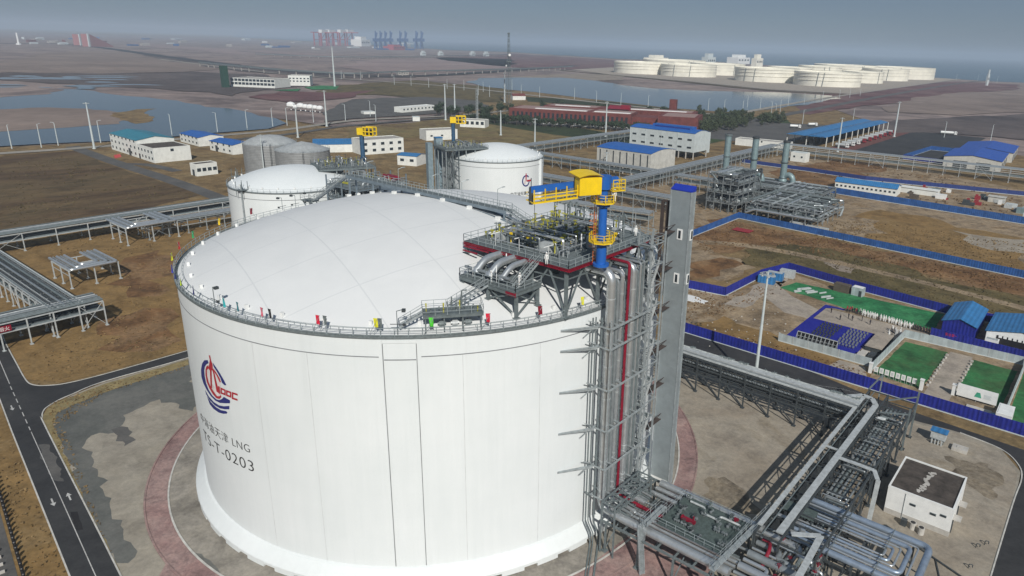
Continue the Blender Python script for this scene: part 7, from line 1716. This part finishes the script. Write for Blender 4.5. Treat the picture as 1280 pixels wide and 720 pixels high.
strip('dark_track', curve_px([(90, 183), (108, 190), (150, 205), (200, 221), (255, 240), (290, 254)]), 8, .022, GM['asphl']); strip('dark_track', curve_px([(150, 205), (185, 206), (222, 214)]), 6, .026, GM['asphl'])
psheet('green_netting', [(380, 109), (402, 107), (424, 108), (420, 112), (390, 112)], .25, GM['green'])
psheet('green_netting', [(340, 113), (376, 111), (372, 114)], .25, GM['green'])
tag(MB().b2((*G(277, 109)[:2], 0), (G(277, 109).x+8, G(277, 109).y+8, 30)).b2((G(277, 109).x+2, G(277, 109).y-.2, 4), (G(277, 109).x+6, G(277, 109).y, 26)).build('netted_tower', mat('dark_green_net', (.015, .06, .04), .9)), 'slim dark green netted tower left of the white building beyond the lake', 'tower')
# white plant over the lake
t = thing('white_sculpture', 'long low white irregular structure by the shore of the left lake', 'structure', tuple(G(382, 138)))
rnd = random.Random(2)
for i in range(7):
    q = G(364+i*6, 137.5+.5*i); MB().ball((q.x, q.y, 3.5+rnd.random()*2), 3.2+rnd.random()*1.5, 8, .7).tube([(q.x, q.y, 0), (q.x, q.y, 4)], .6, 6).build('white_pod', MT['white'], t)
# ---------------------------------------------------------------- long dark red brick building with white roof strips
loc, L, rz = oriented((600, 150), (872, 166))
Lb = (Vector(G(872, 162))-Vector(G(636, 147))).length; ux = Vector((cos(rz), sin(rz)))
bb0 = Vector(G(636, 149)[:2]); bv = Vector(G(872, 163.5)[:2])-bb0; rz = atan2(bv.y, bv.x); Lb = bv.length
t = thing('brick_building', 'very long low dark red brick building with white roof strips beside the lake', 'building', (bb0.x, bb0.y, 0), rz)
MB().b2((0, 0, 0), (Lb*.66, 38, 11.5)).b2((Lb*.66, 6, 0), (Lb*.80, 34, 9)).b2((Lb*.80, -4, 0), (Lb, 40, 12)).b2((Lb*.1, 55, 0), (Lb*.95, 84, 11)).b2((Lb*.40, 38, 0), (Lb*.44, 55, 10)).b2((Lb*.78, 95, 0), (Lb*.82, 103, 21)).build('wall', MT['brick'], t, local=True)
for (x0, x1, y0, y1, z) in ((.02, .42, 3, 35, 11.5), (.45, .65, 3, 35, 11.5), (.82, .98, 0, 36, 12), (.12, .40, 58, 81, 11), (.55, .93, 58, 81, 11)): 
    MB().b2((Lb*x0, y0, z), (Lb*x1, y1, z+.25)).build('roof', mat('dull_pink_roof', (.30, .20, .18), .9) if 'dull_pink_roof' not in bpy.data.materials else bpy.data.materials['dull_pink_roof'], t, local=True)
for (x0, x1, y0, z) in ((.14, .42, 4, 11.75), (.46, .65, 5, 11.75), (.58, .9, 60, 11.25), (.16, .36, 60, 11.25)): MB().b2((Lb*x0, y0, z), (Lb*x1, y0+5, z+.5)).build('roof_strip', MT['white'], t, local=True)
mb = MB()
for i in range(26): mb.b2((4+i*Lb*.66/27, -.25, 2.2), (6.2+i*Lb*.66/27, -.05, 8.5))
mb.build('window_band', MT['glass'], t, local=True)
MB().b2((Lb*.55, 50, 0), (Lb*.60, 56, 16)).add([(Lb*.48, 45, 12), (Lb*.60, 45, 12), (Lb*.60, 56, 15), (Lb*.48, 56, 15)], [(0, 1, 2, 3)]).build('raised_hall', MT['red'], t, local=True)
# parked cars in front
def car(m):
    mb = MB(); mb.cur = 0; mb.b2((-2.2, -.9, .35), (2.2, .9, .95)); mb.add([(-1.6, -.85, .95), (1.3, -.85, .95), (1.3, .85, .95), (-1.6, .85, .95), (-1.1, -.7, 1.5), (.7, -.7, 1.5), (.7, .7, 1.5), (-1.1, .7, 1.5)], [(4, 5, 6, 7)]); mb.cur = 1; mb.add([(-1.6, -.85, .95), (1.3, -.85, .95), (1.3, .85, .95), (-1.6, .85, .95), (-1.1, -.7, 1.5), (.7, -.7, 1.5), (.7, .7, 1.5), (-1.1, .7, 1.5)], [(0, 1, 5, 4), (1, 2, 6, 5), (2, 3, 7, 6), (3, 0, 4, 7)])
    for x in (-1.4, 1.4): mb.tube([(x, -.92, .34), (x, .92, .34)], .34, 8)
    return mb.build('parked_car', [m, MT['black']], base=(0, 0, 0))
car0 = None; rnd = random.Random(14)
for i in range(46):
    u = i/45; q = bb0+bv*(.10+.70*u)+Vector((bv.y, -bv.x)).normalized()*(14+10*(i % 2)+rnd.uniform(-1, 1))
    if car0 is None: car0 = tag(car(MT['white']), 'white car parked in the rows in front of the long red brick building', 'car', 'cars parked by the brick building'); car0.location = (q.x, q.y, .05); car0.rotation_euler = (0, 0, rz+1.5)
    else: copy_tree(car0, (q.x, q.y, .05), rz+1.45+rnd.uniform(-.1, .1))
q0, q1 = bb0+bv*.05+Vector((bv.y, -bv.x)).normalized()*8, bb0+bv*.85+Vector((bv.y, -bv.x)).normalized()*8; nn = Vector((bv.y, -bv.x)).normalized()*24
sheet('car_park', [q0[:], q1[:], (q1+nn)[:], (q0+nn)[:]], .035, GM['asphl'])
# ---------------------------------------------------------------- trees and hedges
def leaf_crown(mb, c, r, h, n, seed):
    rn = random.Random(seed)
    lobes = [(Vector((rn.uniform(-.5, .5)*r, rn.uniform(-.5, .5)*r, rn.uniform(.25, .85)*h)), rn.uniform(.45, .7)*r) for _ in range(6)]
    for i in range(n):
        o, R = rn.choice(lobes); d = Vector((rn.gauss(0, 1), rn.gauss(0, 1), rn.gauss(0, 1))); d.normalize(); p = Vector(c)+o+d*R*rn.uniform(.55, 1.05); s = rn.uniform(.16, .34)*r**.6
        a = Vector((rn.gauss(0, 1), rn.gauss(0, 1), rn.gauss(0, .6))).normalized(); b = d.cross(a).normalized() if d.cross(a).length > .01 else Vector((1, 0, 0))
        mb.add([p+a*s, p+b*s*.7, p-a*s, p-b*s*.7], [(0, 1, 2, 3)])
def make_tree(label, h, r, seed, m, group):
    t = thing('park_tree', label, 'tree', (0, 0, 0), 0, group); rn = random.Random(seed)
    mb = MB().tube([(0, 0, 0), (.1, .05, h*.35), (.05, .1, h*.7)], [.22, .16, .07], 6)
    for i in range(4): a = rn.random()*6.3; mb.tube([(.07, .05, h*(.3+.08*i)), (r*.55*cos(a), r*.55*sin(a), h*(.5+.1*i))], [.09, .03], 5)
    mb.build('trunk', MT['bark'], t, local=True); mb = MB(); leaf_crown(mb, (0, 0, h*.25), r, h*.7, 260, seed); mb.build('crown', m, t, local=True); return t
protos = {}
def plant(kind, x, y, s):
    spec = {'hedge': ('dark green tree in the hedge line in front of the long red brick building', 6.0, 2.6, 1, MT['leaf'], 'trees in front of the brick building'), 'back': ('dark green tree between the red brick building and the lake', 7.0, 3.0, 2, MT['leaf'], 'trees behind the brick building'), 'park': ('olive green tree in the park right of the red brick building', 6.5, 2.9, 3, MT['leafo'], 'trees in the park'), 'yard': ('dark tree beside the distant gravel yard', 7.5, 3.4, 4, MT['leaf'], 'trees beside the gravel yard')}[kind]
    if kind not in protos: protos[kind] = make_tree(*spec); o = protos[kind]; o.location = (x, y, 0); o.scale = (s,)*3; return
    copy_tree(protos[kind], (x, y, 0), rnd.uniform(0, 6), scale=s)
nrm = Vector((bv.y, -bv.x)).normalized()
for i in range(110):
    u = i/109; q = bb0+bv*(-.16+1.0*u)+nrm*(38+rnd.uniform(-6, 8)); plant('hedge', q.x, q.y, rnd.uniform(.9, 1.5))
for i in range(30): q = bb0+bv*rnd.uniform(.0, .8)+nrm*rnd.uniform(5, 12); plant('hedge', q.x, q.y, rnd.uniform(.4, .7))
for i in range(70): q = bb0+bv*rnd.uniform(-.05, 1.15)-nrm*rnd.uniform(104, 150); plant('back', q.x, q.y, rnd.uniform(.9, 1.5))
for i in range(190):
    q = G(rnd.uniform(872, 990), 0 if False else 150+rnd.uniform(-9, 18))
    u = (PXof(q)[0]-872)/113
    if PXof(q)[1] > 171-17*u or PXof(q)[1] < 141+8*u: continue
    plant('park', q.x, q.y, rnd.uniform(.8, 1.5))
for i in range(36): q = G(rnd.uniform(545, 640), 141+rnd.uniform(-3, 5)); plant('yard', q.x, q.y, rnd.uniform(.8, 1.4))
psheet('hedge_ground', [(595, 152), (600, 145), (640, 150), (700, 156), (760, 166), (812, 174), (806, 180), (760, 177), (690, 168), (640, 160)], .028, ground_mat('hedge_green', [(.3, (.02, .03, .014)), (.6, (.04, .055, .024)), (.75, (.07, .07, .035))], .05, .4, .4), 1, 6, 71)
psheet('park_lawn', [(872, 150), (900, 143), (985, 150), (992, 158), (880, 181), (866, 178)], .03, ground_mat('park_green', [(.3, (.025, .04, .018)), (.5, (.045, .07, .026)), (.7, (.075, .085, .04))], .03, .3, .4), 1, 8, 72)
psheet('hedge_ground', [(655, 121), (760, 127), (870, 140), (985, 150), (975, 154), (870, 146), (760, 133), (660, 127)], .2, bpy.data.materials['hedge_green'], 1.5, 8, 73)
# ---------------------------------------------------------------- cream oil tanks on the island
def oil_tank(i, l, r, b, t_, lab):
    A, B = Vector(G(l, b-1.5)), Vector(G(r, b-1.5)); D = (B-A).length; c = (A+B)/2; away = (c-CAMP).to_2d().normalized(); c = c.to_2d()+away*D*.18; R = D/2
    h = HT(((l+r)/2, b), t_+1.6)*.9
    t = thing('oil_tank', lab, 'oil tank', (c.x, c.y, 0)); MB().lathe([(R, 0), (R, h), (R-.8, h), (R-.8, h-5), (.1, h-4.6)], 56, (c.x, c.y, 0)).build('wall', MT['oil'], t, smooth=True)
    for z in (h*.45, h*.72, h*.94): MB().lathe([(R, z-.5), (R+1.3, z-.5), (R+1.3, z), (R, z)], 56, (c.x, c.y, 0)).build('wind_girder', MT['oil'], t)
    rn = random.Random(i); aw = atan2(-away.y, -away.x)
    for k in range(2):
        mb = MB(); a = aw+rn.uniform(-1.0, .9)
        for s in range(12): p, q = a+s*.012*2, a+(s+1)*.024; mb.beam((c.x+(R+.9)*cos(a+(p-a)*.12), c.y+(R+.9)*sin(a+(p-a)*.12), h*s/12), (c.x+(R+.9)*cos(a+(q-a)*.12), c.y+(R+.9)*sin(a+(q-a)*.12), h*(s+1)/12), 1.0)
        mb.build('stair' if k else 'ladder', MT['steel'], t)
    MB().lathe([(R+.2, h+.0), (R+.2, h+1.3)], 56, (c.x, c.y, 0)).build('railing', MT['oil'], t); return t
for i, (l, r, b, t_, lab) in enumerate(((814, 868, 90.5, 73, 'back left cream oil tank, half hidden behind the leftmost ones'), (872, 919, 95, 77.5, 'cream oil tank behind and right of the second front one'), (776, 833, 93.5, 76, 'leftmost cream oil tank on the island'), (834, 885, 97, 79, 'second cream oil tank from the left, at the front'),
    (968, 1004, 99, 82, 'cream oil tank just behind the wide front one in the middle'), (1006, 1040, 99, 80.5, 'back cream oil tank in the middle of the island'), (1031, 1078, 98.5, 79, 'farthest cream oil tank on the island'), (928, 985, 103.5, 83, 'wide cream oil tank at the front left of the gap'), (1060, 1093, 105, 87.5, 'cream oil tank right of the frontmost one'), (1003, 1061, 109, 88, 'frontmost wide cream oil tank on the island'), (1088, 1122, 102, 84, 'cream oil tank second from the right end'), (1094, 1145, 99.5, 82, 'rightmost cream oil tank on the island'))):
    oil_tank(i, l, r, b, t_, lab)
# ships and island buildings
def far_box(name, label, cat, l, r, b, t_, m, extra=None):
    A, B = Vector(G(l, b)), Vector(G(r, b)); L = (B-A).length; rz = atan2((B-A).y, (B-A).x); h = HT(((l+r)/2, b), t_)
    t = thing(name, label, cat, (A.x, A.y, 0), rz); MB().b2((0, 0, 0), (L, L*.5, h*.7)).build('lower_block', m, t, local=True); MB().b2((L*.2, L*.1, h*.7), (L*.8, L*.4, h)).build('upper_block', m, t, local=True)
    mb = MB()
    for i in range(4): mb.b2((L*(.08+i*.23), -L*.01, h*.35), (L*(.2+i*.23), -.05, h*.5))
    mb.build('window_band', MT['glass'], t, local=True); return t
far_box('ship_bridge', 'white superstructure of a ship behind the gap between the oil tanks', 'ship', 922, 937, 80, 68.5, MT['white'])
far_box('control_tower', 'squat cream control tower between the oil tanks', 'tower', 945, 953, 84, 68, MT['oil'])
far_box('island_building', 'pale flat building behind the back left oil tank', 'building', 817, 835, 80, 69, MT['oil'])
far_box('ship_bridge', 'pale green and white ship superstructure behind the second oil tank', 'ship', 884, 894, 82, 67, MT['wallg'])
# port cranes on the horizon
def crane_red(x, lab):
    g = Vector(G(x, 57.5)); L = (Vector(G(x+8, 57.5))-g).length; t = thing('container_crane', lab, 'crane', tuple(g), 0, 'red container cranes on the horizon'); H = HT((x, 57.5), 40)
    d = (Vector(G(x+8, 57.5))-g).normalized(); n = Vector((-d.y, d.x, 0))
    mb = MB()
    for a in (0, .8):
        for b in (0, .5): p = g+d*L*a+n*L*b; mb.beam(p, p+Vector((0, 0, H)), 7)
    for z in (.45, .98): mb.beam(g+Vector((0, 0, H*z)), g+d*L*.8+Vector((0, 0, H*z)), 4).beam(g+n*L*.5+Vector((0, 0, H*z)), g+d*L*.8+n*L*.5+Vector((0, 0, H*z)), 4)
    mb.beam(g+Vector((0, 0, H*.45)), g+d*L*.8+Vector((0, 0, H*.98)), 3); mb.build('legs', MT['crred'], t)
    MB().beam(g+d*-L*.05+Vector((0, 0, H*1.06)), g+d*L*.9+Vector((0, 0, H*1.06)), 26, H*.22).build('machinery_house', MT['white'], t); MB().beam(g+d*L*.4-n*L*.6+Vector((0, 0, H*.97)), g+d*L*.4+n*L*.9+Vector((0, 0, H*.97)), 6).build('boom', MT['crred'], t)
for i, x in enumerate((402, 411.5, 425.5, 434.5)): crane_red(x, ('leftmost', 'second', 'third', 'rightmost')[i]+' of the four red and white container cranes on the horizon')
for i, x in enumerate((470, 476, 482, 488.5, 500.5, 507, 520.5, 527)):
    g = Vector(G(x, 61)); H = HT((x, 61), 43); w_ = (Vector(G(x+1.6, 61))-g).length; d = (Vector(G(x+8, 61))-g).normalized()
    t = thing('gantry_crane', ('first', 'second', 'third', 'fourth', 'fifth', 'sixth', 'seventh', 'eighth')[i]+' dark blue harbour crane from the left in the row on the horizon', 'crane', tuple(g), 0, 'blue harbour cranes on the horizon')
    mb = MB(); mb.beam(g-d*w_, g+Vector((0, 0, H*.6)), w_*.45).beam(g+d*w_, g+Vector((0, 0, H*.6)), w_*.45); mb.beam(g-d*w_+Vector((0, 0, H*.25)), g+d*w_+Vector((0, 0, H*.25)), w_*.4); mb.build('portal', MT['crblue'], t)
    MB().beam(g+Vector((0, 0, H*.5)), g+Vector((0, 0, H*.72)), w_*1.5, w_*1.5).build('machinery_house', MT['crblue'], t); MB().beam(g+Vector((0, 0, H*.7)), g+d*w_*1.2+Vector((0, 0, H*1.12)), w_*.5).beam(g+Vector((0, 0, H*.7)), g+d*w_*.2+Vector((0, 0, H*1.25)), w_*.3).build('jib', MT['crblue'], t)
far_box('ship_bridge', 'white ship between the red and blue harbour cranes', 'ship', 452, 463, 58, 46, MT['white'])
far_box('ore_loader', 'pale red conveyor building below the blue harbour cranes', 'conveyor', 492, 506, 62.5, 56, MT['crred'])
for i, x in enumerate((528, 550, 590, 607)): far_box('transfer_house', ('first', 'second', 'third', 'fourth')[i]+' pale square transfer house from the left along the distant shore', 'building', x, x+4.5, 69.5+i*.3, 63.5+i*.3, MT['wallg'])
# slanted pink coal sheds
for i, (x0, x1, yb_, yt, lab) in enumerate(((103, 112.5, 57, 43, 'left pale pink leaning shed wall on the left horizon'), (114, 142, 58.5, 42.5, 'long pale pink shed sloping down to the right on the left horizon'))):
    a, b = Vector(G(x0, yb_)), Vector(G(x1, yb_)); d = (b-a).normalized(); n = Vector((-d.y, d.x, 0)); H = HT((x0, yb_), yt); t = thing('sloping_shed', lab, 'shed', tuple(a)); Wd = (b-a).length
    e = .85 if i == 0 else .05
    P = [a, b, b+n*40, a+n*40, a+Vector((0, 0, H)), b+Vector((0, 0, H*e)), b+n*40+Vector((0, 0, H*e)), a+n*40+Vector((0, 0, H))]
    MB().add(P, [(3, 2, 1, 0), (4, 5, 6, 7), (0, 1, 5, 4), (1, 2, 6, 5), (2, 3, 7, 6), (3, 0, 4, 7)]).build('walls', mat('pale_pink_sheet', (.34, .15, .15), .7) if i == 0 else bpy.data.materials['pale_pink_sheet'], t); MB().add([a-d*8, a, a+Vector((0, 0, H*1.02)), a-d*8+Vector((0, 0, H*1.02)), a-d*8+n*5, a+n*5, a+n*5+Vector((0, 0, H*1.02)), a-d*8+n*5+Vector((0, 0, H*1.02))], [(0, 1, 2, 3), (5, 4, 7, 6), (0, 3, 7, 4), (3, 2, 6, 7)]).build('end_pier', MT['wallg'], t)
# scattered far sheds along the left horizon and the far roads
rnd = random.Random(77)
for i in range(46):
    x = rnd.uniform(20, 520); y = 45+x*.022+rnd.uniform(-2, 9); w_ = rnd.uniform(3, 12); hh = rnd.uniform(1.0, 2.6)
    a, b = Vector(G(x, y)), Vector(G(x+w_, y+.1)); L = (b-a).length; H = HT((x, y), y-hh); o = MB().box((0, 0, H/2), (L, L*.3, H)).add([(-L/2, -L*.15, H), (L/2, -L*.15, H), (L/2, 0, H*1.25), (-L/2, 0, H*1.25), (L/2, L*.15, H), (-L/2, L*.15, H)], [(0, 1, 2, 3), (3, 2, 4, 5)]).build('distant_shed', rnd.choice((MT['wallg'], MT['wallw'], MT['brick'], MT['conc'], MT['crblue'])), base=(0, 0, 0))
    o.location = a; o.rotation_euler = (0, 0, atan2((b-a).y, (b-a).x)); tag(o, 'low shed among many along the hazy left horizon', 'shed', 'distant sheds along the horizon')
# long low conveyors: dark line of a trestle across the flats
for lab, px, H in (('dark conveyor trestle crossing the mudflat beyond the lakes', [(250, 83), (330, 91), (430, 97.5), (490, 95.5), (640, 90.5), (715, 87)], 9), ('low trestle along the upper mudflat', [(320, 70), (420, 73.5), (520, 72.5), (640, 69.5)], 7)):
    P = [Vector(G(*p)) for p in curve_px(px, 5)]; t = thing('conveyor', lab, 'conveyor', tuple(P[0])); mb = MB()
    for a, b in zip(P[:-1], P[1:]): mb.beam(a+Vector((0, 0, H)), b+Vector((0, 0, H)), 4, 2.6)
    mb.build('gallery', MT['steel'], t); mb = MB()
    for a, b in zip(P[:-1], P[1:]):
        k = max(1, int((b-a).length/30))
        for i in range(k): p = a.lerp(b, i/k); mb.beam(p, p+Vector((0, 0, H)), 1.6)
    mb.build('trestles', MT['conc'], t)
o = far_box('transfer_house', 'square transfer house where the dark conveyor bends', 'building', 498, 511, 94, 88, MT['conc'])

# ---------------------------------------------------------------- lamp masts
def mast(label, b, ty, r=.32, ring=True, H=None, m=None):
    g = G(*b); H = H or HT(b, ty); t = thing('lamp_mast', label, 'lamp mast', (g.x, g.y, 0))
    MB().tube([(g.x, g.y, 0), (g.x, g.y, H*.5), (g.x, g.y, H)], [r*1.25, r, r*.6], 8).tube([(g.x, g.y, 0), (g.x, g.y, .5)], r*2, 8).build('pole', m or MT['wallg'], t, smooth=True)
    mb = MB(); R = 1.5 if ring else .9; z = H-.4
    for k in range(8): p, q = k*pi/4, (k+1)*pi/4; mb.beam((g.x+R*cos(p), g.y+R*sin(p), z), (g.x+R*cos(q), g.y+R*sin(q), z), .12)
    for k in range(4): p = k*pi/2; mb.beam((g.x, g.y, z), (g.x+R*cos(p), g.y+R*sin(p), z), .09)
    mb.build('head_ring', MT['galv'], t)
    for k in range(6): p = k*pi/3; MB().box((g.x+R*cos(p), g.y+R*sin(p), z-.25), (.55, .4, .35), p).build('floodlight', MT['galvl'], t)
    return t
mast('tall white lamp mast between the road and the blue fenced compound', (943, 482), 340, .34)
for b, ty, lab in (((118, 186), 128, 'tall white lamp mast at the left edge of the brown field'), ((418.5, 108), 58, 'very tall white mast beyond the left lake'), ((408.5, 158), 113, 'white lamp mast at the end of the shore road right of the left lake'), ((372.5, 172), 134, 'white lamp mast rising behind the ribbed silo'), ((568.8, 145), 105, 'slim white mast beside the distant gravel yard'), ((557, 150), 105, 'banded mast left of the slim white mast by the gravel yard'),
                   ((630.8, 128), 91, 'white mast beside the small red roofed house'), ((668.5, 188), 148, 'lamp mast in the yellowing field behind the smaller right tank'), ((757, 171), 127, 'lamp mast in front of the long red brick building'), ((1047, 190), 147, 'lamp mast at the front corner of the tanker shelter'), ((1117.5, 171), 127, 'thick lamp mast behind the dark tanker yard'), ((626, 169), 138, 'lamp mast behind the dome of the smaller right tank'), ((757.5, 216), 190, 'short lamp mast in front of the panelled hall')):
    mast(lab, b, ty, max(.35, (Vector(G(*b))-CAMP).length/866*.85), True)
mast('slim lamp mast in front of the left grey silo', (331, 222), 168, .3)
# lattice radio mast
g = G(636, 131); H = HT((636, 131), 41); rm = thing('radio_mast', 'tall dark lattice radio mast beyond the brick building', 'mast', (g.x, g.y, 0)); mb = MB(); b0 = 2.6
for k in range(14):
    z0, z1 = H*k/14, H*(k+1)/14; s0, s1 = b0*(1-.75*k/14), b0*(1-.75*(k+1)/14); c0 = [(g.x+a*s0, g.y+b*s0, z0) for a, b in ((-1, -1), (1, -1), (1, 1), (-1, 1))]; c1 = [(g.x+a*s1, g.y+b*s1, z1) for a, b in ((-1, -1), (1, -1), (1, 1), (-1, 1))]
    for i in range(4): mb.beam(c0[i], c1[i], .26).beam(c0[i], c1[(i+1) % 4], .16).beam(c1[i], c1[(i+1) % 4], .16)
mb.build('lattice', MT['steel'], rm)
MB().lathe([(1, H*.60), (3.6, H*.60), (3.6, H*.612), (1, H*.612)], 10, (g.x, g.y, 0)).lathe([(.6, H*.985), (1.6, H*.985), (1.6, H), (.6, H)], 10, (g.x, g.y, 0)).build('antenna_ring', MT['steel'], rm)
MB().tube([(g.x+3.5, g.y-2, H*.70), (g.x+4.3, g.y-3, H*.70)], 1.5, 12).tube([(g.x-1, g.y-3, H*.55), (g.x-1, g.y-3.6, H*.55)], 1.1, 12).build('dish', MT['white'], rm)
g = G(597, 157); rm = thing('radio_mast', 'grey lattice mast in the yellowing field left of the brick building', 'mast', (g.x, g.y, 0)); H = HT((597, 157), 112); mb = MB()
for k in range(12):
    z0, z1 = H*k/12, H*(k+1)/12
    for i, (a, b) in enumerate(((-1, -1), (1, -1), (0, 1))): a2, b2_ = ((-1, -1), (1, -1), (0, 1))[(i+1) % 3]; mb.beam((g.x+a*.8, g.y+b*.8, z0), (g.x+a*.8, g.y+b*.8, z1), .3).beam((g.x+a*.8, g.y+b*.8, z0), (g.x+a2*.8, g.y+b2_*.8, z1), .2)
mb.build('lattice', MT['galv'], rm); MB().tube([(g.x, g.y, H), (g.x, g.y, H+3)], .15, 6).build('spike', MT['galv'], rm)
# small street lamps along the shore roads: one lamp, copied
def street_lamp(label, group, h=10.0):
    mb = MB().tube([(0, 0, 0), (0, 0, h)], [.34, .22], 6).beam((0, 0, h), (1.6, 0, h+.4), .2).box((1.9, 0, h+.4), (1.0, .45, .2)); o = mb.build('street_lamp', MT['wallg'], base=(0, 0, 0)); return tag(o, label, 'street lamp', group)
for nm, pts, h in (('along the shore road in front of the left lake', [(15, 186), (52, 184.5), (73, 182), (126, 178.5), (215, 168.5), (272, 165), (309, 160.5), (341, 158), (359, 157), (392, 153), (432, 151), (463, 145.5), (470, 152)], 15), ('along the far shore of the middle lake', [(598, 119), (612, 121), (640, 112), (651.5, 119), (674.5, 121.5), (718, 124), (745.5, 128), (776, 131), (810, 134.5)], 15),
                   ('between the brick building and the lake', [(885, 138.5), (905, 140), (928, 142), (934, 134), (950, 137), (964, 143), (969, 146), (975, 140), (985, 132), (1005, 130), (1028, 126), (1049, 124), (1062, 122), (1075, 120)], 15), ('along the road beyond the tanker shelter', [(1003, 155), (1066, 152), (1180, 172), (1238, 176)], 15), ('along the far road beyond the gravel yard', [(427, 99), (451, 100), (493, 106), (514, 107), (536, 109.5), (559, 111), (580, 113), (604, 115)], 15), ('on the reddish marsh near the right horizon', [(1157, 98), (1195, 101.5), (1222, 101), (1232, 103), (1236, 105), (1246, 104)], 20)):
    o = None
    for b in pts:
        g = G(*b)
        if o is None: o = street_lamp('pale street lamp '+nm, 'street lamps '+nm, h); o.location = (g.x, g.y, 0)
        else: copy_tree(o, (g.x, g.y, 0), rnd.uniform(0, 6))
far_box('beacon_tower', 'tall pale beacon tower on the reddish marsh near the right edge', 'tower', 1233, 1235, 107, 87, MT['wallg'])
g = G(23.5, 56); tag(MB().tube([(g.x, g.y, 0), (g.x, g.y, HT((23.5, 56), 41))], [4, 3], 8).tube([(g.x, g.y, 0), (g.x, g.y, 6)], 9, 8).build('white_chimney', MT['white']), 'slim white chimney far off on the left horizon', 'chimney')

# ---------------------------------------------------------------- dry weeds and rubble on the open ground
def inside(p, poly):
    c = False; n = len(poly)
    for i in range(n):
        a, b = poly[i], poly[(i+1) % n]
        if (a[1] > p[1]) != (b[1] > p[1]) and p[0] < (b[0]-a[0])*(p[1]-a[1])/(b[1]-a[1])+a[0]: c = not c
    return c
def weeds(name, px, n, smin, smax, m, seed, clump=.5):
    poly = [G(*q)[:2] for q in px]; xs = [p[0] for p in poly]; ys = [p[1] for p in poly]; rn = random.Random(seed); mb = MB(); k = 0; cx = None
    while k < n:
        if cx is None or rn.random() > clump: cx = (rn.uniform(min(xs), max(xs)), rn.uniform(min(ys), max(ys)))
        p = (cx[0]+rn.gauss(0, 2.2), cx[1]+rn.gauss(0, 2.2))
        if not inside(p, poly): cx = None; continue
        s = rn.uniform(smin, smax); h = s*rn.uniform(.35, .8)
        for q in range(3):
            a = rn.random()*pi; d = Vector((cos(a), sin(a), 0))*s*.5; c = Vector((p[0], p[1], .03)); l = Vector((rn.uniform(-.3, .3)*s, rn.uniform(-.3, .3)*s, h))
            mb.add([c-d*.7, c+d*.7, c+d+l, c-d+l*.8], [(0, 1, 2, 3)])
        k += 1
    o = mb.build(name, m, base=(0, 0, 0)); o['kind'] = 'stuff'; return o
wd = mat('straw_weeds', (.24, .165, .075), .9, var=.4, scale=.3); wr = mat('rusty_weeds', (.20, .12, .055), .9, var=.4, scale=.3); wo2 = mat('olive_weeds', (.125, .10, .045), .9, var=.3, scale=.3)
weeds('dry_weeds', [(40, 482), (82, 478), (232, 436), (228, 395), (225, 345), (150, 380), (135, 412), (30, 437)], 420, .2, .5, wd, 1)
weeds('dry_weeds', [(-10, 520), (10, 545), (84, 720), (36, 730), (0, 612)], 150, .2, .5, wd, 2)
weeds('dry_weeds', [(60, 505), (88, 496), (130, 482), (235, 453), (230, 462), (130, 492), (78, 530), (140, 690), (150, 715), (66, 545)], 500, .15, .4, wd, 3, .3)
weeds('rusty_weeds', [(868, 298), (915, 276), (1280, 350), (1280, 372), (1100, 334), (960, 306), (880, 318)], 1500, .25, .75, wr, 4, .6)
weeds('olive_weeds', [(930, 312), (990, 305), (1080, 322), (1280, 375), (1280, 402), (1120, 372), (985, 338), (925, 330)], 900, .2, .6, wo2, 5, .5)
weeds('dry_weeds', [(985, 300), (1060, 272), (1280, 305), (1280, 340), (1150, 316)], 1200, .25, .7, wd, 6, .5)
weeds('rusty_weeds', [(856, 352), (900, 374), (985, 345), (975, 365), (905, 392), (856, 405)], 300, .2, .6, wr, 7, .6)
weeds('rusty_weeds', [(858, 408), (960, 428), (1085, 466), (1075, 474), (980, 446), (860, 414)], 400, .2, .5, wr, 8, .5)
weeds('rusty_weeds', [(960, 215), (1040, 200), (1180, 220), (1280, 240), (1280, 275), (1130, 250), (985, 236)], 700, .4, 1.1, wr, 9, .6)
weeds('dry_weeds', [(0, 298), (280, 246), (276, 268), (225, 290), (215, 340), (160, 370), (60, 320)], 500, .25, .7, wd, 10, .6)
weeds('olive_weeds', [(0, 205), (90, 195), (200, 232), (255, 243), (60, 280), (0, 290)], 500, .3, .8, wo2, 11, .6)
rub = random.Random(31); mb = MB()
for i in range(90):
    g = G(rub.uniform(860, 1000), rub.uniform(352, 440)); s = rub.uniform(.12, .4); mb.box((g.x, g.y, s*.3), (s, s*rub.uniform(.5, 1.2), s*.7), rub.random()*3)
o = mb.build('rubble', MT['concl'], base=(0, 0, 0)); o['kind'] = 'stuff'
